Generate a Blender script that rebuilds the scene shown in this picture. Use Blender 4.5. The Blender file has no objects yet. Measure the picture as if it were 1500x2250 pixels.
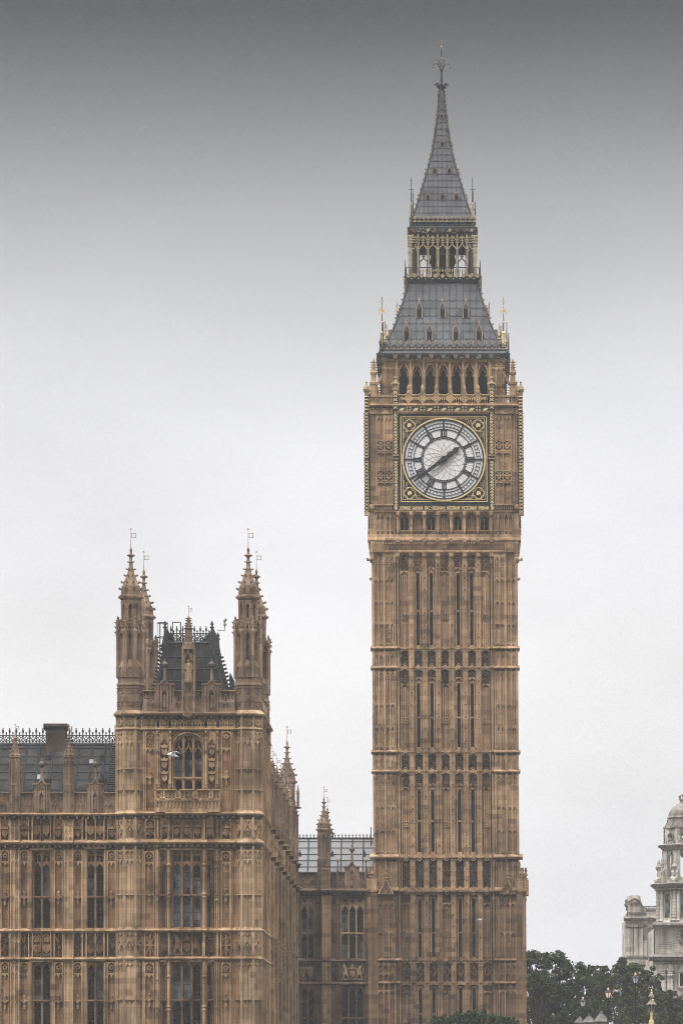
import bpy, math, random
from math import sin, cos, pi, radians, sqrt, atan2

scene = bpy.context.scene
COL = scene.collection

# ------------------------------------------------------------------ camera
# camera stands on the far bank, looks straight at the river front (Y away from it),
# with the rising front of a shift lens: pixel (PX, HY) of the 1500x2250 frame is the vanishing point
FO, PX, HY, ZC = 8352.0, 998.0, 2396.0, 7.93
cam_data = bpy.data.cameras.new('camera')
cam = bpy.data.objects.new('camera', cam_data)
COL.objects.link(cam)
cam.location = (0, 0, ZC)
cam.rotation_euler = (radians(90), 0, 0)
cam_data.sensor_fit = 'VERTICAL'
cam_data.sensor_height = 36.0
cam_data.lens = FO / 2250.0 * 36.0
cam_data.shift_x = (750 - PX) / 2250.0
cam_data.shift_y = (HY - 1125) / 2250.0
cam_data.clip_start = 1.0
cam_data.clip_end = 20000
scene.camera = cam
scene.render.resolution_x, scene.render.resolution_y = 682, 1024

# ------------------------------------------------------------------ sky, sun, exposure
SUN_EL, SUN_AZ = radians(56), radians(214)      # azimuth clockwise from +Y
world = bpy.data.worlds.new('World')
scene.world = world
world.use_nodes = True
wn, wl = world.node_tree.nodes, world.node_tree.links
wn.clear()
out = wn.new('ShaderNodeOutputWorld')
sky = wn.new('ShaderNodeTexSky')
sky.sky_type = 'NISHITA'
sky.sun_disc = False
sky.sun_elevation = SUN_EL
sky.sun_rotation = SUN_AZ
sky.air_density = 1.0
sky.dust_density = 4.0
bg_sky = wn.new('ShaderNodeBackground')
bg_sky.inputs[1].default_value = 0.10
wl.new(sky.outputs[0], bg_sky.inputs[0])
# the cloud cover: pale near the horizon, one dark bank of cloud, bright overcast above it
tc = wn.new('ShaderNodeTexCoord')
sep = wn.new('ShaderNodeSeparateXYZ')
wl.new(tc.outputs['Generated'], sep.inputs[0])
mp = wn.new('ShaderNodeMapping')
mp.inputs['Scale'].default_value = (5.0, 5.0, 10.0)
wl.new(tc.outputs['Generated'], mp.inputs[0])
nz = wn.new('ShaderNodeTexNoise')
nz.inputs['Scale'].default_value = 1.6
nz.inputs['Detail'].default_value = 5.0
nz.inputs['Roughness'].default_value = 0.5
wl.new(mp.outputs[0], nz.inputs[0])
wob = wn.new('ShaderNodeMath'); wob.operation = 'MULTIPLY_ADD'
wob.inputs[1].default_value = 0.022
wl.new(nz.outputs[0], wob.inputs[0])
wl.new(sep.outputs[2], wob.inputs[2])
ramp = wn.new('ShaderNodeValToRGB')
cr = ramp.color_ramp
cr.interpolation = 'B_SPLINE'
def srgb(r, g, b, k=1.0):
    f = lambda c: k * ((c / 255.0 / 12.92) if c <= 10 else ((c / 255.0 + 0.055) / 1.055) ** 2.4)
    return (f(r), f(g), f(b), 1)
SKY_STOPS = [(0.000, srgb(226, 225, 231)), (0.030, srgb(247, 246, 253)), (0.060, srgb(252, 251, 258)),
             (0.100, srgb(256, 255, 260)), (0.145, srgb(255, 254, 258)), (0.178, srgb(243, 243, 248)),
             (0.205, srgb(222, 222, 224)), (0.232, srgb(192, 192, 193)), (0.256, srgb(144, 144, 145)),
             (0.285, srgb(70, 70, 71)), (0.315, srgb(46, 46, 46)), (0.400, srgb(245, 245, 245, 0.8)),
             (0.540, srgb(255, 255, 255, 1.0)), (1.000, srgb(253, 253, 255, 1.0))]
while len(cr.elements) < len(SKY_STOPS):
    cr.elements.new(0.5)
for e, (p, c) in zip(cr.elements, SKY_STOPS):
    e.position = p; e.color = c
wl.new(wob.outputs[0], ramp.inputs[0])
# overcast overhead is brighter than the horizon
gain = wn.new('ShaderNodeMapRange')
gain.inputs['From Min'].default_value = 0.33; gain.inputs['From Max'].default_value = 0.75
gain.inputs['To Min'].default_value = 1.0; gain.inputs['To Max'].default_value = 3.1
wl.new(sep.outputs[2], gain.inputs[0])
# soft mottling of the cloud base
mot = wn.new('ShaderNodeMapRange')
mot.inputs['From Min'].default_value = 0.3; mot.inputs['From Max'].default_value = 0.7
mot.inputs['To Min'].default_value = 0.86; mot.inputs['To Max'].default_value = 1.10
wl.new(nz.outputs[0], mot.inputs[0])
mm = wn.new('ShaderNodeMath'); mm.operation = 'MULTIPLY'
wl.new(gain.outputs[0], mm.inputs[0]); wl.new(mot.outputs[0], mm.inputs[1])
# low sky behind the viewer dimmed, added to darken recesses and window glass
beh = wn.new('ShaderNodeMapRange'); beh.interpolation_type = 'SMOOTHSTEP'
beh.inputs['From Min'].default_value = 0.25; beh.inputs['From Max'].default_value = -0.35
beh.inputs['To Min'].default_value = 0.0; beh.inputs['To Max'].default_value = 0.84
wl.new(sep.outputs[1], beh.inputs[0])
lowm = wn.new('ShaderNodeMapRange'); lowm.interpolation_type = 'SMOOTHSTEP'
lowm.inputs['From Min'].default_value = 0.70; lowm.inputs['From Max'].default_value = 0.30
lowm.inputs['To Min'].default_value = 0.0; lowm.inputs['To Max'].default_value = 1.0
wl.new(sep.outputs[2], lowm.inputs[0])
dk_ = wn.new('ShaderNodeMath'); dk_.operation = 'MULTIPLY'
wl.new(beh.outputs[0], dk_.inputs[0]); wl.new(lowm.outputs[0], dk_.inputs[1])
inv = wn.new('ShaderNodeMath'); inv.operation = 'SUBTRACT'; inv.inputs[0].default_value = 1.0
wl.new(dk_.outputs[0], inv.inputs[1])
m2 = wn.new('ShaderNodeMath'); m2.operation = 'MULTIPLY'
wl.new(mm.outputs[0], m2.inputs[0]); wl.new(inv.outputs[0], m2.inputs[1])
bg_cl = wn.new('ShaderNodeBackground')
wl.new(ramp.outputs[0], bg_cl.inputs[0])
wl.new(m2.outputs[0], bg_cl.inputs[1])
mix = wn.new('ShaderNodeMixShader')
mix.inputs[0].default_value = 0.95
wl.new(bg_sky.outputs[0], mix.inputs[1]); wl.new(bg_cl.outputs[0], mix.inputs[2])
wl.new(mix.outputs[0], out.inputs['Surface'])

sun_d = bpy.data.lights.new('sun', 'SUN')
sun_d.energy = 1.5
sun_d.angle = radians(10)
sun_d.color = (1.0, 0.955, 0.89)
sun = bpy.data.objects.new('sun', sun_d)
COL.objects.link(sun)
sun.location = (-60, -60, 150)
# lamp shines along -Z; aim it from azimuth/elevation
sun.rotation_euler = (pi / 2 - SUN_EL, 0, pi - SUN_AZ)

HAZE = 0.00027
scene.view_settings.view_transform = 'Standard'
scene.view_settings.look = 'None'
scene.view_settings.exposure = 0.0
scene.view_settings.gamma = 1.0
scene.cycles.use_denoising = True
scene.cycles.denoising_prefilter = 'NONE'
scene.cycles.denoising_quality = 'HIGH'
scene.cycles.use_adaptive_sampling = False
scene.cycles.filter_width = 1.0
scene.cycles.max_bounces = 6
scene.cycles.diffuse_bounces = 3
scene.cycles.glossy_bounces = 2
scene.cycles.volume_bounces = 0
scene.cycles.transmission_bounces = 2
scene.cycles.sample_clamp_indirect = 4.0
scene.render.film_transparent = False

# ------------------------------------------------------------------ materials
def new_mat(name):
    m = bpy.data.materials.new(name)
    m.use_nodes = True
    nt = m.node_tree
    b = nt.nodes['Principled BSDF']
    return m, nt.nodes, nt.links, b

def plain(name, col, rough=0.7, metal=0.0, var=0.0, scale=3.0, spec=0.4):
    m, n, l, b = new_mat(name)
    b.inputs['Roughness'].default_value = rough
    b.inputs['Metallic'].default_value = metal
    b.inputs['Specular IOR Level'].default_value = spec
    if var:
        g = n.new('ShaderNodeNewGeometry')
        t = n.new('ShaderNodeTexNoise'); t.inputs['Scale'].default_value = scale
        t.inputs['Detail'].default_value = 4
        l.new(g.outputs['Position'], t.inputs[0])
        r = n.new('ShaderNodeValToRGB')
        r.color_ramp.elements[0].position = 0.3; r.color_ramp.elements[1].position = 0.7
        r.color_ramp.elements[0].color = tuple(c * (1 - var) for c in col[:3]) + (1,)
        r.color_ramp.elements[1].color = tuple(min(1, c * (1 + var)) for c in col[:3]) + (1,)
        l.new(t.outputs[0], r.inputs[0]); l.new(r.outputs[0], b.inputs['Base Color'])
    else:
        b.inputs['Base Color'].default_value = tuple(col[:3]) + (1,)
    return m

def stone(name, c1, c2, c3, stain=0.55, row=0.40, width=0.74, streak=0.5, seed=0.0, mortar=0.80):
    """weathered ashlar: each block its own tone, large patches, rain streaks"""
    m, n, l, b = new_mat(name)
    b.inputs['Roughness'].default_value = 0.9
    b.inputs['Specular IOR Level'].default_value = 0.15
    g = n.new('ShaderNodeNewGeometry')
    s = n.new('ShaderNodeSeparateXYZ'); l.new(g.outputs['Position'], s.inputs[0])
    a = n.new('ShaderNodeMath'); a.operation = 'MULTIPLY_ADD'; a.inputs[1].default_value = 0.97
    l.new(s.outputs[1], a.inputs[0]); l.new(s.outputs[0], a.inputs[2])
    c = n.new('ShaderNodeCombineXYZ'); l.new(a.outputs[0], c.inputs[0]); l.new(s.outputs[2], c.inputs[1])
    br = n.new('ShaderNodeTexBrick')
    br.inputs['Color1'].default_value = (0, 0, 0, 1); br.inputs['Color2'].default_value = (1, 1, 1, 1)
    br.inputs['Mortar'].default_value = (0.5, 0.5, 0.5, 1)
    br.inputs['Scale'].default_value = 1.0
    br.inputs['Mortar Size'].default_value = 0.012
    br.inputs['Brick Width'].default_value = width
    br.inputs['Row Height'].default_value = row
    br.inputs['Bias'].default_value = 0.0
    br.squash = 0.8; br.squash_frequency = 3
    l.new(c.outputs[0], br.inputs['Vector'])
    # block tone -> c1..c2 with a few odd grey-brown blocks
    r = n.new('ShaderNodeValToRGB'); e = r.color_ramp.elements
    e[0].position = 0.0; e[0].color = tuple(c3) + (1,)
    e[1].position = 1.0; e[1].color = tuple(c2) + (1,)
    x = e.new(0.05); x.color = tuple(c3) + (1,)
    x = e.new(0.16); x.color = tuple(c1) + (1,)
    x = e.new(0.62); x.color = tuple((p + q) / 2 for p, q in zip(c1, c2)) + (1,)
    l.new(br.outputs['Color'], r.inputs[0])
    big = n.new('ShaderNodeTexNoise'); big.inputs['Scale'].default_value = 0.35
    big.inputs['Detail'].default_value = 5; big.inputs['Roughness'].default_value = 0.62
    off = n.new('ShaderNodeVectorMath'); off.inputs[1].default_value = (seed, seed * 1.7, seed * .3)
    l.new(g.outputs['Position'], off.inputs[0]); l.new(off.outputs[0], big.inputs[0])
    mp = n.new('ShaderNodeMapping'); mp.inputs['Scale'].default_value = (2.6, 2.6, 0.13)
    l.new(off.outputs[0], mp.inputs[0])
    st = n.new('ShaderNodeTexNoise'); st.inputs['Scale'].default_value = 1.0; st.inputs['Detail'].default_value = 6
    st.inputs['Roughness'].default_value = 0.65
    l.new(mp.outputs[0], st.inputs[0])
    def mul(prev, src, lo, hi, d, bright=(1.08, 1.06, 1.02)):
        q = n.new('ShaderNodeValToRGB')
        q.color_ramp.elements[0].position = lo; q.color_ramp.elements[1].position = hi
        q.color_ramp.elements[0].color = (1 - d, 1 - d * 1.05, 1 - d * 1.1, 1)
        q.color_ramp.elements[1].color = bright + (1,)
        l.new(src, q.inputs[0])
        mx = n.new('ShaderNodeMix'); mx.data_type = 'RGBA'; mx.blend_type = 'MULTIPLY'
        mx.inputs['Factor'].default_value = 1.0
        l.new(prev, mx.inputs[6]); l.new(q.outputs[0], mx.inputs[7])
        return mx.outputs[2]
    o = mul(r.outputs[0], big.outputs[0], 0.34, 0.58, stain)
    o = mul(o, st.outputs[0], 0.36, 0.58, streak)
    mo = n.new('ShaderNodeMix'); mo.data_type = 'RGBA'; mo.blend_type = 'MULTIPLY'
    l.new(br.outputs['Fac'], mo.inputs['Factor'])
    l.new(o, mo.inputs[6]); mo.inputs[7].default_value = (mortar, mortar * .97, mortar * .93, 1)
    l.new(mo.outputs[2], b.inputs['Base Color'])
    fn = n.new('ShaderNodeTexNoise'); fn.inputs['Scale'].default_value = 6; fn.inputs['Detail'].default_value = 5
    l.new(g.outputs['Position'], fn.inputs[0])
    bp = n.new('ShaderNodeBump'); bp.inputs['Strength'].default_value = 0.35; bp.inputs['Distance'].default_value = 0.06
    l.new(fn.outputs[0], bp.inputs['Height']); l.new(bp.outputs[0], b.inputs['Normal'])
    return m

M = {}
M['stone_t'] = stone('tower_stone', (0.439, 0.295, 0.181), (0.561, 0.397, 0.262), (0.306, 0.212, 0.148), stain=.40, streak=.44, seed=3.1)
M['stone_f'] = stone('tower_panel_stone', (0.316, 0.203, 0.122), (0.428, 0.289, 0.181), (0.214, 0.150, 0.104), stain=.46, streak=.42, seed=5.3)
M['stone_h'] = stone('tower_base_dressing', (0.306, 0.203, 0.126), (0.408, 0.280, 0.181), (0.204, 0.143, 0.099), stain=.46, streak=.42, seed=4.4)  # ribs of the base, darkened to include the shade at the foot
M['stone_e'] = stone('tower_base_stone', (0.189, 0.119, 0.073), (0.265, 0.172, 0.110), (0.133, 0.090, 0.062), stain=.40, streak=.45, seed=6.1)  # sootier base stone, with shade at the tower foot put into the colour
M['stone_b'] = stone('brown_stone', (0.255, 0.152, 0.088), (0.342, 0.218, 0.134), (0.173, 0.112, 0.074), stain=.46, streak=.48, seed=7.7)
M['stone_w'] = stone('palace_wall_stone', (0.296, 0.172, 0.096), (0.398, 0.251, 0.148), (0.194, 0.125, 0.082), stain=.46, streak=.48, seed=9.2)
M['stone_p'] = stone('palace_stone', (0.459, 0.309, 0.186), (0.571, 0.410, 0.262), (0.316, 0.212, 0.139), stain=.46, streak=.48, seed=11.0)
M['stone_c'] = stone('clean_stone', (0.479, 0.339, 0.218), (0.592, 0.439, 0.295), (0.357, 0.251, 0.166), stain=.46, streak=.42, seed=15.0)
M['stone_g'] = stone('grey_weathered_stone', (0.286, 0.204, 0.150), (0.377, 0.277, 0.207), (0.204, 0.151, 0.114), stain=.42, streak=.45, seed=19.0)
M['stone_l'] = stone('dark_link_stone', (0.163, 0.100, 0.065), (0.235, 0.152, 0.099), (0.107, 0.073, 0.050), stain=.4, streak=.45, seed=23.0)  # darker brown stone of the link building wall
M['stone_k'] = stone('dark_parapet_stone', (0.199, 0.142, 0.103), (0.265, 0.193, 0.143), (0.138, 0.098, 0.077), stain=.4, streak=.4, seed=25.0)  # darker grey-brown stone of the link parapet and cornices
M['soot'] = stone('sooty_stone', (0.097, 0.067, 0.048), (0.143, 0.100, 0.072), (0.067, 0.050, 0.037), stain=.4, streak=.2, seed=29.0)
M['grime_shadow'] = stone('crust_shadow_stone', (0.043, 0.032, 0.028), (0.065, 0.050, 0.039), (0.031, 0.025, 0.021), stain=.4, streak=.2, seed=33.0)  # soot crust, plus the shadow line under string courses put into its colour
M['stone_d'] = stone('dark_cornice_stone', (0.204, 0.140, 0.094), (0.286, 0.198, 0.134), (0.143, 0.097, 0.067), stain=.4, streak=.3, seed=41.0)
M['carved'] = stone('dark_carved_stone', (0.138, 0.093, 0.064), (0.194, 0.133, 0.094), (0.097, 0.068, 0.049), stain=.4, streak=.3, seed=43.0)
M['flue'] = stone('grey_flue_stone', (0.087, 0.068, 0.055), (0.122, 0.097, 0.080), (0.061, 0.050, 0.041), stain=.4, streak=.3, seed=45.0)
M['portland'] = stone('white_portland_stone', (.64, .615, .59), (.74, .72, .695), (.43, .41, .39), stain=.42, streak=.5, row=.55, width=1.3, seed=31.0, mortar=.72)
M['portland_d'] = stone('grey_portland_stone', (.27, .255, .24), (.36, .34, .32), (.20, .19, .18), stain=.45, streak=.5, row=.55, width=1.3, seed=37.0)
M['gold'] = plain('gilding', (.80, .60, .30), .45, .05, .2, 4.0)
M['gold_pale'] = plain('pale_gilding', (.43, .335, .215), .5, .05, .3, 3.0)
M['gold_dim'] = plain('dulled_gilding', (.29, .23, .145), .55, .1, .4, 3.0)
M['black'] = plain('black_paint', (.022, .024, .026), .45, 0, .2, 2.0)
M['green'] = plain('green_paint', (.04, .085, .065), .5, 0, .2)
M['red'] = plain('red_paint', (.14, .06, .045), .5, 0, .2)
M['iron'] = plain('cast_iron_tile', (.122, .125, .136), .7, 0, .32, .8, .2)
M['iron_m'] = plain('iron_rib', (.072, .074, .081), .7, 0, .25, 1.5, .2)
M['iron_d'] = plain('dark_iron', (.042, .043, .045), .6, 0, .25, 1.5, .25)
M['slate'] = plain('dark_iron_roof', (.028, .028, .028), .8, 0, .5, .9, .12)
M['lead'] = plain('pale_lead_roof', (.30, .30, .31), .7, 0, .12, .6)
M['opal'] = plain('opal_glass', (.83, .83, .85), .35, 0, .06, 1.2)
M['gloom'] = plain('dark_interior', (.012, .012, .013), .9)
M['white'] = plain('white_feather', (.86, .86, .85), .8)
M['beak'] = plain('yellow_beak', (.6, .35, .05), .5)
M['grey_f'] = plain('grey_feather', (.42, .43, .45), .8)
M['tar'] = plain('asphalt', (.05, .05, .052), .9, 0, .2, 1.0)
M['soil'] = plain('ground_soil', (.10, .095, .08), .95, 0, .3, .5)

def rusty(name, c, rust):
    m, n, l, b = new_mat(name)
    b.inputs['Roughness'].default_value = .85; b.inputs['Specular IOR Level'].default_value = .12
    g = n.new('ShaderNodeNewGeometry')
    t = n.new('ShaderNodeTexNoise'); t.inputs['Scale'].default_value = .9; t.inputs['Detail'].default_value = 7
    t.inputs['Roughness'].default_value = .7
    l.new(g.outputs['Position'], t.inputs[0])
    r = n.new('ShaderNodeValToRGB'); e = r.color_ramp.elements
    e[0].position = .32; e[0].color = tuple(x * .45 for x in c) + (1,)
    e[1].position = .72; e[1].color = tuple(rust) + (1,)
    x = e.new(.5); x.color = tuple(c) + (1,)
    x = e.new(.62); x.color = tuple(v * 1.5 for v in c) + (1,)
    l.new(t.outputs[0], r.inputs[0]); l.new(r.outputs[0], b.inputs['Base Color'])
    return m
M['roof_w'] = rusty('weathered_iron_roof', (.046, .045, .044), (.11, .070, .050))

def glass(name, base, rough, var):
    m, n, l, b = new_mat(name)
    b.inputs['Roughness'].default_value = rough
    b.inputs['Specular IOR Level'].default_value = .5
    g = n.new('ShaderNodeNewGeometry')
    t = n.new('ShaderNodeTexNoise'); t.inputs['Scale'].default_value = 1.3; t.inputs['Detail'].default_value = 3
    l.new(g.outputs['Position'], t.inputs[0])
    r = n.new('ShaderNodeValToRGB'); e = r.color_ramp.elements
    e[0].position = .35; e[0].color = tuple(x * (1 - var) for x in base) + (1,)
    e[1].position = .7; e[1].color = tuple(x * (1 + var) for x in base) + (1,)
    l.new(t.outputs[0], r.inputs[0]); l.new(r.outputs[0], b.inputs['Base Color'])
    b.inputs['Specular IOR Level'].default_value = .2
    bp = n.new('ShaderNodeBump'); bp.inputs['Strength'].default_value = .10; bp.inputs['Distance'].default_value = .05
    t2 = n.new('ShaderNodeTexNoise'); t2.inputs['Scale'].default_value = 3.5
    l.new(g.outputs['Position'], t2.inputs[0]); l.new(t2.outputs[0], bp.inputs['Height'])
    l.new(bp.outputs[0], b.inputs['Normal'])
    return m
M['glass'] = glass('dark_window_glass', (.008, .0085, .009), .14, .6)
M['glass_p'] = glass('pale_window_glass', (.125, .132, .142), .2, .8)  # paler glass for some of the panes
M['glass_b'] = glass('slit_window_glass', (.034, .041, .046), .2, .4)

def leafmat(name, lo, hi):
    m, n, l, b = new_mat(name)
    b.inputs['Roughness'].default_value = .6
    b.inputs['Specular IOR Level'].default_value = .06
    g = n.new('ShaderNodeNewGeometry')
    r = n.new('ShaderNodeValToRGB')
    r.color_ramp.elements[0].color = tuple(lo) + (1,); r.color_ramp.elements[1].color = tuple(hi) + (1,)
    l.new(g.outputs['Random Per Island'], r.inputs[0]); l.new(r.outputs[0], b.inputs['Base Color'])
    return m
M['leaf_d'] = leafmat('dark_tree_leaf', (.022, .040, .013), (.115, .165, .055))
M['leaf_r'] = leafmat('olive_tree_leaf', (.028, .042, .015), (.135, .165, .060))
M['leaf_l'] = leafmat('bright_tree_leaf', (.065, .115, .036), (.15, .22, .085))
M['bark'] = plain('tree_bark', (.055, .045, .036), .9, 0, .3)

M['leaf_g'] = leafmat('mid_green_leaf', (.030, .056, .020), (.085, .125, .05))
M['pier'] = plain('weathered_pier_stone', (.17, .165, .155), .9, 0, .35, 2.5)
M['glass_gr'] = glass('greenish_lamp_glass', (.10, .14, .12), .15, .4)
def lampglow():
    m, n, l, b = new_mat('lit_lamp_glass')
    b.inputs['Base Color'].default_value = (.7, .5, .42, 1)
    b.inputs['Emission Color'].default_value = (1, .62, .42, 1); b.inputs['Emission Strength'].default_value = .55
    return m
M['lamp_on'] = lampglow()

# ------------------------------------------------------------------ mesh kit
WL = {}
def root(name, loc, label, cat, group=None):
    o = bpy.data.objects.new(name, None)
    o.empty_display_size = 1
    COL.objects.link(o)
    o.location = loc
    o['label'] = label; o['category'] = cat
    if group: o['group'] = group
    WL[o.name] = tuple(loc)
    return o

class Fr:
    """a wall plane: u to the right and v down in photo pixels at that plane, d metres outward"""
    def __init__(s, O, U, N, sc, u0, lean=0.0, zl=0.0, dv=0.0):
        s.dv = dv
        s.O, s.U, s.N, s.sc, s.u0, s.lean, s.zl = O, U, N, sc, u0, lean, zl
    def P(s, u, v, d):
        z = ZC + (HY - v - s.dv) / s.sc
        a = (u - s.u0) / s.sc
        return (s.O[0] + s.U[0] * a + s.N[0] * d + s.lean * (z - s.zl), s.O[1] + s.U[1] * a + s.N[1] * d, z)
def front(D):
    return Fr((0, D), (1, 0), (0, -1), FO / D, PX)

class MB:
    def __init__(s):
        s.v = []; s.f = []
    def add(s, pts, faces):
        b = len(s.v); s.v.extend(pts)
        s.f.extend([tuple(i + b for i in f) for f in faces])
    def box(s, fr, u0, u1, v0, v1, d0, d1):
        P = fr.P
        s.add([P(u0, v0, d0), P(u1, v0, d0), P(u1, v1, d0), P(u0, v1, d0), P(u0, v0, d1), P(u1, v0, d1), P(u1, v1, d1), P(u0, v1, d1)],
              [(4, 7, 6, 5), (0, 4, 5, 1), (3, 2, 6, 7), (0, 3, 7, 4), (1, 5, 6, 2), (0, 1, 2, 3)])
    def prism(s, fr, pts, d0, d1):
        n = len(pts)
        s.add([fr.P(u, v, d0) for u, v in pts] + [fr.P(u, v, d1) for u, v in pts],
              [tuple(range(n, 2 * n))] + [(i, (i + 1) % n, n + (i + 1) % n, n + i) for i in range(n)] + [tuple(range(n - 1, -1, -1))])
    def quad(s, fr, u0, u1, v0, v1, d):
        s.add([fr.P(u0, v0, d), fr.P(u0, v1, d), fr.P(u1, v1, d), fr.P(u1, v0, d)], [(0, 1, 2, 3)])
    def ribbon(s, fr, pts, w, d0, d1, closed=False):
        n = len(pts); L = []; R = []
        for i in range(n):
            if closed: a, b = pts[i - 1], pts[(i + 1) % n]
            else: a, b = pts[max(0, i - 1)], pts[min(n - 1, i + 1)]
            dx, dy = b[0] - a[0], b[1] - a[1]
            q = sqrt(dx * dx + dy * dy) or 1
            nx, ny = -dy / q * w / 2, dx / q * w / 2
            L.append((pts[i][0] + nx, pts[i][1] + ny)); R.append((pts[i][0] - nx, pts[i][1] - ny))
        vs = [fr.P(*p, d1) for p in L] + [fr.P(*p, d1) for p in R] + [fr.P(*p, d0) for p in L] + [fr.P(*p, d0) for p in R]
        fs = []
        for i in range(n if closed else n - 1):
            j = (i + 1) % n
            fs += [(i, j, n + j, n + i), (2 * n + i, 2 * n + j, j, i), (n + i, n + j, 3 * n + j, 3 * n + i)]
        if not closed:
            fs += [(0, n, 3 * n, 2 * n), (n - 1, 3 * n - 1, 4 * n - 1, 2 * n - 1)]
        s.add(vs, fs)
    def course(s, fr, u0, u1, prof):
        """moulding: profile [(v, d)...] pushed along u"""
        n = len(prof)
        s.add([fr.P(u0, v, d) for v, d in prof] + [fr.P(u1, v, d) for v, d in prof],
              [(i, i + 1, n + i + 1, n + i) for i in range(n - 1)] + [tuple(range(n)), tuple(range(2 * n - 1, n - 1, -1))])
    def spandrel(s, fr, u0, u1, vt, vs, arch, d0, d1):
        """plate u0..u1, vt..vs with an arched opening"""
        h = len(arch) // 2
        mid = arch[h][0]
        s.prism(fr, [(u0, vs)] + ([arch[0]] if arch[0][0] > u0 + .05 else []) + list(arch[1:h + 1]) + [(mid, vt), (u0, vt)], d0, d1)
        s.prism(fr, [(u1, vs), (u1, vt), (mid, vt)] + list(arch[h:-1]) + ([arch[-1]] if arch[-1][0] < u1 - .05 else []), d0, d1)
    def lathe(s, cx, cy, rings, n=8, rot=None, lean=0.0, zl=0.0, top=True, bottom=False):
        rot = pi / n if rot is None else rot
        b = len(s.v)
        for r, z in rings:
            for k in range(n):
                a = rot + 2 * pi * k / n
                s.v.append((cx + r * cos(a) + lean * (z - zl), cy + r * sin(a), z))
        for i in range(len(rings) - 1):
            for k in range(n):
                j = (k + 1) % n
                s.f.append((b + i * n + k, b + i * n + j, b + (i + 1) * n + j, b + (i + 1) * n + k))
        if top: s.f.append(tuple(b + (len(rings) - 1) * n + k for k in range(n)))
        if bottom: s.f.append(tuple(b + k for k in range(n - 1, -1, -1)))
    def wbox(s, c, ax, hx, hy, z0, z1):
        """upright box: centre c (x, y), unit axis ax, half sizes"""
        bx = (-ax[1], ax[0])
        q = [(c[0] + ax[0] * i * hx + bx[0] * j * hy, c[1] + ax[1] * i * hx + bx[1] * j * hy) for i, j in ((-1, -1), (1, -1), (1, 1), (-1, 1))]
        s.add([(x, y, z0) for x, y in q] + [(x, y, z1) for x, y in q],
              [(0, 1, 5, 4), (1, 2, 6, 5), (2, 3, 7, 6), (3, 0, 4, 7), (4, 5, 6, 7), (3, 2, 1, 0)])
    def crocket(s, x, y, z, dx, dy, k):
        """leaf hook growing outward and up"""
        pr = [(-.25, -.5), (.5, -.12), (1.0, -.05), (1.1, .35), (.75, .55), (.55, .25), (-.25, .35)]
        t = .28 * k
        n = len(pr)
        vs = [(x + dx * a * k - dy * t, y + dy * a * k + dx * t, z + b * k) for a, b in pr] + \
             [(x + dx * a * k + dy * t, y + dy * a * k - dx * t, z + b * k) for a, b in pr]
        s.add(vs, [tuple(range(n)), tuple(range(2 * n - 1, n - 1, -1))] + [(i, (i + 1) % n, n + (i + 1) % n, n + i) for i in range(n)])
    def tube(s, pts, r, n=5, r1=None):
        """round bar along 3D points"""
        from mathutils import Vector
        b = len(s.v); m = len(pts)
        V = [Vector(p) for p in pts]
        for i in range(m):
            t = (V[min(m - 1, i + 1)] - V[max(0, i - 1)])
            if t.length < 1e-9: t = Vector((0, 0, 1))
            t.normalize()
            a = t.cross(Vector((0, 0, 1)))
            if a.length < 1e-3: a = Vector((1, 0, 0))
            a.normalize(); c = t.cross(a)
            rr = r if r1 is None else r + (r1 - r) * i / (m - 1)
            for k in range(n):
                q = V[i] + a * (rr * cos(2 * pi * k / n)) + c * (rr * sin(2 * pi * k / n))
                s.v.append(tuple(q))
        for i in range(m - 1):
            for k in range(n):
                j = (k + 1) % n
                s.f.append((b + i * n + k, b + i * n + j, b + (i + 1) * n + j, b + (i + 1) * n + k))
        s.f.append(tuple(b + k for k in range(n))); s.f.append(tuple(b + (m - 1) * n + k for k in range(n)))
    def ball(s, c, r, n=8, m=5, sz=1.0):
        s.lathe(c[0], c[1], [(max(.001, r * sin(pi * i / m)), c[2] - r * sz * cos(pi * i / m)) for i in range(m + 1)], n)
    def build(s, name, mat, parent=None, smooth=False, kind=None, plus=()):
        mi = [0] * len(s.f)
        for k, (o_, m_) in enumerate(plus):
            s.add(o_.v, o_.f); mi += [k + 1] * len(o_.f)
        if not s.v: return None
        o = WL[parent.name] if parent and parent.name in WL else (0, 0, 0)
        me = bpy.data.meshes.new(name)
        me.from_pydata([(x - o[0], y - o[1], z - o[2]) for x, y, z in s.v], [], s.f)
        me.materials.append(M[mat] if isinstance(mat, str) else mat)
        for o_, m_ in plus: me.materials.append(M[m_])
        if plus: me.polygons.foreach_set('material_index', mi)
        if smooth:
            me.polygons.foreach_set('use_smooth', [True] * len(me.polygons))
        me.update()
        ob = bpy.data.objects.new(name, me)
        COL.objects.link(ob)
        if parent:
            ob.parent = parent
            WL[ob.name] = o
        if kind: ob['kind'] = kind
        return ob

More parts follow.
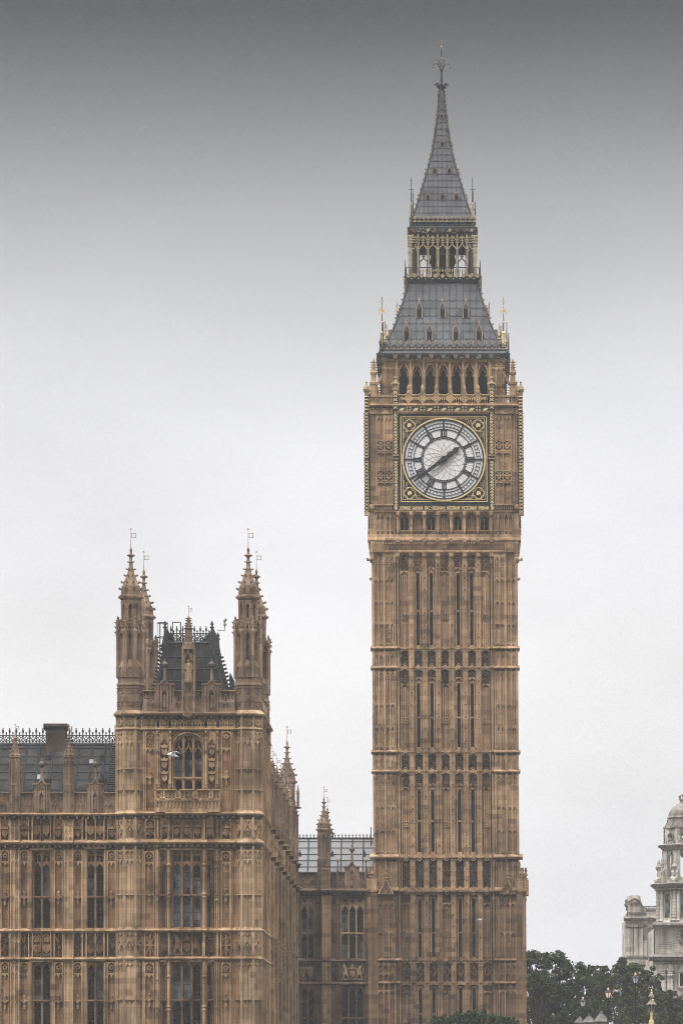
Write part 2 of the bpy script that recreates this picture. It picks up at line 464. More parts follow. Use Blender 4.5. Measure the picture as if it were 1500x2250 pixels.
def arch(u0, u1, vs, vt, kind='gothic', n=5):
    """points from (u0, vs) over the apex (mid, vt) to (u1, vs)"""
    hw = (u1 - u0) / 2; mid = (u0 + u1) / 2; H = vs - vt
    L = []
    for i in range(n + 1):
        t = i / n
        if kind == 'round':
            x, y = 1 - cos(t * pi / 2), sin(t * pi / 2)
        elif kind == 'gothic':
            R = 1.5; tm = math.acos((R - 1) / R); th = t * tm
            x, y = R - R * cos(th), sin(th) / sin(tm)
        elif kind == 'tudor':
            R = 1.12; tm = math.acos((R - 1) / R); th = t * tm
            x, y = R - R * cos(th), (sin(th) / sin(tm)) ** .8
        else:
            x = t
            y = .55 * sin(t / .62 * pi / 2) if t < .62 else .55 + .45 * ((t - .62) / .38) ** 1.6
        L.append((mid - hw * (1 - x), vs - H * y))
    return L + [(2 * mid - u, v) for u, v in reversed(L[:-1])]

def quatre(cu, cv, r, n=24):
    pts = []
    for i in range(n):
        a = 2 * pi * i / n
        k = r * (.72 + .28 * abs(cos(2 * a)))
        pts.append((cu + k * cos(a), cv + k * sin(a)))
    return pts
def ring(cu, cv, r, n=20):
    return [(cu + r * cos(2 * pi * i / n), cv + r * sin(2 * pi * i / n)) for i in range(n)]

def carve(mb, fr, u0, u1, v0, v1, d, h, seed, cell=4.2):
    """carved foliage: mirrored irregular knobs"""
    rnd = random.Random(seed)
    mid = (u0 + u1) / 2
    nx = max(1, int((u1 - u0) / 2 / cell)); ny = max(1, int((v1 - v0) / cell))
    cw = (u1 - u0) / 2 / nx; ch = (v1 - v0) / ny
    for j in range(ny):
        for i in range(nx):
            if rnd.random() < .12: continue
            ju, jv = rnd.uniform(-.25, .25) * cw, rnd.uniform(-.25, .25) * ch
            ru, rv = cw * rnd.uniform(.3, .55), ch * rnd.uniform(.3, .6)
            hh = h * rnd.uniform(.45, 1)
            a = rnd.uniform(-.7, .7)
            for sg in (-1, 1):
                cu = mid + sg * ((i + .5) * cw + ju); cv = v0 + (j + .5) * ch + jv
                q = []
                for dx, dy in ((-1, 0), (0, -1), (1, 0), (0, 1)):
                    x, y = dx * ru, dy * rv
                    q.append((cu + sg * (x * cos(a) - y * sin(a)), cv + x * sin(a) + y * cos(a)))
                b = [fr.P(p[0], p[1], d) for p in q] + [fr.P(cu + (p[0] - cu) * .45, cv + (p[1] - cv) * .45, d + hh) for p in q]
                mb.add(b, [(4, 5, 6, 7)] + [(k, (k + 1) % 4, 4 + (k + 1) % 4, 4 + k) for k in range(4)])

def wall_holes(mb, fr, u0, u1, v0, v1, holes, d, back):
    """wall face at d with rectangular openings and their reveals"""
    us = sorted({u0, u1} | {h[0] for h in holes} | {h[1] for h in holes})
    vs = sorted({v0, v1} | {h[2] for h in holes} | {h[3] for h in holes})
    us = [u for u in us if u0 - 1e-6 <= u <= u1 + 1e-6]; vs = [v for v in vs if v0 - 1e-6 <= v <= v1 + 1e-6]
    for i in range(len(us) - 1):
        for j in range(len(vs) - 1):
            cu, cv = (us[i] + us[i + 1]) / 2, (vs[j] + vs[j + 1]) / 2
            if any(h[0] < cu < h[1] and h[2] < cv < h[3] for h in holes): continue
            mb.quad(fr, us[i], us[i + 1], vs[j], vs[j + 1], d)
    for a, b, c, e in holes:
        P = fr.P
        for p, q in (((a, c), (a, e)), ((a, e), (b, e)), ((b, e), (b, c)), ((b, c), (a, c))):
            mb.add([P(*p, d), P(*q, d), P(*q, back), P(*p, back)], [(0, 1, 2, 3)])

def dentils(mb, fr, u0, u1, v0, v1, d0, d1, step, w):
    n = max(1, int((u1 - u0) / step)); st = (u1 - u0) / n
    for i in range(n):
        c = u0 + (i + .5) * st
        mb.box(fr, c - w / 2, c + w / 2, v0, v1, d0, d1)

def string_prof(v, h, out, base=0.0):
    """weathered top, nosing, hollow underside; v = nosing, h px tall"""
    return [(v - h * .75, base), (v - h * .1, base + out * .9), (v, base + out), (v + h * .2, base + out * .95), (v + h * .35, base + out * .45), (v + h * .6, base)]
# ------------------------------------------------------------------ the clock tower
DA = 326.1
TX, TLEAN = (978 - PX) / 26.1, -0.0064
TZL = ZC + (HY - 1550) / 26.1
SIDES = [((1, 0), (0, -1)), ((0, 1), (1, 0)), ((-1, 0), (0, 1)), ((0, -1), (-1, 0))]
def hw2a(hw): return hw * DA / (FO + hw)
def TF(k, hw):
    a = hw2a(hw)
    U, N = SIDES[k]
    return Fr((TX + N[0] * a, DA + N[1] * a), U, N, FO / (DA - a), 0.0, TLEAN, TZL)
def zat(hw, v): return ZC + (HY - v) * (DA - hw2a(hw)) / FO
def sqloft(mb, prof, top=True):
    """square rings (half width px, v) round the tower axis"""
    mb.lathe(TX, DA, [(hw2a(h) * sqrt(2), zat(h, v)) for h, v in prof], 4, pi / 4, TLEAN, TZL, top)
ZC0 = FO / DA
def zax(v): return ZC + (HY - v) / ZC0
def axl(mb, prof, n=8, rot=None):
    mb.lathe(TX, DA, [(r / ZC0, zax(v)) for r, v in prof], n, rot, TLEAN, TZL)

tower = root('clock_tower', (TX, DA, 0), 'tall ochre stone clock tower with white round dial and grey iron spire', 'tower')

# ---- shaft
STG = [(1215, 1424, [(1258, 1341), (1343, 1417)], 1354, 1262, (1276, 1325, 1374)),
       (1467, 1652, [(1500, 1575), (1577, 1641)], 1582, 1510, (1551, 1601)),
       (1695, 1883, [(1734, 1802), (1805, 1871)], 1810, 1738, (1775, 1827)),
       (1957, 2110, [(1973, 2048), (2050, 2102)], 2051, 1992, (1988, 2052)),
       (2160, 2330, [(2170, 2226), (2229, 2300)], 2240, 2186, (2180, 2262))]
BANDS = [(1424, 1467), (1652, 1695), (1883, 1957), (2110, 2160)]
PB = [-103.2, -73.75, -44.25, -14.75, 14.75, 44.25, 73.75, 103.2]
shaft, shaftb, crv, flat, base = MB(), MB(), MB(), MB(), MB()
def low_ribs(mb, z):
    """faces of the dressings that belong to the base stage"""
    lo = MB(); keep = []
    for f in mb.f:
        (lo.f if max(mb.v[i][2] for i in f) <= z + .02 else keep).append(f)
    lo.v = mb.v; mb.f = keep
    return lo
for k in range(4):
    fr = TF(k, 159)
    B = shaft.box
    shaftb.quad(fr, -112, 112, 1195, 2603, -1.0)
    # corner piers
    for sg in (-1, 1):
        uu = lambda a, b: (min(sg * a, sg * b), max(sg * a, sg * b))
        shaft.quad(fr, *uu(108, 158.6), 1190, 1957, -.14); base.quad(fr, *uu(108, 158.6), 1957, 2603, -.14)
        for va, vb in ((1190, 1957), (1957, 2603)): B(fr, *uu(107.5, 110.5), va, vb, -1.0, 0.0)
        for rb, w in ((157, 4), (145.5, 2.6), (133, 4.6), (121, 2.6), (113.5, 1.6), (139.5, 1.4), (127, 1.4), (151.5, 1.2)):
            for va, vb in ((1190, 1957), (1957, 2603)): B(fr, *uu(rb - w / 2, rb + w / 2), va, vb, -.14, -.06 if w < 2 else (.0 if w < 4 else .04))
        pan = [(146.8, 155), (135.3, 144.2), (122.3, 130.7), (110.5, 119.7)]
        for v0, v1, sl, q, tt, rows in STG:
            for a, b in pan:
                x0, x1 = uu(a, b)
                for rv in rows:
                    crv.prism(fr, [((x0 + x1) / 2 - 3.2, rv + 5), ((x0 + x1) / 2 - 2.2, rv), ((x0 + x1) / 2, rv - 3.4), ((x0 + x1) / 2 + 2.2, rv), ((x0 + x1) / 2 + 3.2, rv + 5), ((x0 + x1) / 2, rv + 2.2)], -.14, -.125)  # dark marks paint the shade in the cusped arch holes
                    shaft.spandrel(fr, x0, x1, rv - 7, rv + 2, arch(x0, x1, rv + 2, rv - 5, 'ogee', 3), -.14, -.03)
                shaft.spandrel(fr, x0, x1, v0, v0 + 16, arch(x0 + .8, x1 - .8, v0 + 16, v0 + 7, 'ogee', 3), -.14, -.03)
                shaft.ribbon(fr, quatre((x0 + x1) / 2, v0 + 21, 3.4, 12), 1.4, -.14, -.05, True)
                shaft.spandrel(fr, x0, x1, v1 - 13, v1 - 3, arch(x0, x1, v1 - 3, v1 - 11, 'gothic', 3), -.14, -.05)
        for v0, v1 in BANDS:
            for a, b in pan:
                x0, x1 = uu(a, b); m = (v0 + v1) / 2
                shaft.spandrel(fr, x0, x1, v0 + 2, v0 + 22, arch(x0 + .5, x1 - .5, v0 + 22, v0 + 9, 'ogee', 3), -.14, -.02)
                shaft.ribbon(fr, [((x0 + x1) / 2, v0 + 8), ((x0 + x1) / 2, v0 + 20)], 1.4, -.14, -.04)
        # gabled angle buttress of the base stage, with crocketed finial
        x0, x1 = uu(120, 146); m = (x0 + x1) / 2
        base.box(fr, *uu(112, 174), 1962, 2603, -.24, .30)
        for rb in (113.5, 127, 139, 151.5, 162, 172.5):
            B(fr, *uu(rb - 1.3, rb + 1.3), 1972, 2603, .30, .46)
        for rv in (1988, 2052, 2122, 2142, 2180, 2262):
            for a, b in ((114.5, 126), (128, 138), (140, 150.5), (153, 161), (163, 171.5)):
                y0, y1 = uu(a, b)
                shaft.spandrel(fr, y0, y1, rv - 5, rv + 4, arch(y0, y1, rv + 4, rv - 4, 'ogee', 3), .30, .43)
        shaft.prism(fr, [(x0, 1966), (m, 1936), (x1, 1966)], -.24, .62)
        shaft.ribbon(fr, [(x0 - 3, 1966), (m, 1933), (x1 + 3, 1966)], 3.4, .3, .82)
        for t in (.2, .4, .6, .8):
            for q in (-1, 1):
                cu, cv = m + q * (1 - t) * 15, 1966 - t * 34
                B(fr, cu - 1.7, cu + 1.7, cv - 4.2, cv - .6, .55, .8)
        B(fr, m - 1.6, m + 1.6, 1905, 1934, .5, .68); B(fr, m - 4.6, m + 4.6, 1919, 1922.5, .45, .75)
        B(fr, m - 3.2, m + 3.2, 1910, 1913, .45, .72); B(fr, m - 5.6, m + 5.6, 1928, 1930.5, .45, .75)
        shaft.ribbon(fr, [(m, 1942), (m + 5, 1954), (m, 1966), (m - 5, 1954)], 1.6, .62, .78, True)
        B(fr, *uu(150, 175), 1931, 1960, -.24, .28)                   # little corner parapet
        B(fr, *uu(166, 169.5), 1912, 1931, .05, .25); B(fr, *uu(163, 172.5), 1918, 1921, .0, .3)
        B(fr, *uu(164.5, 171), 1925, 1928, .0, .3); B(fr, *uu(165.8, 169.7), 1907, 1912, .02, .28)
    # central field
    for i in range(7):
        c = -88.5 + 29.5 * i
        slit = i in (1, 2, 4, 5)
        l, r = PB[i] + 4.5, PB[i + 1] - 4.5
        for si, (v0, v1, sl, q, tt, rows) in enumerate(STG):
            if slit:
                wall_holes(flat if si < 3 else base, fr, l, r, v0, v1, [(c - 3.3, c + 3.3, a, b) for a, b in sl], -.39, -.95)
                for a, b in sl:
                    shaft.spandrel(fr, c - 3.3, c + 3.3, a - .2, a + 5, arch(c - 3.2, c + 3.2, a + 5, a + .4, 'gothic', 3), -.9, -.40)
                    B(fr, c - 5.4, c + 5.4, a - 3, a - .3, -.39, -.30)
                for q2 in (-1, 1):
                    B(fr, c + q2 * 5.2 - .9, c + q2 * 5.2 + .9, sl[0][0], sl[1][1], -.39, -.30)
                    B(fr, c + q2 * 8.2 - .7, c + q2 * 8.2 + .7, v0, v1 - 8, -.39, -.34)
                shaft.prism(fr, [(c - 4, sl[1][1] + .3), (c + 4, sl[1][1] + .3), (c + 7.5, v1 - 1), (c - 7.5, v1 - 1)], -.39, -.18)
            else:
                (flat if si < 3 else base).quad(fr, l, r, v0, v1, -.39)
                for q2, w in ((0, 2.4), (-4.6, 1.3), (4.6, 1.3), (-8.6, 1.5), (8.6, 1.5)):
                    B(fr, c + q2 - w / 2, c + q2 + w / 2, tt if abs(q2) < 8 else v0, v1 - 3, -.39, -.32)
                for qx in (-3.6, 3.6):
                    for qy in (-3.4, 3.4):
                        shaft.ribbon(fr, quatre(c + qx, q + qy, 3.2, 12), 1.5, -.39, -.22, True)
                        crv.quad(fr, c + qx - 2.2, c + qx + 2.2, q + qy - 2.2, q + qy + 2.2, -.382)
            # carved heads of the panels
            top = tt if not slit else sl[0][0] - 4
            carve(flat if si == 0 else crv, fr, l + 1.5, r - 1.5, v0 + 4, top - 4, -.39, .26, 100 * si + i, 3.4)
            if si: crv.quad(fr, l + 1, r - 1, v0 + 1, top - 2, -.38)
            shaft.spandrel(fr, l, r, top - 9, top, arch(l + 1, r - 1, top, top - 8, 'ogee', 3), -.39, -.28)
            shaft.spandrel(fr, l, r, v0 + 1, v0 + 9, arch(l, r, v0 + 9, v0 + 3, 'gothic', 3), -.39, -.22)
        for bi, (v0, v1) in enumerate(BANDS):
            crv.quad(fr, l, r, v0, v1, -.45)
            carve(crv, fr, l + 1, r - 1, v0 + 6, v1 - 3, -.45, .22, 900 + bi * 10 + i, 3.0)
            shaft.spandrel(fr, l, r, v0 + 2, v0 + 12, arch(l, r, v0 + 12, v0 + 4, 'gothic', 3), -.45, -.26)
            if bi < 2: shaft.ribbon(fr, quatre(c, v1 - 7, 3.2, 10), 1.2, -.45, -.30, True)
            if bi == 3:
                shaft.ribbon(fr, [(c, v0 + 13), (c + 6, v0 + 24), (c, v0 + 35), (c - 6, v0 + 24)], 1.8, -.5, -.26, True)
            for q2 in (l + 1, r - 1):
                B(fr, q2 - .9, q2 + .9, v0 + 2, v1 - 2, -.45, -.3)
    # paired shafts between the columns with their little slots
    for i, u in enumerate(PB):
        edge = i in (0, 7)
        sd = 1 if i == 0 else -1
        for v0, v1 in [(s[0], s[1]) for s in STG] + BANDS:
            if edge:
                B(fr, u - 2.6, u + 2.6, v0, v1, -1.0, -.2)
            else:
                for q2 in (-1, 1):
                    B(fr, u + q2 * 3.1 - 1.5, u + q2 * 3.1 + 1.5, v0, v1, -.5, -.10)
                    B(fr, u + q2 * 5.3 - .5, u + q2 * 5.3 + .5, v0, v1, -.5, -.28)
                crv.quad(fr, u - 1.7, u + 1.7, v0, v1, -.5)
                n = max(1, round((v1 - v0) / 26)); st = (v1 - v0) / n
                for j in range(n):
                    B(fr, u - 1.7, u + 1.7, v0 + j * st + 4, v0 + (j + 1) * st, -.5, -.14)
                    B(fr, u - .45, u + .45, v0 + j * st, v0 + j * st + 4.2, -.5, -.13)
                    B(fr, u - 4.6, u - 1.6, v0 + j * st + 4.6, v0 + j * st + 6.2, -.12, -.06)
                    B(fr, u + 1.6, u + 4.6, v0 + j * st + 4.6, v0 + j * st + 6.2, -.12, -.06)
            shaft.box(fr, u - 5, u + 5, v1 - 6 if v1 < 2300 else v1, v1 + 0.0 if v1 < 2300 else v1 + .1, -.5, -.05)
lowr = low_ribs(shaft, zat(159, 1957))
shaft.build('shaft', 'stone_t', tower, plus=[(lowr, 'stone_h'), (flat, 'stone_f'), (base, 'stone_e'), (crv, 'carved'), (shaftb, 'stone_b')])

# ---- string courses
for vi, (v, h, o, sooty_shadow) in enumerate([(1424, 7, .34, 1), (1467, 7, .32, 1), (1652, 7, .34, 1), (1695, 7, .32, 1), (1883, 10, .48, 1), (1957, 11, .62, 1), (2110, 6, .26, 1), (2160, 6, .24, 1)]):
    mb, ds = MB(), MB()
    for k in range(4):
        fr = TF(k, 159)
        b0 = .30 if v > 1960 else -.14
        wide = 174 if v > 1950 else 158.5
        for sg in (-1, 1):
            e = wide + ((b0 + o) * 26.2 - (wide - 159) * (wide > 160) if k % 2 == 0 else 0)
            a, b = sorted((sg * 105, sg * max(e, wide)))
            mb.course(fr, a, b, string_prof(v, h, o, b0 if v != 1957 else .0))
        mb.course(fr, -105.5, 105.5, string_prof(v, h, o * .85, -.46))
        for i in range(7):
            c = -88.5 + 29.5 * i
            mb.prism(fr, [(c - 5, v - h * .5), (c, v - h * .95), (c + 5, v - h * .5), (c + 3, v + h * .3), (c - 3, v + h * .3)], -.46, -.46 + o * .85 + .05)
        for u in PB[1:-1]:
            mb.box(fr, u - 6.2, u + 6.2, v - h * .42, v + h * .22, -.46, -.46 + o * .85 + .08)
        if sooty_shadow:  # black strip under each course: crust and painted shadow line
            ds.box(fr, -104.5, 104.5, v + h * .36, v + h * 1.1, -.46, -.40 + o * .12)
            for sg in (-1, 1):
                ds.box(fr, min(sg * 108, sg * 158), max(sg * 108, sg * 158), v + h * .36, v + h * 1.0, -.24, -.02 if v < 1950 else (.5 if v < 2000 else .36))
        if v in (1883, 1957):
            for i in range(7):
                c = -88.5 + 29.5 * i
                mb.ribbon(fr, ring(c, v + 4.5, 3.4, 8), 2.2, -.4, .0, True)
    mb.build('string_course', 'stone_t' if v < 1950 else 'stone_h', tower, plus=[(ds, 'grime_shadow')])

# ---- slit windows
for k in range(4):
    fr = TF(k, 159)
    for i in (1, 2, 4, 5):
        c = -88.5 + 29.5 * i
        for v0, v1, sl, q, tt, rows in STG:
            mb = MB()
            for a, b in sl: mb.quad(fr, c - 3.3, c + 3.3, a, b, -.84)
            mb.build('slit_window', 'glass_b', tower)

# ---- corbelled arcade under the clock
TC = 164
co, cs, cg = MB(), MB(), MB()
for k in range(4):
    fr = TF(k, TC); B = co.box
    cs.course(fr, -165, 165, [(1190, .02), (1194, -.02), (1199, -.10), (1208, -.22), (1213, -.30), (1213, -1.2), (1190, -1.2)])
    co.course(fr, -165 - (3 if k % 2 == 0 else 0), 165 + (3 if k % 2 == 0 else 0), [(1174, .0), (1180, .02), (1184, .10), (1187, .12), (1190, .06), (1191, -.1), (1191, -.6)])
    dentils(co, fr, -163, 163, 1191, 1195, -.3, .06, 6.2, 3)
    carve(cs, fr, -160, 160, 1196, 1207, -.22, .10, 40 + k, 5)
    co.course(fr, -165, 165, [(1207, -.28), (1210, -.1), (1213, -.1), (1215, -.34)])
    # brackets above the shaft field
    for i, u in enumerate(PB):
        B(fr, u - 4.5, u + 4.5, 1211, 1222, -.75, -.12)
        co.prism(fr, [(u - 4, 1222), (u + 4, 1222), (u + 1.5, 1238), (u - 1.5, 1238)], -.72, -.28)
        if i < 7:
            l, r = u + 4, PB[i + 1] - 4
            co.spandrel(fr, l, r, 1209, 1226, arch(l, r, 1226, 1213, 'round', 4), -.72, -.30)
            cs.quad(fr, l, r, 1209, 1240, -.74)
    # niches: dark windows alternate with panelled stone
    for i in range(7):
        c = -87.5 + 29.3 * i
        l, r = c - 11.3, c + 11.3
        if i % 2 == 0:
            wall_holes(co, fr, l, r, 1124, 1176, [(c - 8.6, c + 8.6, 1130, 1165)], -.50, -1.0)
            co.spandrel(fr, c - 8.6, c + 8.6, 1129.8, 1142, arch(c - 8.6, c + 8.6, 1142, 1131, 'gothic', 4), -.9, -.46)
            B(fr, c - .9, c + .9, 1138, 1165, -.85, -.55)
        else:
            cs.quad(fr, l, r, 1124, 1176, -.50)
            for q in (-5, 0, 5): B(fr, c + q - .8, c + q + .8, 1138, 1165, -.5, -.38)
        co.spandrel(fr, l, r, 1124, 1140, arch(l, r, 1140, 1126, 'round', 5), -.5, -.08)
        for q in (-4.8, 4.8):
            co.ribbon(fr, quatre(c + q, 1170.5, 3.8, 12), 1.5, -.5, -.3, True)
        B(fr, l, r, 1164.5, 1166.5, -.5, -.24); B(fr, l, r, 1175, 1178, -.5, -.02)
    for i in range(8):
        u = -102 + 29.25 * i
        B(fr, u - 3, u + 3, 1122, 1186, -.55, -.06)
        co.prism(fr, [(u - 4.6, 1124), (u + 4.6, 1124), (u + 3, 1132), (u - 3, 1132)], -.3, .16)
        co.prism(fr, [(u - 3.6, 1158), (u + 3.6, 1158), (u + 1.5, 1170), (u - 1.5, 1170)], -.3, .20)
        co.ribbon(fr, ring(u, 1187, 3, 8), 3, -.1, .16, True)
    for sg in (-1, 1):
        for a, b in ((108, 126), (126, 134), (134, 141), (141, 164)): pass
        lo, hi = sorted((sg * 106, sg * 164))
        co.quad(fr, lo, hi, 1122, 1190, -.22)
        for a, b in ((109, 128), (131, 150)):
            l, r = sorted((sg * a, sg * b)); m = (l + r) / 2
            co.spandrel(fr, l, r, 1124, 1142, arch(l, m, 1142, 1131, 'ogee', 3), -.22, -.02) if False else None
            for p, q in ((l, m), (m, r)):
                co.spandrel(fr, p, q, 1125, 1141, arch(p + .6, q - .6, 1141, 1129, 'ogee', 3), -.22, -.04)
                B(fr, (p + q) / 2 - .6, (p + q) / 2 + .6, 1141, 1163, -.22, -.14)
                co.ribbon(fr, quatre((p + q) / 2, 1171, 3.6, 12), 1.5, -.22, -.06, True)
            B(fr, l, r, 1163.5, 1166, -.22, -.03)
            for q in (l, m, r): B(fr, q - 1, q + 1, 1124, 1178, -.22, -.02)
        B(fr, *sorted((sg * 152, sg * 163.5)), 1122, 1186, -.22, .0)
        # gargoyle-like corner brackets
        co.lathe(fr.P(sg * 159, 1200, -.25)[0], fr.P(sg * 159, 1200, -.25)[1], [(.10, zat(164, 1235)), (.16, zat(164, 1222)), (.24, zat(164, 1208)), (.30, zat(164, 1196)), (.28, zat(164, 1190))], 8)
        x, y, z = fr.P(sg * 160, 1231, -.15)
        co.crocket(x, y, z, sg * fr.U[0], sg * fr.U[1], .42)
co.build('corbelled_arcade', 'stone_t', tower, plus=[(cs, 'stone_f')])
for k in range(4):
    fr = TF(k, TC)
    for i in (0, 2, 4, 6):
        mb = MB(); c = -87.5 + 29.3 * i
        mb.quad(fr, c - 8.6, c + 8.6, 1130, 1165, -.92)
        mb.build('arcade_window', 'glass', tower)

# ---- clock stage: stone corners, black surround, gilding
ck, bk, gd, gr, so, gm = MB(), MB(), MB(), MB(), MB(), MB()
for k in range(4):
    fr = TF(k, TC); B = ck.box
    bk.box(fr, -100, 100, 903, 1111, -.6, -.12)                        # black surround
    for a, w in ((94, 2.6), (89.6, 1.1)):
        y = a * .99
        gd.ribbon(fr, [(-a, 1008.8 - y), (a, 1008.8 - y), (a, 1008.8 + y), (-a, 1008.8 + y)], w, -.12, -.04, True)
    for sx in (-1, 1):
        for sy in (-1, 1):
            cx, cy = sx * 75.5, 1009 + sy * 74.5
            gd.ribbon(fr, quatre(cx, cy, 12.5, 32), 1.3, -.12, -.05, True)
            gd.ribbon(fr, ring(cx, cy, 12.8, 20), .9, -.12, -.06, True)
            # gilded beast in each spandrel: body, head, legs
            gd.prism(fr, [(cx - 4.5, cy - 1), (cx - 2, cy - 5), (cx + 2.5, cy - 4.5), (cx + 5, cy - 1.5), (cx + 4, cy + 4.5), (cx + 1, cy + 1.8), (cx - 1.5, cy + 5), (cx - 4.5, cy + 3)], -.12, .02)
            gd.ribbon(fr, [(sx * 46, 1009 + sy * 87), (sx * 61, 1009 + sy * 86), (sx * 62, 1009 + sy * 75)], .9, -.12, -.07)
            gd.ribbon(fr, [(sx * 87.5, 1009 + sy * 46), (sx * 86.5, 1009 + sy * 61), (sx * 76, 1009 + sy * 61.5)], .9, -.12, -.07)
            for t in range(5):
                gd.box(fr, sx * (52 - t * 0) - 1 + sx * t * 2.1, sx * 52 + 1 + sx * t * 2.1, 1009 + sy * (80 + (t % 2) * 3) - .7, 1009 + sy * (80 + (t % 2) * 3) + .7, -.12, -.08)
                gd.box(fr, sx * (81 + (t % 2) * 2.5) - .7, sx * (81 + (t % 2) * 2.5) + .7, 1009 + sy * (50 + t * 2.1) - .8, 1009 + sy * (50 + t * 2.1) + .8, -.12, -.08)
    # chequered gilt shafts either side of the dial and on the corners
    cols = [(-105.5, 11, .02, 902, 1112, fr), (105, 11, .02, 902, 1112, fr)]
    for cu, w, dd, va, vb, f in cols:
        bk.box(f, cu - w / 2, cu + w / 2, va, vb, -.4, dd)
        n = round((vb - va) / 7.3)
        for j in range(n):
            v = va + (j + .5) * 7.3
            if 1000 < v < 1012:
                ck.box(f, cu - w / 2 - 1, cu + w / 2 + 1, v - 1.6, v + 1.6, -.3, dd + .10); continue
            gd.ribbon(f, [(cu - 3.4, v - 2.2), (cu + 3.8, v + 2.4)], 1.5, dd, dd + .03)
            gd.ribbon(f, [(cu - 3.4, v + 2.2), (cu + 3.8, v - 2.4)], 1.5, dd, dd + .034)
            gd.box(f, cu - 1.0, cu + 1.0, v + 2.6, v + 4.7, dd, dd + .03)
    # corner shaft, one per corner
    bk.box(fr, 164.6, 174, 905, 1130, .01, .37)
    bk.box(fr, 163.6, 175, 1008, 1013, -.02, .40); ck.box(fr, 164, 174.6, 1127, 1134, .0, .39)
    for j in range(30):
        v = 908 + j * 7.4
        gd.ribbon(fr, [(165.4, v), (173.2, v + 5)], 1.2, .37, .40); gd.ribbon(fr, [(165.4, v + 5), (173.2, v)], 1.2, .37, .404)
        f2 = TF((k + 1) % 4, TC)
        gd.ribbon(f2, [(-165.4, v), (-173.2, v + 5)], 1.2, .36, .39); gd.ribbon(f2, [(-165.4, v + 5), (-173.2, v)], 1.2, .36, .394)
        for q in (164.4, 174.2):
            gm.box(fr, q - 1.1, q + 1.1, v + 1.2, v + 3.8, .36, .42)
    # inscription band
    bk.box(fr, -112, 112, 1111, 1122, -.5, .05)
    for sg in (-1, 1):
        cu = sg * 106
        gd.box(fr, cu - 3.6, cu + 3.6, 1115.4, 1117.6, .05, .09); gd.box(fr, cu - 1.2, cu + 1.2, 1112.6, 1120.4, .05, .094)
        for a in (-2.6, 2.6):
            for b in (-2.4, 2.4): gd.box(fr, cu + a - .8, cu + a + .8, 1116.5 + b - .8, 1116.5 + b + .8, .05, .088)
    ck.course(fr, -165, 165, [(1121.5, -.4), (1122.5, .10), (1124, .12), (1126, .0), (1127, -.5)])
    # stone corner panels
    for sg in (-1, 1):
        lo, hi = sorted((sg * 111, sg * 164))
        ck.quad(fr, lo, hi, 890, 1124, -.20)
        for a, w, dd in ((112.3, 2.4, -.02), (130, 2.6, -.06), (147.5, 2.6, -.06), (155, 2.0, -.05), (162.5, 3, .0), (121, 1.1, -.12), (138.8, 1.1, -.12)):
            B(fr, sg * a - w / 2, sg * a + w / 2, 909, 1110, -.20, dd)
        for a, b in ((113.5, 128.7), (131.3, 146.2)):
            l, r = sorted((sg * a, sg * b)); m = (l + r) / 2
            for p, q in ((l, m), (m, r)):
                ck.spandrel(fr, p, q, 911, 925, arch(p + .4, q - .4, 925, 914, 'ogee', 3), -.2, -.08)
            for va, vb in ((968, 994), (1035, 1060)):
                so.quad(fr, l, r, va, vb, -.17)
                ck.box(fr, l, r, va - 1.6, va, -.2, -.04); ck.box(fr, l, r, vb, vb + 1.6, -.2, -.04)
                for t in range(-1, 3):
                    y0 = va + t * 13 - 6
                    ck.ribbon(fr, [(l, max(va, min(vb, y0))), (r, max(va, min(vb, y0 + 16)))], 1.7, -.18, -.06)
                    ck.ribbon(fr, [(r, max(va, min(vb, y0))), (l, max(va, min(vb, y0 + 16)))], 1.7, -.18, -.064)
                ck.ribbon(fr, ring(m, (va + vb) / 2, 3.4, 10), 2.2, -.17, .0, True)
        # lesser inscription panel, lion masks and gablet of the cornice
        so.box(fr, *sorted((sg * 113, sg * 152)), 1111, 1121, -.2, -.05)
        for t in range(9):
            x = sg * (116 + t * 4.1); B(fr, x - 1.1, x + 1.1, 1112.6, 1119.4, -.05, .0)
        x, y, z = fr.P(sg * 160, 1116, .05); ck.ball((x, y, z), .30, 8, 5)
        ck.course(fr, lo, hi, [(1106, -.2), (1108, .06), (1110.5, .08), (1111.5, -.1)])
        B(fr, *sorted((sg * 112, sg * 163.8)), 897, 909, -.3, .04)
        carve(so, fr, lo + 4, hi - 4, 893, 905, .02, .12, 70 + k, 3.6)
    # the coloured cornice over the dial
    gr.box(fr, -100, 100, 896, 904, -.3, .14); ck.course(fr, -165.5, 165.5, [(888, -.3), (889.5, .24), (891.5, .28), (893, .14), (894.5, -.2)])
    ck.course(fr, -101, 101, [(903, -.2), (904, .20), (906, .18), (908.5, -.0), (909, -.3)])
    for i in range(7):
        c = -91.5 + 30.5 * i
        gd.prism(fr, [(c - 6, 903), (c - 1, 897), (c + 7, 897), (c + 2, 903)], .14, .19)
        if i < 6:
            c2 = c + 15.25
            gd.prism(fr, [(c2 - 5.4, 893.8), (c2 + 5.4, 893.8), (c2 + 5.2, 901), (c2, 905.5), (c2 - 5.2, 901)], .10, .20)
            bk.box(fr, c2 - 1.5, c2 + 1.5, 893.6, 904.5, .14, .23); bk.box(fr, c2 - 5.6, c2 + 5.6, 896.6, 899.4, .14, .226)
    # balustrade with gilded lozenges
    B(fr, -101, 101, 885.5, 889, -.4, .10)
    ck.ribbon(fr, [(-100, 868.5)] + [q for i in range(6) for q in ((-76.5 + 30.5 * i - 8, 868.5), (-76.5 + 30.5 * i, 861.5), (-76.5 + 30.5 * i + 8, 868.5))] + [(100, 868.5)], 3.4, -.3, .10)
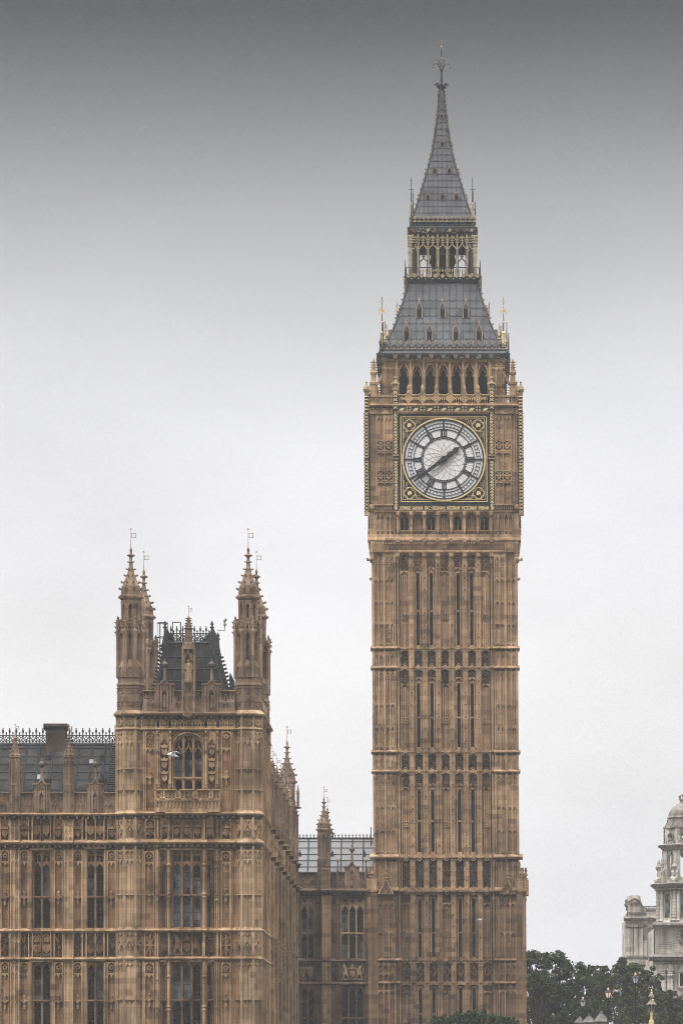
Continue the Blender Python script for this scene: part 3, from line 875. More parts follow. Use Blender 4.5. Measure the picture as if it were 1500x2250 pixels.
    gd.ribbon(fr, [(-100, 868)] + [q for i in range(6) for q in ((-76.5 + 30.5 * i - 8, 868), (-76.5 + 30.5 * i, 861), (-76.5 + 30.5 * i + 8, 868))] + [(100, 868)], 1.0, .10, .13)
    for i in range(6):
        c = -76.5 + 30.5 * i
        ck.prism(fr, [(c, 864), (c + 11.5, 876), (c, 887), (c - 11.5, 876)], -.2, .06)
        gd.ribbon(fr, [(c, 866), (c + 9, 876), (c, 885.5), (c - 9, 876)], 1.2, .06, .11, True)
        gd.ribbon(fr, quatre(c, 876, 3.6, 12), 1.4, .06, .11, True)
        x, y, z = fr.P(c, 858, .0)
        ck.lathe(x, y, [(.16, z - .25), (.2, z - .1), (.12, z), (.17, z + .12), (.15, z + .3), (.03, z + .5)], 8)
    for i in range(7):
        c = -91.8 + 30.5 * i
        for q in (-4.3, 0, 4.3) if 0 < i < 6 else (-3, 2):
            l, r = c + q - 2.1, c + q + 2.1
            gd.ribbon(fr, arch(l + .3, r - .3, 879, 871.5, 'gothic', 3), .8, -.02, .07)
            B(fr, l - .55, l + .55, 872, 886, -.2, .02); B(fr, r - .55, r + .55, 872, 886, -.2, .024)
    for sg in (-1, 1):
        lo, hi = sorted((sg * 111, sg * 160))
        B(fr, lo, hi, 868, 872, -.3, .08); B(fr, lo, hi, 885, 889.5, -.3, .10)
        for t in range(11):
            u = lo + 2.4 + t * 4.42
            B(fr, u - .9, u + .9, 871, 886, -.22, .0)
            if t < 10: ck.spandrel(fr, u + .9, u + 3.5, 871, 877, arch(u + .9, u + 3.5, 877, 872, 'gothic', 2), -.15, .0)
        # capped posts
        for cu, w in ((sg * 105.5, 5.6),):
            bk.box(fr, cu - w, cu + w, 858, 903, -.35, .16)
            for j in range(5):
                v = 862 + j * 8.4
                gd.ribbon(fr, [(cu - 4, v - 2.6), (cu + 4, v + 2.6)], 1.9, .16, .19); gd.ribbon(fr, [(cu - 4, v + 2.6), (cu + 4, v - 2.6)], 1.9, .16, .194)
            B(fr, cu - w - 1, cu + w + 1, 864, 867, -.4, .2); B(fr, cu - w - 1, cu + w + 1, 887, 890, -.4, .22)
            x, y, z = fr.P(cu, 858, -.1)
            gm.lathe(x, y, [(.2, z - .3), (.2, z), (.31, z + .04), (.29, z + .16), (.16, z + .2), (.15, z + .5), (.29, z + .56), (.2, z + .7), (.08, z + .86), (.04, z + .98), (.10, z + 1.06), (.02, z + 1.25)], 8)
            for a in range(8): gd.crocket(x + .26 * cos(a * pi / 4), y + .26 * sin(a * pi / 4), z + .58, cos(a * pi / 4), sin(a * pi / 4), .11)
            gd.box(fr, cu - 2.4, cu + 2.4, 827, 829, -.14, -.06)
    x, y, z = fr.P(169.5, 884, .19)
    bk.lathe(x, y, [(.16, zat(TC, 905)), (.16, zat(TC, 870))], 8)
    for j in range(5): gd.lathe(x, y, [(.19, zat(TC, 902 - j * 7)), (.19, zat(TC, 899.5 - j * 7))], 8, None, 0, 0, True, True)
    for a in range(8): gd.crocket(x + .26 * cos(a * pi / 4), y + .26 * sin(a * pi / 4), zat(TC, 857), cos(a * pi / 4), sin(a * pi / 4), .12)
    gm.lathe(x, y, [(.16, zat(TC, 872)), (.18, zat(TC, 864)), (.29, zat(TC, 860)), (.27, zat(TC, 856)), (.2, zat(TC, 851)), (.10, zat(TC, 847)), (.06, zat(TC, 843)), (.1, zat(TC, 841)), (.01, zat(TC, 838))], 8)
    # pinnacle behind each corner, with its flying strut
    x, y, z = fr.P(152, 890, -.4)
    prof = [(.30, 905), (.30, 845), (.36, 843), (.36, 838), (.24, 836), (.22, 822), (.31, 820), (.33, 816), (.2, 812), (.15, 800), (.1, 792), (.02, 785)]
    ck.lathe(x, y, [(r, zat(TC, v)) for r, v in prof], 8)
    for v in (812, 806, 800, 794):
        for a in range(4): ck.crocket(x + .14 * cos(a * pi / 2), y + .14 * sin(a * pi / 2), zat(TC, v), cos(a * pi / 2), sin(a * pi / 2), .14)
    for f, s2 in ((fr, 1), (TF((k + 1) % 4, TC), -1)):
        ck.ribbon(f, [(s2 * 150, 846), (s2 * 143, 839), (s2 * 134, 820)], 6, -.62, -.30)
ck.build('clock_stage', 'stone_t', tower, plus=[(so, 'soot')])
bk.build('black_surround', 'black', tower, plus=[(gd, 'gold'), (gr, 'green'), (gm, 'gold_dim')])

# ---- inscription lettering
def lettering(txt, fr, u0, u1, v0, v1, d, mat, parent, name):
    cu = bpy.data.curves.new(name, 'FONT')
    cu.body = txt; cu.extrude = .012; cu.resolution_u = 2; cu.offset = .028
    tmp = bpy.data.objects.new(name, cu); COL.objects.link(tmp)
    dg = bpy.context.evaluated_depsgraph_get(); dg.update()
    me = bpy.data.meshes.new_from_object(tmp.evaluated_get(dg))
    bpy.data.objects.remove(tmp)
    xs = [v.co.x for v in me.vertices]; ys = [v.co.y for v in me.vertices]
    xa, xb, ya, yb = min(xs), max(xs), min(ys), max(ys)
    o = WL[parent.name]
    for v in me.vertices:
        p = fr.P(u0 + (v.co.x - xa) / (xb - xa) * (u1 - u0), v1 - (v.co.y - ya) / (yb - ya) * (v1 - v0), d + v.co.z)
        v.co = (p[0] - o[0], p[1] - o[1], p[2] - o[2])
    me.materials.clear(); me.materials.append(M[mat])
    ob = bpy.data.objects.new(name, me); COL.objects.link(ob); ob.parent = parent
    return ob
for k in range(4):
    lettering('DOMINE : SALVAM : FAC : REGINAM : NOSTRAM : VICTORIAM : PRIMAM', TF(k, TC), -98, 98, 1112.4, 1120.6, .06, 'gold', tower, 'inscription')

# ---- dials
CV = 1009.5
def pol(r, a): return (r * sin(a), CV - r * cos(a))
def dial(k):
    fr = TF(k, TC)
    face = MB()
    face.prism(fr, [pol(86, 2 * pi * i / 72) for i in range(72)], -.3, -.06)
    f = face.build('clock_face', 'opal', tower)
    bz = MB(); bz.ribbon(fr, [pol(90.2, 2 * pi * i / 96) for i in range(96)], 3.0, -.12, .06, True)
    bz.build('bezel', 'gold', f)
    t = MB()
    t.ribbon(fr, [pol(87.0, 2 * pi * i / 96) for i in range(96)], 3.6, -.12, .02, True)
    for r, w in ((79.8, .9), (72.2, 1.1), (66.4, 1.7), (49.8, 1.4), (46.2, 1.1)):
        t.ribbon(fr, [pol(r, 2 * pi * i / 84) for i in range(84)], w, -.06, .0, True)
    for i in range(60):
        a = 2 * pi * i / 60
        t.ribbon(fr, [pol(72, a), pol(80, a)], .7, -.06, .004)
    for i in range(84):
        a = 2 * pi * i / 84
        t.ribbon(fr, [pol(46.4, a), pol(49.6, a)], .6, -.06, -.01)
    NUM = ['XII', 'I', 'II', 'III', 'IV', 'V', 'VI', 'VII', 'VIII', 'IX', 'X', 'XI']
    for h in range(12):
        a = 2 * pi * h / 12
        t.ribbon(fr, [pol(66, a), pol(86, a)], 1.8, -.06, .008)
        for r in (69, 76, 83): t.ribbon(fr, [(pol(r, a)[0] + 1.7 * cos(q), pol(r, a)[1] + 1.7 * sin(q)) for q in [2 * pi * j / 8 for j in range(8)]], 1.6, -.06, .012, True)
        s = NUM[h]
        wd = {'I': 4.4, 'V': 6.6, 'X': 7.0}
        tot = sum(wd[c] for c in s); x = -tot / 2
        T = lambda tx, r: (r * sin(a) + tx * cos(a), CV - r * cos(a) + tx * sin(a))
        for c in s:
            w = wd[c]; m = x + w / 2
            if c == 'I': t.ribbon(fr, [T(m, 51), T(m, 65)], 2.5, -.06, .01)
            elif c == 'V':
                t.ribbon(fr, [T(m - 2.1, 65), T(m - 1.6, 55), T(m, 51)], 2.2, -.06, .01); t.ribbon(fr, [T(m + 2.1, 65), T(m + 1.6, 55), T(m, 51)], 1.5, -.06, .013)
            else:
                t.ribbon(fr, [T(m - 2.1, 65), T(m + 2.1, 51)], 2.4, -.06, .01); t.ribbon(fr, [T(m + 2.1, 65), T(m - 2.1, 51)], 1.4, -.06, .013)
                t.ribbon(fr, [T(m - 2.6, 58), T(m + 2.6, 58)], 1.3, -.06, .016)
            x += w
        t.ribbon(fr, [T(-tot / 2, 51.2), T(tot / 2, 51.2)], 1.1, -.06, .018); t.ribbon(fr, [T(-tot / 2, 64.8), T(tot / 2, 64.8)], 1.1, -.06, .018)
    t.build('dial_tracery', 'black', f)
    g = MB()
    for i in range(16):                                                # crossing spirals of the inner disc
        a = 2 * pi * i / 16
        for sg in (-1, 1):
            g.ribbon(fr, [pol(r, a + sg * .62 * math.log(r / 5.)) for r in (5, 8, 12, 17, 23, 30, 38, 45.8)], .5, -.06, -.035)
    for i in range(72):
        a = 2 * pi * (i + .5) / 72
        if i % 6 in (2, 3): g.ribbon(fr, [pol(50.4, a), pol(65.5, a)], .45, -.06, -.05)
    g.build('glazing_bars', 'lattice', f)
    am, ah = radians(233.7), radians(52.4)
    def hand(name, ang, pts, d0, d1):
        mb = MB()
        mb.prism(fr, [(r * sin(ang) + w * cos(ang), CV - r * cos(ang) + w * sin(ang)) for r, w in pts] + [(r * sin(ang) - w * cos(ang), CV - r * cos(ang) - w * sin(ang)) for r, w in reversed(pts)], d0, d1)
        if name == 'hour_hand':
            mb.prism(fr, [pol(7.2, 2 * pi * i / 20) for i in range(20)], d0, d1 + .02)
        return mb.build(name, 'black', f)
    hand('hour_hand', ah, [(-12, .6), (-9, 3), (0, 5.2), (8, 3.4), (13, 4.8), (17, 6.2), (20, 4.2), (24, 4.6), (27, 3.2), (30, 5.2), (34, 7.2), (36, 4.4), (38, 4.8), (40, 2.2), (44, .8)], .05, .14)
    hand('minute_hand', am, [(-24, 1.2), (-18, 2.8), (-10, 2.4), (0, 4.4), (6, 3.6), (12, 5.2), (16, 4.0), (24, 3.8), (50, 3.0), (70, 2.4), (84, .9)], .17, .25)
M['lattice'] = plain('dial_lattice', (.46, .36, .25), .5, .1)
for k in range(4): dial(k)

# ---- belfry
bf, bs, bi = MB(), MB(), MB()
HB = 138.5
for k in range(4):
    fr = TF(k, HB); B = bf.box
    holes = [(-86.8 + 28.9 * i - 10, -86.8 + 28.9 * i + 10, 800, 868) for i in range(7)]
    wall_holes(bf, fr, -104, 104, 793, 868, holes, -.30, -1.15)
    for i in range(7):
        c = -86.8 + 28.9 * i
        bf.spandrel(fr, c - 10, c + 10, 799.8, 826, arch(c - 10, c + 10, 826, 801, 'gothic', 6), -1.0, -.24)
        bf.ribbon(fr, arch(c - 11.6, c + 11.6, 826, 797.5, 'gothic', 6), 2.2, -.3, -.06)
        bf.ribbon(fr, arch(c - 9.2, c + 9.2, 824, 804, 'ogee', 6), 1.7, -.6, -.35)
        for q in (-1, 1):
            bf.ribbon(fr, [(c + q * 9.5, 818), (c + q * 6.2, 821.5), (c + q * 8.6, 826)], 1.6, -.55, -.35)
            B(fr, c + q * 10.8 - 1, c + q * 10.8 + 1, 824, 868, -.4, -.14)
        bf.ribbon(fr, [(c, 798), (c, 809)], 1.4, -.6, -.38)
    for i in range(8):
        u = -101.2 + 28.9 * i
        B(fr, u - 2.2, u + 2.2, 795, 868, -.4, .0)
    for sg in (-1, 1):
        lo, hi = sorted((sg * 103, sg * 138.4))
        bf.quad(fr, lo, hi, 790, 905, -.14)
        for a, w in ((104.5, 2.2), (116, 2), (127, 2.2), (137, 3), (110, 1), (121.5, 1)): B(fr, sg * a - w / 2, sg * a + w / 2, 793, 868, -.14, .0)
        for a in (110, 121.5, 132):
            bf.ribbon(fr, quatre(sg * a, 801, 4.2, 14), 1.5, -.14, -.02, True)
            bf.spandrel(fr, sg * a - 5, sg * a + 5, 806, 815, arch(sg * a - 4.6, sg * a + 4.6, 815, 807.5, 'ogee', 3), -.14, -.03)
            bf.ribbon(fr, quatre(sg * a, 845, 3.6, 12), 1.4, -.14, -.03, True)
    bf.course(fr, -140, 140, [(790, -.2), (791, .1), (793, .12), (795, .0), (796, -.3)])
    for i in range(7):
        c = -86.8 + 28.9 * i
        pass
sqloft(bi, [(112, 857), (112, 794)])  # near-black inner box added so the belfry openings read dark
sqloft(bi, [(137, 869), (137, 869.5)]); sqloft(bi, [(137, 792.5), (137, 792)])
axl(bi, [(30, 870), (44, 868), (36, 850), (28, 832), (20, 826), (6, 822)], 14)          # the great bell
axl(bi, [(70, 800), (70, 792)], 4, pi / 4)
bf.build('belfry', 'stone_t', tower); bi.build('bell_chamber_gloom', 'gloom', tower)
# eaves with painted shields
ev, evg, evr, evn = MB(), MB(), MB(), MB()
sqloft(ev, [(137, 793), (139, 791), (141, 788), (145, 784), (147, 779), (147, 776), (141, 775)])
for k in range(4):
    fr = TF(k, 141)
    for i in range(9):
        c = -105 + 26.3 * i
        (evn if i % 3 else evr).prism(fr, [(c - 5.5, 778.5), (c + 5.5, 778.5), (c + 5, 786), (c, 791), (c - 5, 786)], .0, .24)
        evg.ribbon(fr, [(c - 3, 781), (c + 3, 787)], 1.4, .24, .26); evg.ribbon(fr, [(c + 3, 781), (c - 3, 787)], 1.4, .24, .264)
    rnd = random.Random(5)
    for i in range(110):
        u = rnd.uniform(-134, 134); v = rnd.uniform(780, 789)
        (evg if i % 3 else evr).box(fr, u - 1.3, u + 1.3, v - .9, v + .9, .02, .14)
    evg.course(fr, -139, 139, [(789.5, .0), (790.5, .1), (791.5, .0)])
    for t in range(7):
        x, y, z = fr.P(141 + t * .2, 790 + t * 5.5, -.05)
        ev.crocket(x, y, z, fr.U[0] * .7 + fr.N[0] * .7, fr.U[1] * .7 + fr.N[1] * .7, .20)
ev.build('eaves', 'iron_d', tower, plus=[(evg, 'gold_dim'), (evr, 'red'), (evn, 'green')])

# ---- iron roofs with scalloped tiles
def interp(prof, v):
    for (h0, v0), (h1, v1) in zip(prof, prof[1:]):
        if v1 <= v <= v0: return h0 + (h1 - h0) * (v0 - v) / (v0 - v1)
    return prof[-1][0] if v < prof[-1][1] else prof[0][0]
def sP(prof, k, u, v, d):
    return TF(k, interp(prof, v)).P(u, v, d)
def iron_roof(name, prof, rowh, pitch, hip, hipmat):
    step = 13.5 if hip > .2 else 11
    mb, ri = MB(), MB()
    sqloft(mb, prof)
    v = prof[0][1]; vend = prof[-1][1] + rowh
    r = 0
    for k in range(4):
        v = prof[0][1]; r = 0
        while v - rowh > vend:
            hb, ht = interp(prof, v), interp(prof, v - rowh)
            n = int(hb / pitch + .5)
            for i in range(-n - 1, n + 1):
                c = i * pitch + pitch / 2
                e0, e1 = max(-hb, c - pitch / 2), min(hb, c + pitch / 2)
                if e1 - e0 < 1: continue
                f0, f1 = max(-ht, min(ht, e0)), max(-ht, min(ht, e1))
                bot = [(e0 + (e1 - e0) * t, v + rowh * .22 * (sin(pi * t) if (1) else 0)) for t in (0, .15, .35, .5, .65, .85, 1)]
                pts = [sP(prof, k, f0, v - rowh, .015)] + [sP(prof, k, u, w if w < prof[0][1] else prof[0][1], .07) for u, w in bot] + [sP(prof, k, f1, v - rowh, .015)]
                und = [sP(prof, k, u, w if w < prof[0][1] else prof[0][1], .0) for u, w in bot]
                m = len(bot)
                mb.add(pts + und, [tuple(range(m + 2))] + [(1 + j, 2 + j, m + 3 + j, m + 2 + j) for j in range(m - 1)])
            v -= rowh; r += 1
        n = int(prof[0][0] / pitch)
        for i in range(-n, n + 1):                                     # standing ribs
            u = i * pitch
            vv = prof[0][1]; last = None
            while vv > prof[-1][1] and abs(u) < interp(prof, vv) - 1:
                q = [sP(prof, k, u - .6, vv, .0), sP(prof, k, u - .6, vv, .12), sP(prof, k, u + .6, vv, .12), sP(prof, k, u + .6, vv, .0)]
                if last:
                    ri.add(last + q, [(0, 1, 5, 4), (1, 2, 6, 5), (2, 3, 7, 6)])
                last = q; vv -= rowh
    hp, hg = MB(), MB()
    for k in range(4):
        pts = []
        for h, v in prof:
            x, y, z = TF(k, h).P(h, v, .0); pts.append((x, y, z))
        hp.tube(pts, .10, 6)
        vv = prof[0][1] - 8; j = 0
        while vv > prof[-1][1]:
            f = TF(k, interp(prof, vv)); x, y, z = f.P(interp(prof, vv), vv, .0)
            dx, dy = (f.U[0] + f.N[0]) * .707, (f.U[1] + f.N[1]) * .707
            hg.crocket(x + dx * .06, y + dy * .06, z, dx, dy, hip)
            vv -= step; j += 1
    return mb.build(name, 'iron', tower, plus=[(ri, 'iron_m'), (hp, 'iron_d'), (hg, hipmat)])
LOW = [(141, 776), (132.5, 766), (122, 748), (113, 733), (104, 712), (95, 688), (87, 664), (81, 643), (77.5, 626), (77, 619)]
iron_roof('lower_roof', LOW, 16.8, 14.7, .22, 'gold_dim')
SPI = [(66, 480), (62.5, 472), (53.5, 447), (47.5, 427), (41.7, 407), (35.6, 387), (29.7, 367), (24.4, 347), (19.6, 327), (16.3, 307), (13.5, 287), (10.0, 265), (7.4, 244), (6.0, 224), (5.3, 205), (5.2, 199)]
iron_roof('spire', SPI, 14.2, 10.2, .17, 'gold_dim')
def dormer(prof, k, u, v, w, h, name='dormer'):
    """gilt gabled lucarne standing out of a roof slope; v is its foot"""
    hwf = interp(prof, v)
    fr = TF(k, hwf)
    g, dk, rf = MB(), MB(), MB()
    deep = (hw2a(hwf) - hw2a(interp(prof, v - h))) + .15
    rf.prism(fr, [(u - w, v), (u + w, v), (u + w, v - h * .55), (u, v - h * .95), (u - w, v - h * .55)], -deep, .10)
    dk.box(fr, u - w * .62, u + w * .62, v - h * .55, v - h * .04, .0, .115)
    for q in (-1, 1):
        g.box(fr, u + q * w * .86 - w * .13, u + q * w * .86 + w * .13, v - h * .55, v + 1, .05, .17)
    g.ribbon(fr, [(u - w * 1.15, v - h * .5), (u, v - h * .98), (u + w * 1.15, v - h * .5)], w * .24, -.05, .18)
    g.box(fr, u - w * .12, u + w * .12, v - h * 1.28, v - h * .93, .06, .14); g.box(fr, u - w * .34, u + w * .34, v - h * 1.17, v - h * 1.09, .05, .15)
    for q in (-1, 1):
        for t in (.3, .65):
            g.box(fr, u + q * w * (1 - t) - w * .1, u + q * w * (1 - t) + w * .1, v - h * (.5 + .47 * t) - h * .1, v - h * (.5 + .47 * t), .08, .17)
    o = rf.build(name, 'iron', tower)
    g.build('gilt_gable', 'gold_pale' if w > 6 else 'gold_dim', o); dk.build('opening', 'gloom', o)
for k in range(4):
    for u in (-80, -30, 28, 79): dormer(LOW, k, u, 748, 7.6, 34)
    for u in (-52, -1, 50): dormer(LOW, k, u, 699, 7.2, 35)
    for u in (-31, 0, 31): dormer(SPI, k, u, 439, 5.4, 13)
    for u in (-16, 16): dormer(SPI, k, u, 381, 5.0, 12)
    dormer(SPI, k, 0, 321, 4.6, 11); dormer(SPI, k, 0, 260, 3.6, 8)

def cresting(name, hw, v0, v1, pitch, rows):
    g, ir = MB(), MB()
    for k in range(4):
        fr = TF(k, hw); H = v1 - v0
        n = round(2 * hw / pitch); p = 2 * hw / n
        for i in range(n + 1):
            u = -hw + i * p
            ir.box(fr, u - .9, u + .9, v0 + H * .12, v1, -.05, .03)
            for q in rows:
                c = v0 + H * q
                g.prism(fr, [(u, c - 3.6), (u + 3.0, c + .8), (u - 3.0, c + .8)], -.02, .05)
                if q == rows[0]: g.ribbon(fr, quatre(u, c + 2.2, 2.7, 12), 1.3, -.02, .052, True)
            if i < n:
                ir.ribbon(fr, arch(u, u + p, v0 + H * .55, v0 + H * .28, 'ogee', 3), 1.0, -.03, .02)
                g.prism(fr, [(u + p / 2, v0 + H * rows[-1] - 2.6), (u + p / 2 + 2.0, v0 + H * rows[-1] + .6), (u + p / 2 - 2.0, v0 + H * rows[-1] + .6)], -.02, .04)
        for q in (.55, .78): ir.box(fr, -hw, hw, v0 + H * q - .9, v0 + H * q + .9, -.04, .02)
        ir.box(fr, -hw, hw, v0 + H * .86, v1, -.06, -.01)
    ir.build(name, 'iron_d', tower, plus=[(g, 'gold_pale')])
cresting('roof_cresting', 139, 744, 778, 15.3, (.18, .66))
cresting('spire_cresting', 71, 474, 498, 10.2, (.12, .52))

# ---- lantern
ln, lg, lk, li, lr = MB(), MB(), MB(), MB(), MB()
HL = 75
sqloft(lk, [(78, 622), (81, 618), (84, 613), (85, 609), (76, 608)])
sqloft(lk, [(70, 516), (73, 512), (76, 507), (77, 503), (77, 499), (71, 497)])
for k in range(4):
    fr = TF(k, 82)
    for i in range(11):
        u = -76 + 15.2 * i
        lg.prism(fr, [(u - 4.4, 608), (u, 603), (u + 4.4, 608), (u, 612)], -.06, .14)
        lg.ribbon(fr, quatre(u, 606, 3.4, 12), 1.4, -.05, .16, True)
        lg.prism(fr, [(u + 7.6 - 2, 614), (u + 7.6, 611), (u + 7.6 + 2, 614)], .0, .12)
    lk.box(fr, -82, 82, 587.4, 588.6, -.10, -.02)                       # gallery rail
    for i in range(14): lk.box(fr, -82 + i * 12.6 - .4, -82 + i * 12.6 + .4, 588, 608, -.09, -.03)
    x, y, z = fr.P(82, 608, 0); lk.lathe(x, y, [(.07, z), (.07, z + .5), (.05, z + .8), (.02, z + 1.45)], 6)
    fr = TF(k, HL); 
    rnd = random.Random(8)
    for i in range(9):
        u = -64 + 16 * i
        (lr if i % 3 == 0 else ln if i % 3 == 1 else lg).box(fr, u - 3, u + 3, 503, 509, .0, .10)
    for i in range(40):
        u = rnd.uniform(-70, 70); v = rnd.uniform(502, 511); lg.box(fr, u - 1, u + 1, v - .8, v + .8, .0, .08)
    cols = [-65, -53.5, -32, -10.7, 10.7, 32, 53.5, 65]
    for u in cols:
        lg.box(fr, u - 1.4, u + 1.4, 516, 608, -.36, -.04)
        for q in (-3.0, 3.0): lg.box(fr, u + q - .4, u + q + .4, 540, 606, -.30, -.14)
        lg.box(fr, u - 3.4, u + 3.4, 545, 547.5, -.38, .0); lg.box(fr, u - 3.6, u + 3.6, 600, 606, -.38, .0)
        lg.prism(fr, [(u - 2.6, 520), (u, 513.5), (u + 2.6, 520)], -.1, .06)
        for j in range(3): lg.box(fr, u - 3.3, u + 3.3, 521 + j * 5, 523 + j * 5, -.2, .02)
    for a, b in zip(cols, cols[1:]):
        m = (a + b) / 2
        lg.ribbon(fr, arch(a + 1.5, b - 1.5, 548, 533 if b - a > 15 else 538, 'ogee', 5), 1.9, -.3, -.1)
        lg.ribbon(fr, arch(a + 1.5, b - 1.5, 536, 517, 'gothic', 4), 1.3, -.3, -.12)
        if b - a > 15:
            lg.ribbon(fr, [(m, 516), (m, 536)], 1.3, -.3, -.14)
            for j in range(3):
                lg.prism(fr, [(m - 4, 522 + j * 5.2), (m, 519.5 + j * 5.2), (m + 4, 522 + j * 5.2), (m, 524 + j * 5.2)], -.28, -.1)
            lk.box(fr, a, b, 514, 531, -.6, -.45)
            for q in (a + 4.6, m, b - 4.6):
                lg.prism(fr, [(q - 2.2, 594), (q, 589), (q + 2.2, 594), (q, 597)], -.3, -.12)
                lk.box(fr, q - .5, q + .5, 594, 608, -.26, -.2)
        else:
            lk.box(fr, a + 1, b - 1, 552, 608, -.5, -.32)
            for j in range(5): lg.box(fr, m - 2.6, m + 2.6, 520 + j * 5.2, 522 + j * 5.2, -.3, -.14)
    for v in (556,): lk.box(fr, -64, 64, v, v + 1.4, -.3, -.24)
    # corner piers
    for sg in (-1, 1):
        lg.box(fr, sg * 73 - 2.2, sg * 73 + 2.2, 516, 608, -.30, -.02)
        lk.box(fr, sg * 73 - 1.0, sg * 73 + 1.0, 516, 608, -.5, -.3)
        for j in range(4): lg.box(fr, sg * 73 - 3.4, sg * 73 + 3.4, 518 + j * 7, 520.4 + j * 7, -.35, .05)
        lg.box(fr, sg * 73 - 3.2, sg * 73 + 3.2, 552, 555, -.36, .04)
axl(li, [(18, 609), (20, 600), (30, 575), (26, 560), (34, 545), (34, 500)], 12)
axl(li, [(66, 520), (66, 514)], 4, pi / 4)
for a in range(8):
    x, y = TX + TLEAN * 40 + 1.25 * cos(a * pi / 4), DA + 1.25 * sin(a * pi / 4)
    li.tube([(x, y, zax(609)), (x, y, zax(516))], .09, 5)
lk.build('lantern_ironwork', 'iron_d', tower); li.build('lantern_core', 'gloom', tower)
lg.build('lantern_arcade', 'gold_pale', tower, plus=[(ln, 'green'), (lr, 'red')])

# ---- finials
fn, fg = MB(), MB()
axl(fn, [(5.2, 204), (5.6, 201), (4.6, 199), (6, 196), (10.5, 193), (11.5, 189), (9, 186), (4, 182), (3.2, 172), (2.0, 160), (1.6, 150), (1.1, 128), (.8, 92)], 8)
axl(fg, [(4.9, 203), (5.6, 202), (5.4, 200)], 8); axl(fg, [(1.0, 132), (2.8, 129), (1.0, 126)], 8); axl(fg, [(.8, 109), (2.6, 106.5), (3.4, 104.5), (2, 101), (.6, 99)], 8)
lx = lambda v: TX + TLEAN * (zax(v) - TZL)
for a in range(8):
    ca, sa = cos(a * pi / 4), sin(a * pi / 4)
    fn.crocket(lx(190) + .38 * ca, DA + .38 * sa, zax(187), ca, sa, .22)
    if a % 2 == 0:
        p = lambda r, v: (lx(v) + r / ZC0 * ca, DA + r / ZC0 * sa, zax(v))
        fn.tube([p(1, 163), p(3, 150), p(8, 141), p(14, 138), p(18, 144), p(17.5, 153)], .045, 5)
        fn.tube([p(1, 152), p(5, 138), p(7, 130)], .04, 5)
        for q in ((17.5, 153), (16.5, 147), (12.5, 139), (7, 130)): fg.ball(p(*q), .08 if q[0] > 8 else .06, 6, 4)
x = lx(94)
fg.tube([(x - .22, DA, zax(93)), (x + .22, DA, zax(93))], .035, 5); fg.tube([(x, DA - .22, zax(93)), (x, DA + .22, zax(93))], .035, 5)
fg.tube([(x, DA, zax(98)), (x, DA, zax(87.5))], .04, 5)
o = fn.build('top_finial', 'iron_d', tower); fg.build('gilt_ornament', 'gold_dim', o)
for k in range(4):
    fr = TF(k, 134); mb, g = MB(), MB()
    x, y, z = fr.P(132.5, 770, 0); T = lambda v: zat(134, v)
    g.lathe(x, y, [(.14, T(778)), (.14, T(735)), (.2, T(733)), (.12, T(728))], 6)
    mb.lathe(x, y, [(.05, T(735)), (.04, T(700)), (.025, T(652))], 6)
    for v, r in ((708, .10), (664, .09), (672, .07)): g.ball((x, y, T(v)), r, 6, 4)
    for dx, dy in ((1, 0), (0, 1)):
        for sg in (-1, 1):
            q = [(0, 682), (.29, 676), (.22, 683), (.31, 690), (.05, 685)]
            n = len(q)
            g.add([(x + dx * sg * a - dy * .015, y + dy * sg * a - dx * .015, T(v)) for a, v in q] + [(x + dx * sg * a + dy * .015, y + dy * sg * a + dx * .015, T(v)) for a, v in q],
                  [tuple(range(n)), tuple(range(2 * n - 1, n - 1, -1))] + [(i, (i + 1) % n, n + (i + 1) % n, n + i) for i in range(n)])
    mb.tube([(x - .13, y, T(662)), (x + .13, y, T(662))], .02, 4)
    for du, vt in ((-6, 716), (7, 708), (11, 732)):
        xx, yy, zz = fr.P(132.5 + du, 772, -.1 if du < 8 else .1); mb.lathe(xx, yy, [(.07, T(778)), (.06, T(750)), (.03, T(vt))], 5)
        g.ball((xx, yy, T(vt)), .08, 6, 4)
    g.tube([(x, y, T(745)), fr.P(120, 742, -.3)], .07, 5); g.tube([(x, y, T(757)), fr.P(124, 752, -.25)], .06, 5)
    o = mb.build('roof_pole', 'iron_d', tower); g.build('gilt_vane', 'gold', o)
    fr = TF(k, 68); mb, g = MB(), MB()
    x, y, z = fr.P(66, 480, 0); T = lambda v: zat(68, v)
    g.lathe(x, y, [(.11, T(484)), (.11, T(452)), (.15, T(450)), (.08, T(445))], 6)
    mb.lathe(x, y, [(.07, T(450)), (.05, T(425)), (.02, T(388))], 6)
    mb.tube([(x - .22, y, T(416)), (x + .22, y, T(416))], .025, 4); mb.tube([(x, y - .22, T(416)), (x, y + .22, T(416))], .025, 4); mb.tube([(x - .10, y, T(396)), (x + .10, y, T(396))], .02, 4)
    xx, yy, zz = fr.P(72.5, 482, .0); mb.lathe(xx, yy, [(.06, T(495)), (.06, T(470)), (.02, T(443))], 5)
    mb.tube([(xx, yy, T(466)), (x, y, T(452))], .03, 4)
    o = mb.build('spire_pole', 'iron_d', tower); g.build('gilt_socket', 'gold_pale', o)
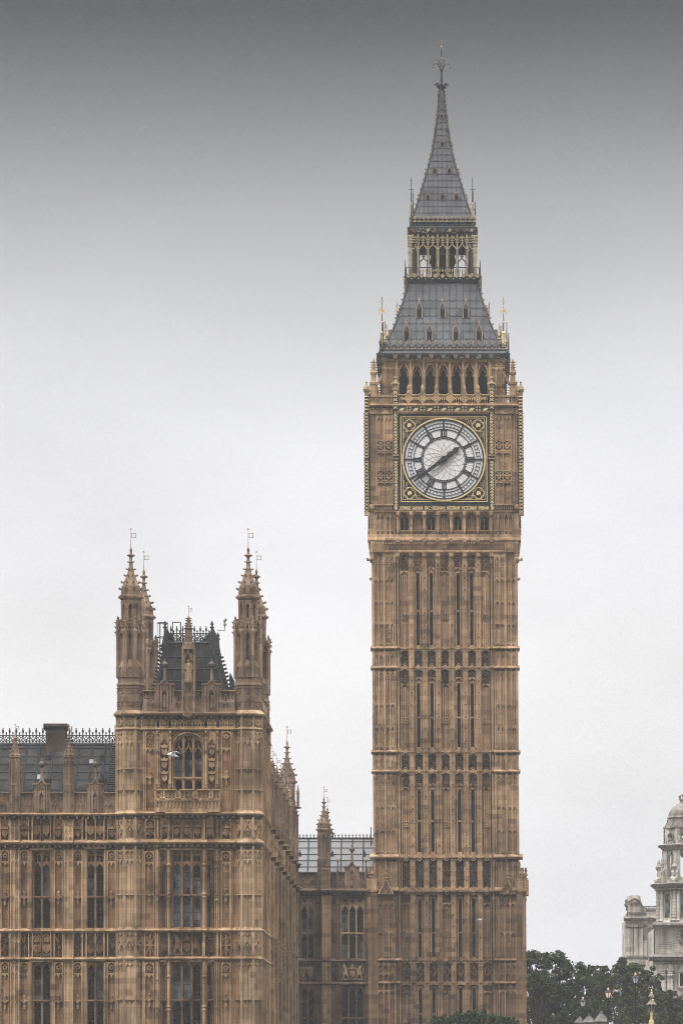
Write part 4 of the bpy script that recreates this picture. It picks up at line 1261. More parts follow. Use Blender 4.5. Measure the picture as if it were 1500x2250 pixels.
# ------------------------------------------------------------------ the palace: shared pieces
SP, DP = 32.2, FO / 32.2
def cant(fr, uA, dA, uB, dB):
    """a plane from (uA, dA) to (uB, dB); returns frame and its length in px"""
    A, B = fr.P(uA, 0, dA), fr.P(uB, 0, dB)
    dx, dy = B[0] - A[0], B[1] - A[1]; L = sqrt(dx * dx + dy * dy)
    U = (dx / L, dy / L)
    return Fr((A[0], A[1]), U, (U[1], -U[0]), fr.sc, 0.0), L * fr.sc
def octfr(cx, cy, ap, k, sc=SP, dv=0.0):
    t = k * pi / 4
    N, U = (sin(t), -cos(t)), (cos(t), sin(t))
    return Fr((cx + N[0] * ap, cy + N[1] * ap), U, N, sc, 0.0, dv=dv)

def window(thing, fr, u0, u1, v0, v1, lights, tr, hv, d, seed=0, mat='stone_b', mull=4.4, pale=.2, name='window', two=True, arched=False):
    """stone tracery window: lights, transom at tr, ogee heads at hv with tracery above them; glass as its own pieces"""
    w = (u1 - u0) / lights
    fm = MB()
    for i in range(lights + 1):
        u = u0 + i * w
        h = mull / 2 if 0 < i < lights else mull / 2.6
        fm.box(fr, u - h, u + h, v0, v1, d - .42, d - .14)
        fm.box(fr, u - h * .42, u + h * .42, v0, v1, d - .3, d - .06)
    for i in range(lights):
        l, r = u0 + i * w + mull / 2, u0 + (i + 1) * w - mull / 2
        m = (l + r) / 2
        if hv - v0 > 16:
            fm.spandrel(fr, l, r, hv - 9, hv + 5, arch(l + .3, r - .3, hv + 5, hv - 6, 'ogee', 4), d - .40, d - .17)
            q = (l + r) / 2
            fm.box(fr, q - 1.0, q + 1.0, v0 + 13, hv - 7, d - .4, d - .2)
            for a, b in ((l, q), (q, r)):
                fm.spandrel(fr, a, b, v0 + 8, v0 + 17, arch(a + .4, b - .4, v0 + 17, v0 + 10, 'gothic', 3), d - .4, d - .2)
            fm.spandrel(fr, l, r, v0, v0 + 9, arch(l + 1, r - 1, v0 + 9, v0 + 1.5, 'round', 4), d - .4, d - .18)
            fm.ribbon(fr, quatre(q, v0 + 8, min(4.6, w * .3), 14), 1.3, d - .4, d - .22, True)
        else:
            fm.spandrel(fr, l, r, v0, v0 + 14, arch(l + .3, r - .3, v0 + 14, v0 + 3, 'ogee', 4), d - .4, d - .17)
        if two and tr:
            fm.spandrel(fr, l, r, tr, tr + 11, arch(l + .3, r - .3, tr + 11, tr + 3.4, 'tudor', 3), d - .4, d - .18)
    if tr:
        fm.box(fr, u0 - 1.5, u1 + 1.5, tr - 1.6, tr + 1.8, d - .4, d + .0)
    o = fm.build(name, mat, thing)
    rnd = random.Random(seed)
    pd, pp, cm = MB(), MB(), MB()
    for i in range(lights):
        l, r = u0 + i * w, u0 + (i + 1) * w
        for a, b in (((v0, tr), (tr, v1)) if tr else ((v0, v1),)):
            q = rnd.random() < pale * 1.3
            part = a if not q else (a + (b - a) * rnd.choice((0, 0, .45, .6)))
            if q and part > a + 1:
                pd.quad(fr, l, r, a, part, d - .44)
            (pp if q else pd).quad(fr, l, r, part if q else a, b, d - .44 - .006 * rnd.random())
            n = max(2, int((b - a) / 15))
            for j in range(1, n):
                v = a + (b - a) * j / n
                cm.box(fr, l, r, v - .5, v + .5, d - .44, d - .41)
            cm.box(fr, (l + r) / 2 - .4, (l + r) / 2 + .4, a + (18 if hv - v0 > 16 and a == v0 else 8), b, d - .44, d - .412)
            cm.ribbon(fr, [((l + r) / 2, a + 40 if hv - v0 > 16 and a == v0 else a + 14), ((l + r) / 2 + w * .22, a + 47 if hv - v0 > 16 and a == v0 else a + 20), ((l + r) / 2, a + 54 if hv - v0 > 16 and a == v0 else a + 27), ((l + r) / 2 - w * .22, a + 47 if hv - v0 > 16 and a == v0 else a + 20)], .9, d - .44, d - .41, True)
    pd.build('pane', 'glass', o, plus=[(cm, 'black'), (pp, 'glass_p')])
    return o

def panel(mb, cv_, fr, l, r, v0, v1, boss, d, seed, head=34):
    """blind traceried panel with a carved boss half way"""
    mb.box(fr, l - 1.1, l + 1.1, v0, v1, d, d + .16); mb.box(fr, r - 1.1, r + 1.1, v0, v1, d, d + .16)
    mb.spandrel(fr, l, r, v0, v0 + 10, arch(l + 1, r - 1, v0 + 10, v0 + 1, 'gothic', 4), d, d + .14)
    carve(mb, fr, l + 2, r - 2, v0 + 8, v0 + head - 8, d, .16, seed, 3.2)
    mb.ribbon(fr, quatre((l + r) / 2, v0 + 12, 4.2, 14), 1.5, d, d + .15, True)
    m = (l + r) / 2
    for a, b in ((l, m), (m, r)):
        mb.spandrel(fr, a, b, v0 + head - 10, v0 + head, arch(a + .5, b - .5, v0 + head, v0 + head - 9, 'ogee', 3), d, d + .13)
    if boss:
        mb.ribbon(fr, [(m - 8, boss + 1), (m - 3, boss - 2), (m, boss - 8), (m + 3, boss - 2), (m + 8, boss + 1)], 2.2, d, d + .24)
        mb.prism(fr, [(m, boss - 5), (m + 4.5, boss + 2), (m, boss + 9), (m - 4.5, boss + 2)], d, d + .20)
        x, y, z = fr.P(m, boss + 2, d + .2); mb.ball((x, y, z), .10, 6, 4)
        x, y, z = fr.P(m, boss - 11, d + .1); mb.ball((x, y, z), .11, 6, 4)
        mb.prism(fr, [(m - 3, boss + 8), (m + 3, boss + 8), (m + 1.5, boss + 17), (m - 1.5, boss + 17)], d, d + .18)

def cornice(thing, fr, u0, u1, v, h, o, d, step=0, brk=(), ext=0, mat='stone_p'):
    """string course; step > 0 hangs a dark dentil band under it; brk = [(u, half width, extra)] breaks forward"""
    mb, ds = MB(), MB()
    mb.course(fr, u0 - ext, u1 + ext, string_prof(v, h, o, d))
    for u, hw_, x in brk:
        mb.course(fr, u - hw_, u + hw_, [(a - .6 if i == 0 else a + .3, (b + x) if 0 < i < 5 else d) for i, (a, b) in enumerate(string_prof(v, h, o, d))])
    if step:
        ds.box(fr, u0, u1, v + h * .4, v + h * .4 + step * .95, d, d + o * .28)  # dark strip: soot crust with the shadow line painted in
        ds2 = MB()
        dentils(ds2, fr, u0, u1, v + h * .4 + 1.2, v + h * .4 + step * .75, d, d + o * .55, step * 1.35, step * .45)
        for u, hw_, x in brk:
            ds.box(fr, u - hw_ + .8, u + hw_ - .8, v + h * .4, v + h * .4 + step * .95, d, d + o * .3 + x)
            dentils(ds2, fr, u - hw_ + 1, u + hw_ - 1, v + h * .4 + 1.2, v + h * .4 + step * .75, d, d + o * .5 + x, step * 1.3, step * .45)
        return mb.build('string_course', mat, thing, plus=[(ds, 'grime_shadow'), (ds2, mat)])
    return mb.build('string_course', mat, thing)

def crown_finial(mb, gb, x, y, z, k=1.0):
    """little column carrying a gilt-tipped crown"""
    mb.lathe(x, y, [(.16 * k, z), (.13 * k, z + .3 * k), (.10 * k, z + 1.05 * k), (.16 * k, z + 1.1 * k)], 8)
    gb.lathe(x, y, [(.10 * k, z + 1.1 * k), (.27 * k, z + 1.2 * k), (.30 * k, z + 1.36 * k), (.2 * k, z + 1.5 * k), (.06 * k, z + 1.6 * k), (.09 * k, z + 1.68 * k), (.02 * k, z + 1.8 * k)], 8)

def statue(mb, x, y, z, h, ax=(1, 0)):
    """robed crowned figure, arms folded, one holding a sceptre; faces out of the wall (local +depth)"""
    b = len(mb.v)
    bx, by = ax[1], -ax[0]                                             # outward
    prof = [(.17, .0, .15), (.185, .03, .16), (.15, .3, .13), (.135, .5, .115), (.155, .62, .12), (.19, .74, .12), (.185, .79, .11), (.10, .83, .08), (.055, .85, .055), (.06, .87, .065), (.085, .91, .085), (.085, .94, .085), (.09, .955, .09), (.10, 1.0, .10), (.02, .99, .02)]
    n = 10
    for rx, t, ry in prof:
        for k in range(n):
            a = 2 * pi * k / n
            fold = 1 + (.10 * cos(5 * a) if t < .5 else 0)
            px, py = rx * h * cos(a) * fold, ry * h * sin(a) * fold
            mb.v.append((x + ax[0] * px + bx * py, y + ax[1] * px + by * py, z + t * h))
    for i in range(len(prof) - 1):
        for k in range(n):
            j = (k + 1) % n
            mb.f.append((b + i * n + k, b + i * n + j, b + (i + 1) * n + j, b + (i + 1) * n + k))
    P = lambda a, o, t: (x + (ax[0] * a + bx * o) * h, y + (ax[1] * a + by * o) * h, z + t * h)
    for sg in (-1, 1):
        mb.tube([P(sg * .18, .02, .76), P(sg * .23, .06, .60), P(sg * .10, .15, .54)], .045 * h, 6, .032 * h)
    mb.tube([P(.12, .16, .42), P(.15, .16, .80)], .016 * h, 5)

def vane(parent, x, y, z, h, flag=1, k=1.0):
    """gilded rod and openwork flag"""
    mb = MB()
    mb.lathe(x, y, [(.04 * k, z - .3), (.022 * k, z + h * .5), (.012 * k, z + h)], 5)
    for t in (.93, .97): mb.ball((x, y, z + h * t), .055 * k, 5, 4)
    mb.tube([(x - .11 * k, y, z + h * .91), (x + .11 * k, y, z + h * .91)], .018 * k, 4)
    f = mb
    fr = Fr((x, y), (1, 0), (0, -1), 1.0, 0.0); 
    V = lambda zz: HY - (zz - ZC)
    zc, s = z + h * .62, .12 * k
    cx = .19 * k * flag
    f.ribbon(fr, [(cx - s, V(zc + s)), (cx + s, V(zc + s)), (cx + s, V(zc - s)), (cx - s, V(zc - s))], .06 * k, -.015, .015, True)
    for a in (-1, 1):
        for b_ in (-1, 1): f.prism(fr, [(cx + a * s, V(zc + b_ * s * .6)), (cx + a * s * 1.5, V(zc + b_ * s * 1.5)), (cx + a * s * .6, V(zc + b_ * s))], -.015, .015)
    return mb.build('weather_vane', 'vane', parent)

def dome(thing, cx, cy, z0, k, name='turret_spire', mat='stone_g', vh=1.35, flag=1):
    """crocketed ogee cap of a turret; z0 = its cornice, k scales it"""
    mb = MB()
    H = lambda px: z0 + px / SP * k
    R = lambda px: px / SP * k
    prof = [(20, -3), (25.5, 0), (27, 4), (26, 8), (22.3, 9.5), (22.0, 14), (21.6, 20), (20.4, 27), (18, 33), (15, 40), (11.8, 48), (9, 55), (7, 62), (5.4, 70), (4.4, 78), (4.2, 80), (5.6, 81), (5.6, 83), (3.8, 84), (3.2, 92), (6.6, 95), (8, 97), (7, 99), (2.8, 101), (2.6, 106), (3.4, 108), (2.4, 111), (.6, 116)]
    mb.lathe(cx, cy, [(R(r), H(h)) for r, h in prof], 8)
    for a in range(8):
        t = pi / 8 + a * pi / 4; ca, sa = cos(t), sin(t)
        for r, h, s in ((22, 22, 6.0), (18, 37, 5.4), (11.5, 52, 5), (7, 66, 4.4), (4.2, 82, 3.8), (5.5, 96, 3.6)):
            mb.crocket(cx + R(r) * ca, cy + R(r) * sa, H(h), ca, sa, R(s))
        mb.crocket(cx + R(24) * ca, cy + R(24) * sa, H(3), ca, sa, R(5))
        f = octfr(cx, cy, R(21), a, SP)
        for q, w in ((-5, 3), (0, 3), (5, 3)):                         # scale-like leaf panels on the cap
            for j in range(3):
                hh = 10 + j * 6.4; rr = 21.0 - j * .7
                f2 = octfr(cx, cy, R(rr * .93), a, SP / k)
                vv = HY - (H(hh) - ZC) * f2.sc
                mb.prism(f2, [(q - 2, vv), (q - 2, vv - 4), (q, vv - 6.2), (q + 2, vv - 4), (q + 2, vv)], -.02, .055)
    o = mb.build(name, mat, thing)
    vane(thing, cx, cy, H(114), vh, flag, k)
    return o

def post_ring(mb, cx, cy, r, z0, z1, w, dep, n=8):
    for a in range(n):
        t = pi / n + a * 2 * pi / n
        mb.wbox((cx + (r - dep / 2) * cos(t), cy + (r - dep / 2) * sin(t)), (cos(t), sin(t)), dep / 2, w / 2, z0, z1)

def turret(thing, cx, cy, dv=0.0, base=1570, flag=1, mat='stone_g'):
    """open octagonal corner turret above the cornice, in the tall pavilion's proportions"""
    z = lambda v: ZC + (HY - v - dv) / SP
    R = lambda px: px / SP
    mb = MB()
    c8 = 1 / cos(pi / 8)
    mb.lathe(cx, cy, [(R(28.5 * c8), z(base)), (R(28.5 * c8), z(1508)), (R(30.5 * c8), z(1506)), (R(30 * c8), z(1503)), (R(28 * c8), z(1500)), (R(27.5 * c8), z(1489)), (R(27.5 * c8), z(1462)), (R(25.5 * c8), z(1458)), (R(22 * c8), z(1450))], 8)
    post_ring(mb, cx, cy, R(28.6), z(1489), z(1383), .30, .34)          # lower open stage
    mb.lathe(cx, cy, [(R(9), z(1455)), (R(9), z(1384))], 8)
    post_ring(mb, cx, cy, R(21.6), z(1388), z(1316), .27, .30)          # upper lantern
    mb.lathe(cx, cy, [(R(22), z(1326)), (R(22.6), z(1316))], 8, None, 0, 0, True, True)
    for a in range(8):
        f = octfr(cx, cy, R(26), a, SP, dv); h = 26 * .414
        mb.spandrel(f, -h, h, 1382, 1402, arch(-h + 3, h - 3, 1402, 1386, 'ogee', 4), -.25, .05)
        mb.ribbon(f, [(-h, 1390), (-h * .5, 1384), (0, 1366), (h * .5, 1384), (h, 1390)], 3.0, -.1, .16)
        mb.crocket(*f.P(0, 1364, .0), f.N[0], f.N[1], .2)
        for q in (.3, .65):
            for sg in (-1, 1): mb.box(f, sg * h * q - 1.4, sg * h * q + 1.4, 1366 + 20 * q - 5, 1366 + 20 * q - 1, .02, .2)
        # panels of the base
        for va, vb in ((1470, 1486), (1514, 1526), (1544, 1552)):
            if va == 1470:
                mb.spandrel(f, -h + 4, h - 4, 1463, 1474, arch(-h + 5, h - 5, 1474, 1466, 'gothic', 3), .0, .10)
                mb.ribbon(f, [(-h + 5, 1473), (-h + 5, 1488), (h - 5, 1488), (h - 5, 1473)], 1.6, .0, .12, False)
            else:
                f3 = octfr(cx, cy, R(28.5), a, SP, dv)
                for sg in (-1, 1):
                    mb.ribbon(f3, quatre(sg * h * .42, (va + vb) / 2, 4.2 if va == 1514 else 3.2, 12), 1.5, -.02, .06, True)
                mb.box(f3, -h * .9, h * .9, va - 3, va - 1.6, -.02, .07)
                mb.box(f3, -.7, .7, va - 2, vb + 12, -.02, .05)
        # gablet pinnacles at the corners
        t = pi / 8 + a * pi / 4; ca, sa = cos(t), sin(t)
        px, py = cx + R(30) * ca, cy + R(30) * sa
        mb.lathe(px, py, [(.13, z(1489)), (.13, z(1400)), (.17, z(1392)), (.17, z(1386)), (.12, z(1382)), (.15, z(1372)), (.06, z(1362)), (.09, z(1358)), (.01, z(1352))], 6)
        for v in (1390, 1378, 1368): mb.crocket(px + .08 * ca, py + .08 * sa, z(v), ca, sa, .15)
        f2 = octfr(cx, cy, R(20.6), a, SP, dv); h2 = 20.6 * .414
        mb.spandrel(f2, -h2, h2, 1318, 1336, arch(-h2 + 2.6, h2 - 2.6, 1336, 1323, 'ogee', 3), -.2, .03)
        mb.ribbon(f2, quatre(0, 1323, 3.6, 12), 1.4, -.2, .05, True)
        mb.crocket(cx + R(27) * ca, cy + R(27) * sa, z(1482), ca, sa, .12)
    o = mb.build('corner_turret', mat, thing)
    dome(o, cx, cy, z(1315), 1.0, flag=flag)                            # sub-part level
    return o

def turret_body(mb, cx, cy, hw, vt, vb, sc, faces, strings, rows, diam=()):
    """octagonal shaft with ribs at the corners and tracery heads at rows"""
    ap = hw / sc
    c8 = 1 / cos(pi / 8)
    mb.lathe(cx, cy, [((ap - .07) * c8, ZC + (HY - vb) / sc), ((ap - .07) * c8, ZC + (HY - vt) / sc)], 8)
    h = hw * .414
    for k in faces:
        f = octfr(cx, cy, ap - .07, k, sc)
        for q, w, dd in ((-h, 3.0, .15), (h, 3.0, .153), (-h + 3.6, 1.2, .10), (h - 3.6, 1.2, .10), (0, 1.5, .07)):
            mb.box(f, q - w / 2, q + w / 2, vt, vb, .0, dd)
        for v, kind in rows:
            for a, b in ((-h + 2, 0), (0, h - 2)):
                if kind == 'big':
                    mb.spandrel(f, a, b, v, v + 9, arch(a + .5, b - .5, v + 9, v + 2, 'gothic', 3), .0, .11)
                    mb.ribbon(f, quatre((a + b) / 2, v + 14, 2.8, 10), 1.2, .0, .1, True)
                    mb.spandrel(f, a, b, v + 20, v + 31, arch(a + .5, b - .5, v + 31, v + 21, 'ogee', 3), .0, .12)
                elif kind == 'bar':
                    mb.box(f, a, b, v - 1.2, v + 1.2, .0, .18)
                    mb.spandrel(f, a, b, v + 1, v + 8, arch(a + .4, b - .4, v + 8, v + 2.4, 'gothic', 3), .0, .10)
                else:
                    mb.spandrel(f, a, b, v, v + 8, arch(a + .4, b - .4, v + 8, v + 1, 'ogee', 3), .0, .11)
        for v in diam:
            mb.ribbon(f, [(0, v - 11), (7, v), (0, v + 11), (-7, v)], 1.8, .0, .16, True)
            mb.prism(f, [(0, v - 4.5), (3, v), (0, v + 4.5), (-3, v)], .0, .14)
    for v, hh, o in strings:
        mb.lathe(cx, cy, [((ap + b) * c8, ZC + (HY - a) / sc) for a, b in reversed(string_prof(v, hh, o, 0.0))], 8)

def coat_of_arms(mb, fr, cu, v0, v1, d, s=1.0):
    """crowned shield between a lion and a unicorn, over a ribbon"""
    m = (v0 + v1) / 2
    mb.prism(fr, [(cu - 9 * s, m - 6 * s), (cu + 9 * s, m - 6 * s), (cu + 8.6 * s, m + 8 * s), (cu, m + 17 * s), (cu - 8.6 * s, m + 8 * s)], d, d + .14)
    mb.box(fr, cu - 1, cu + 1, m - 6 * s, m + 15 * s, d + .1, d + .18); mb.box(fr, cu - 8.6 * s, cu + 8.6 * s, m + 3 * s, m + 4.4 * s, d + .1, d + .184)
    mb.prism(fr, [(cu - 7 * s, m - 11 * s), (cu - 9 * s, m - 18 * s), (cu - 4.5 * s, m - 15 * s), (cu - 4 * s, m - 21 * s), (cu, m - 24 * s), (cu + 4 * s, m - 21 * s), (cu + 4.5 * s, m - 15 * s), (cu + 9 * s, m - 18 * s), (cu + 7 * s, m - 11 * s)], d, d + .24)
    x, y, z = fr.P(cu, m - 25 * s, d + .15); mb.ball((x, y, z), .08 * s + .02, 6, 4)
    for sg in (-1, 1):
        q = [(12, 10), (15, 2), (14, -6), (18, -13), (22, -20), (29, -23), (31, -18), (27, -13), (27, -6), (31, 2), (30, 10), (33, 18), (27, 17), (26, 10), (20, 6), (17, 14), (12, 17)]
        mb.prism(fr, [(cu + sg * a * s, m + b * s) for a, b in q], d, d + .22)
        mb.ribbon(fr, [(cu + sg * 17 * s, m - 9 * s), (cu + sg * 11 * s, m - 13 * s), (cu + sg * 9.5 * s, m - 7 * s)], 2.6 * s, d, d + .26)
        mb.ribbon(fr, [(cu + sg * 31 * s, m + 6 * s), (cu + sg * 36 * s, m - 4 * s), (cu + sg * 33 * s, m - 12 * s)], 2 * s, d, d + .16)
        mb.ribbon(fr, [(cu + sg * 2 * s, m + 24 * s), (cu + sg * 10 * s, m + 19 * s), (cu + sg * 20 * s, m + 23 * s), (cu + sg * 31 * s, m + 21 * s), (cu + sg * 35 * s, m + 25 * s)], 4 * s, d, d + .2)
    x, y, z = fr.P(cu - 27 * s, m - 22 * s, d + .14); mb.ball((x, y, z), .16 * s, 7, 4)
    if s: mb.ribbon(fr, [(cu + 29 * s, m - 23 * s), (cu + 33 * s, m - 31 * s)], 1.2 * s, d, d + .18)

def shield(mb, fr, cu, v, s, d, crown=True):
    mb.prism(fr, [(cu - 5.5 * s, v), (cu + 5.5 * s, v), (cu + 5.2 * s, v + 8 * s), (cu, v + 14 * s), (cu - 5.2 * s, v + 8 * s)], d, d + .20)
    mb.box(fr, cu - .8, cu + .8, v + 1, v + 11 * s, d + .1, d + .25)
    if crown:
        mb.prism(fr, [(cu - 6 * s, v - 1.5), (cu - 7 * s, v - 7 * s), (cu - 3.2 * s, v - 5 * s), (cu, v - 8.6 * s), (cu + 3.2 * s, v - 5 * s), (cu + 7 * s, v - 7 * s), (cu + 6 * s, v - 1.5)], d, d + .30)

def pierced(mb, fr, l, r, v0, v1, d0, d1):
    """pierced parapet piece: two quatrefoils one over the other in a frame"""
    m = (l + r) / 2; w = r - l
    mb.box(fr, l, l + w * .16, v0, v1, d0, d1); mb.box(fr, r - w * .16, r, v0, v1, d0, d1)
    n = max(1, round((v1 - v0) / (w * .8)))
    for j in range(n):
        c = v0 + (v1 - v0) * (j + .5) / n
        mb.ribbon(fr, quatre(m, c, min(w * .36, (v1 - v0) / n * .46), 12), w * .16, d0, d1 - .03, True)
    mb.box(fr, l, r, v0, v0 + 1.2, d0, d1 + .01); mb.box(fr, l, r, v1 - 1.2, v1, d0, d1 + .01)
    mb.quad(fr, l, r, v0, v1, d0 + .02)

def gablet(thing, fr, u, vt, vb, hw, niche, d):
    """stepped gable in a parapet with a statue in its niche and a crowned finial"""
    mb, gb, st = MB(), MB(), MB()
    m = u
    wall_holes(mb, fr, u - hw * .62, u + hw * .62, vt + 4, vb, [(u - hw * .27, u + hw * .27, niche, vb - 9)], d, d - .42)
    mb.box(fr, u - hw * .62, u + hw * .62, vt + 4, vb, d - .75, d - .42)
    for sg in (-1, 1):
        mb.box(fr, *sorted((u + sg * hw * .62, u + sg * hw)), vt + 4, vb, d - .6, d - .05)
        mb.box(fr, u + sg * hw * .34 - 1.6, u + sg * hw * .34 + 1.6, vt + 6, vb - 2, d, d + .17)
        mb.box(fr, u + sg * hw * .62 - 1.4, u + sg * hw * .62 + 1.4, vt + 4, vb, d - .05, d + .10)
        mb.ribbon(fr, [(u + sg * hw * 1.04, vt + 3), (u + sg * hw * .48, vt + 3), (u, vt - 7)], 3.0, d - .5, d + .14)
        mb.lathe(*fr.P(u + sg * hw * .34, 0, d + .1)[:2], [(.09, fr.P(0, vb - 10, 0)[2]), (.07, fr.P(0, vt + 22, 0)[2])], 6)
    mb.prism(fr, [(u - hw * .46, vt + 5), (u, vt - 6), (u + hw * .46, vt + 5)], d - .5, d + .02)
    mb.spandrel(fr, u - hw * .27, u + hw * .27, niche - 6, niche + 9, arch(u - hw * .24, u + hw * .24, niche + 9, niche, 'gothic', 4), d - .3, d + .07)
    mb.ribbon(fr, arch(u - hw * .34, u + hw * .34, niche + 6, niche - 9, 'ogee', 4), 2.2, d, d + .15)
    carve(mb, fr, u - hw * .55, u + hw * .55, vt + 8, niche - 8, d, .10, int(u * 7), 2.8)
    x, y, z = fr.P(u, vb - 10, d - .12)
    h = (vb - 12 - niche) / fr.sc
    mb.lathe(x, y, [(.06, z - .35), (.26, z), (.26, z + .06)], 8)
    statue(st, x, y, z + .06, h * .94, fr.U)
    x, y, z = fr.P(u, vt - 5, d - .25)
    crown_finial(mb, gb, x, y, z, .85)
    o = mb.build('gablet', 'stone_g', thing); st.build('statue', 'stone_g', o); gb.build('gilt_crown', 'gold_c', o)
M['gold_c'] = plain('dark_crown', (.10, .082, .055), .5, .2, .4, 5)

def battlement(thing, fr, u0, u1, vt, vb, slots, d, mat='stone_g', name='parapet'):
    """pierced parapet with narrow embrasures"""
    mb = MB()
    lo = vt + (vb - vt) * .42
    mb.box(fr, u0, u1, lo, vb, d - .4, d)
    ed = [u0] + [x for s in slots for x in (s[0], s[1])] + [u1]
    for i in range(0, len(ed), 2):
        a, b = ed[i], ed[i + 1]
        if b - a < 2: continue
        n = max(1, round((b - a) / 9)); w = (b - a) / n
        for j in range(n):
            pierced(mb, fr, a + j * w + .3, a + (j + 1) * w - .3, vt + 2, lo, d - .35, d - .02)
        mb.course(fr, a - 1.2, b + 1.2, [(vt + 2.4, d - .45), (vt, d - .42), (vt - 1, d - .15), (vt + 1, d + .12), (vt + 2.6, d + .02)])
    for a, b in slots:
        mb.course(fr, a - .6, b + .6, [(lo + 2, d - .45), (lo - .2, d - .2), (lo + 1, d + .1), (lo + 2.8, d + .02)])
        m = (a + b) / 2
        for q in (m - 3.6, m + 3.6): mb.spandrel(fr, q - 3.4, q + 3.4, lo + 3, lo + 12, arch(q - 3.1, q + 3.1, lo + 12, lo + 5, 'ogee', 3), d - .02, d + .09)
    n = max(2, round((u1 - u0) / 9))
    for i in range(n + 1):
        u = u0 + (u1 - u0) * i / n
        mb.box(fr, u - .8, u + .8, lo + 12, vb, d - .02, d + .07)
    mb.build(name, mat, thing)

def fleur_cresting(thing, P, n0, n1, pitch, h, name='roof_cresting', mat='iron_d'):
    """iron ridge cresting; P(t, h, d) gives the point t metres along, h metres up"""
    mb = MB()
    def bar(a, b, w):
        mb.tube([P(*a), P(*b)], w, 4)
    T0, T1 = n0 * pitch, n1 * pitch
    for hh in (.06, .52): bar((T0, h * hh), (T1, h * hh), .032)
    for i in range(n0, n1 + 1):
        t = i * pitch
        bar((t, 0), (t, h * .98), .035)
        bar((t - pitch * .16, h * .80), (t + pitch * .16, h * .80), .05)
        bar((t - pitch * .09, h * .92), (t + pitch * .09, h * .92), .03)
        mb.tube([P(t, h * .68), P(t, h * .76)], .07, 5)
        if i < n1:
            m = t + pitch / 2
            mb.tube([P(t, h * .10), P(t + pitch * .22, h * .20), P(t + pitch * .30, h * .34), P(m, h * .50)], .026, 4)
            mb.tube([P(t + pitch, h * .10), P(t + pitch * .78, h * .20), P(t + pitch * .70, h * .34), P(m, h * .50)], .026, 4)
            mb.tube([P(t, h * .50), P(t + pitch * .2, h * .38), P(t + pitch * .1, h * .30)], .028, 4)
            mb.tube([P(t + pitch, h * .50), P(t + pitch * .8, h * .38), P(t + pitch * .9, h * .30)], .028, 4)
            for a, b in ((m, .26), (m - pitch * .09, .17), (m + pitch * .09, .17)): mb.ball(P(a, h * b), .062, 5, 4)
            mb.tube([P(m, h * .06), P(m, h * .26)], .025, 4); bar((m, h * .52), (m, h * .66), .03); mb.ball(P(m, h * .67), .07, 5, 4)
    return mb.build(name, mat, thing)
M['vane'] = plain('bleached_gilding', (.55, .42, .33), .5, .1, .2)
# ------------------------------------------------------------------ river-front pavilion
PF = front(DP)
VG = HY + ZC * SP                                                      # ground line in pavilion pixels
def wx(u, s=SP): return (u - PX) / s
pav = root('palace_pavilion', (wx(416), DP, 0), 'ochre stone palace pavilion with four pinnacled corner turrets and a steep dark roof', 'palace pavilion')
PD = 10.8                                                              # turret spacing front to back
TLx, TRx, TYf, TYb = wx(286.5), wx(544.5), DP + .55, DP + .55 + PD
RET = Fr((wx(571), DP + .55), (0, 1), (1, 0), SP, 0.0)                 # right-hand return, u = metres back * SP
LET = Fr((wx(260), DP + .55 + PD), (0, -1), (-1, 0), SP, 0.0)
BAK = Fr((wx(415), DP + .55 + PD + .5), (-1, 0), (0, 1), SP, 0.0)
LPD = PD * SP

body, pn = MB(), MB()   # ribs and tracery; plain wall
# front wall with its openings
BAY = [(355, 469, 1868, 2041), (355, 469, 2113, 2290)]
wall_holes(pn, PF, 305, 525, 1566, VG, BAY + [(381, 447, 1610, 1736)], 0, -.7)
for v0, v1 in ((1868, 2041), (2113, 2290)):
    for l, r in ((319, 338), (487, 506)):
        panel(body, None, PF, l, r, v0 + 2, v1, 1966 if v0 < 2000 else 2196, 0, int(l + v0))
    for u, w, dd in ((342.5, 2.2, .14), (346.5, 3.2, .26), (350.5, 2, .18), (473, 2, .18), (477, 3.2, .26), (481, 2.2, .14), (314, 2.4, .12), (510.5, 2.4, .12), (316.5, 1.2, .2), (508, 1.2, .2)):
        body.box(PF, u - w / 2, u + w / 2, v0 - 2, v1 + 3, 0, dd)
    for u in (346.5, 477):
        for t in (.2, .55, .62):
            body.box(PF, u - 2.6, u + 2.6, v0 + (v1 - v0) * t, v0 + (v1 - v0) * t + 4, 0, .36)
    # oriel posts and sloping sill
    for u in (372.5, 449.5):
        x, y, z = PF.P(u, 0, .52)
        rr = .088
        body.lathe(x, y, [(rr, PF.P(0, v1 + 2, 0)[2]), (rr, PF.P(0, v0 + 1, 0)[2])], 8)
        body.box(PF, u - 4.2, u + 4.2, v0, v1, .05, .44)
        for t in (.19, .56, .60):
            zz = PF.P(0, v0 + (v1 - v0) * t, 0)[2]; body.lathe(x, y, [(rr, zz - .10), (rr + .07, zz - .04), (rr + .07, zz + .04), (rr, zz + .1)], 8)
    body.prism(PF, [(352, v1 - 1), (470, v1 - 1), (474, v1 + 5), (348, v1 + 5)], .0, .30)
    body.prism(PF, [(377, v1 - 1), (445, v1 - 1), (452, v1 + 5), (370, v1 + 5)], .2, .68)
    body.box(PF, 352, 471, v0 - 4, v0, -.2, .20); body.box(PF, 370, 452, v0 - 4, v0 + .5, .1, .52)
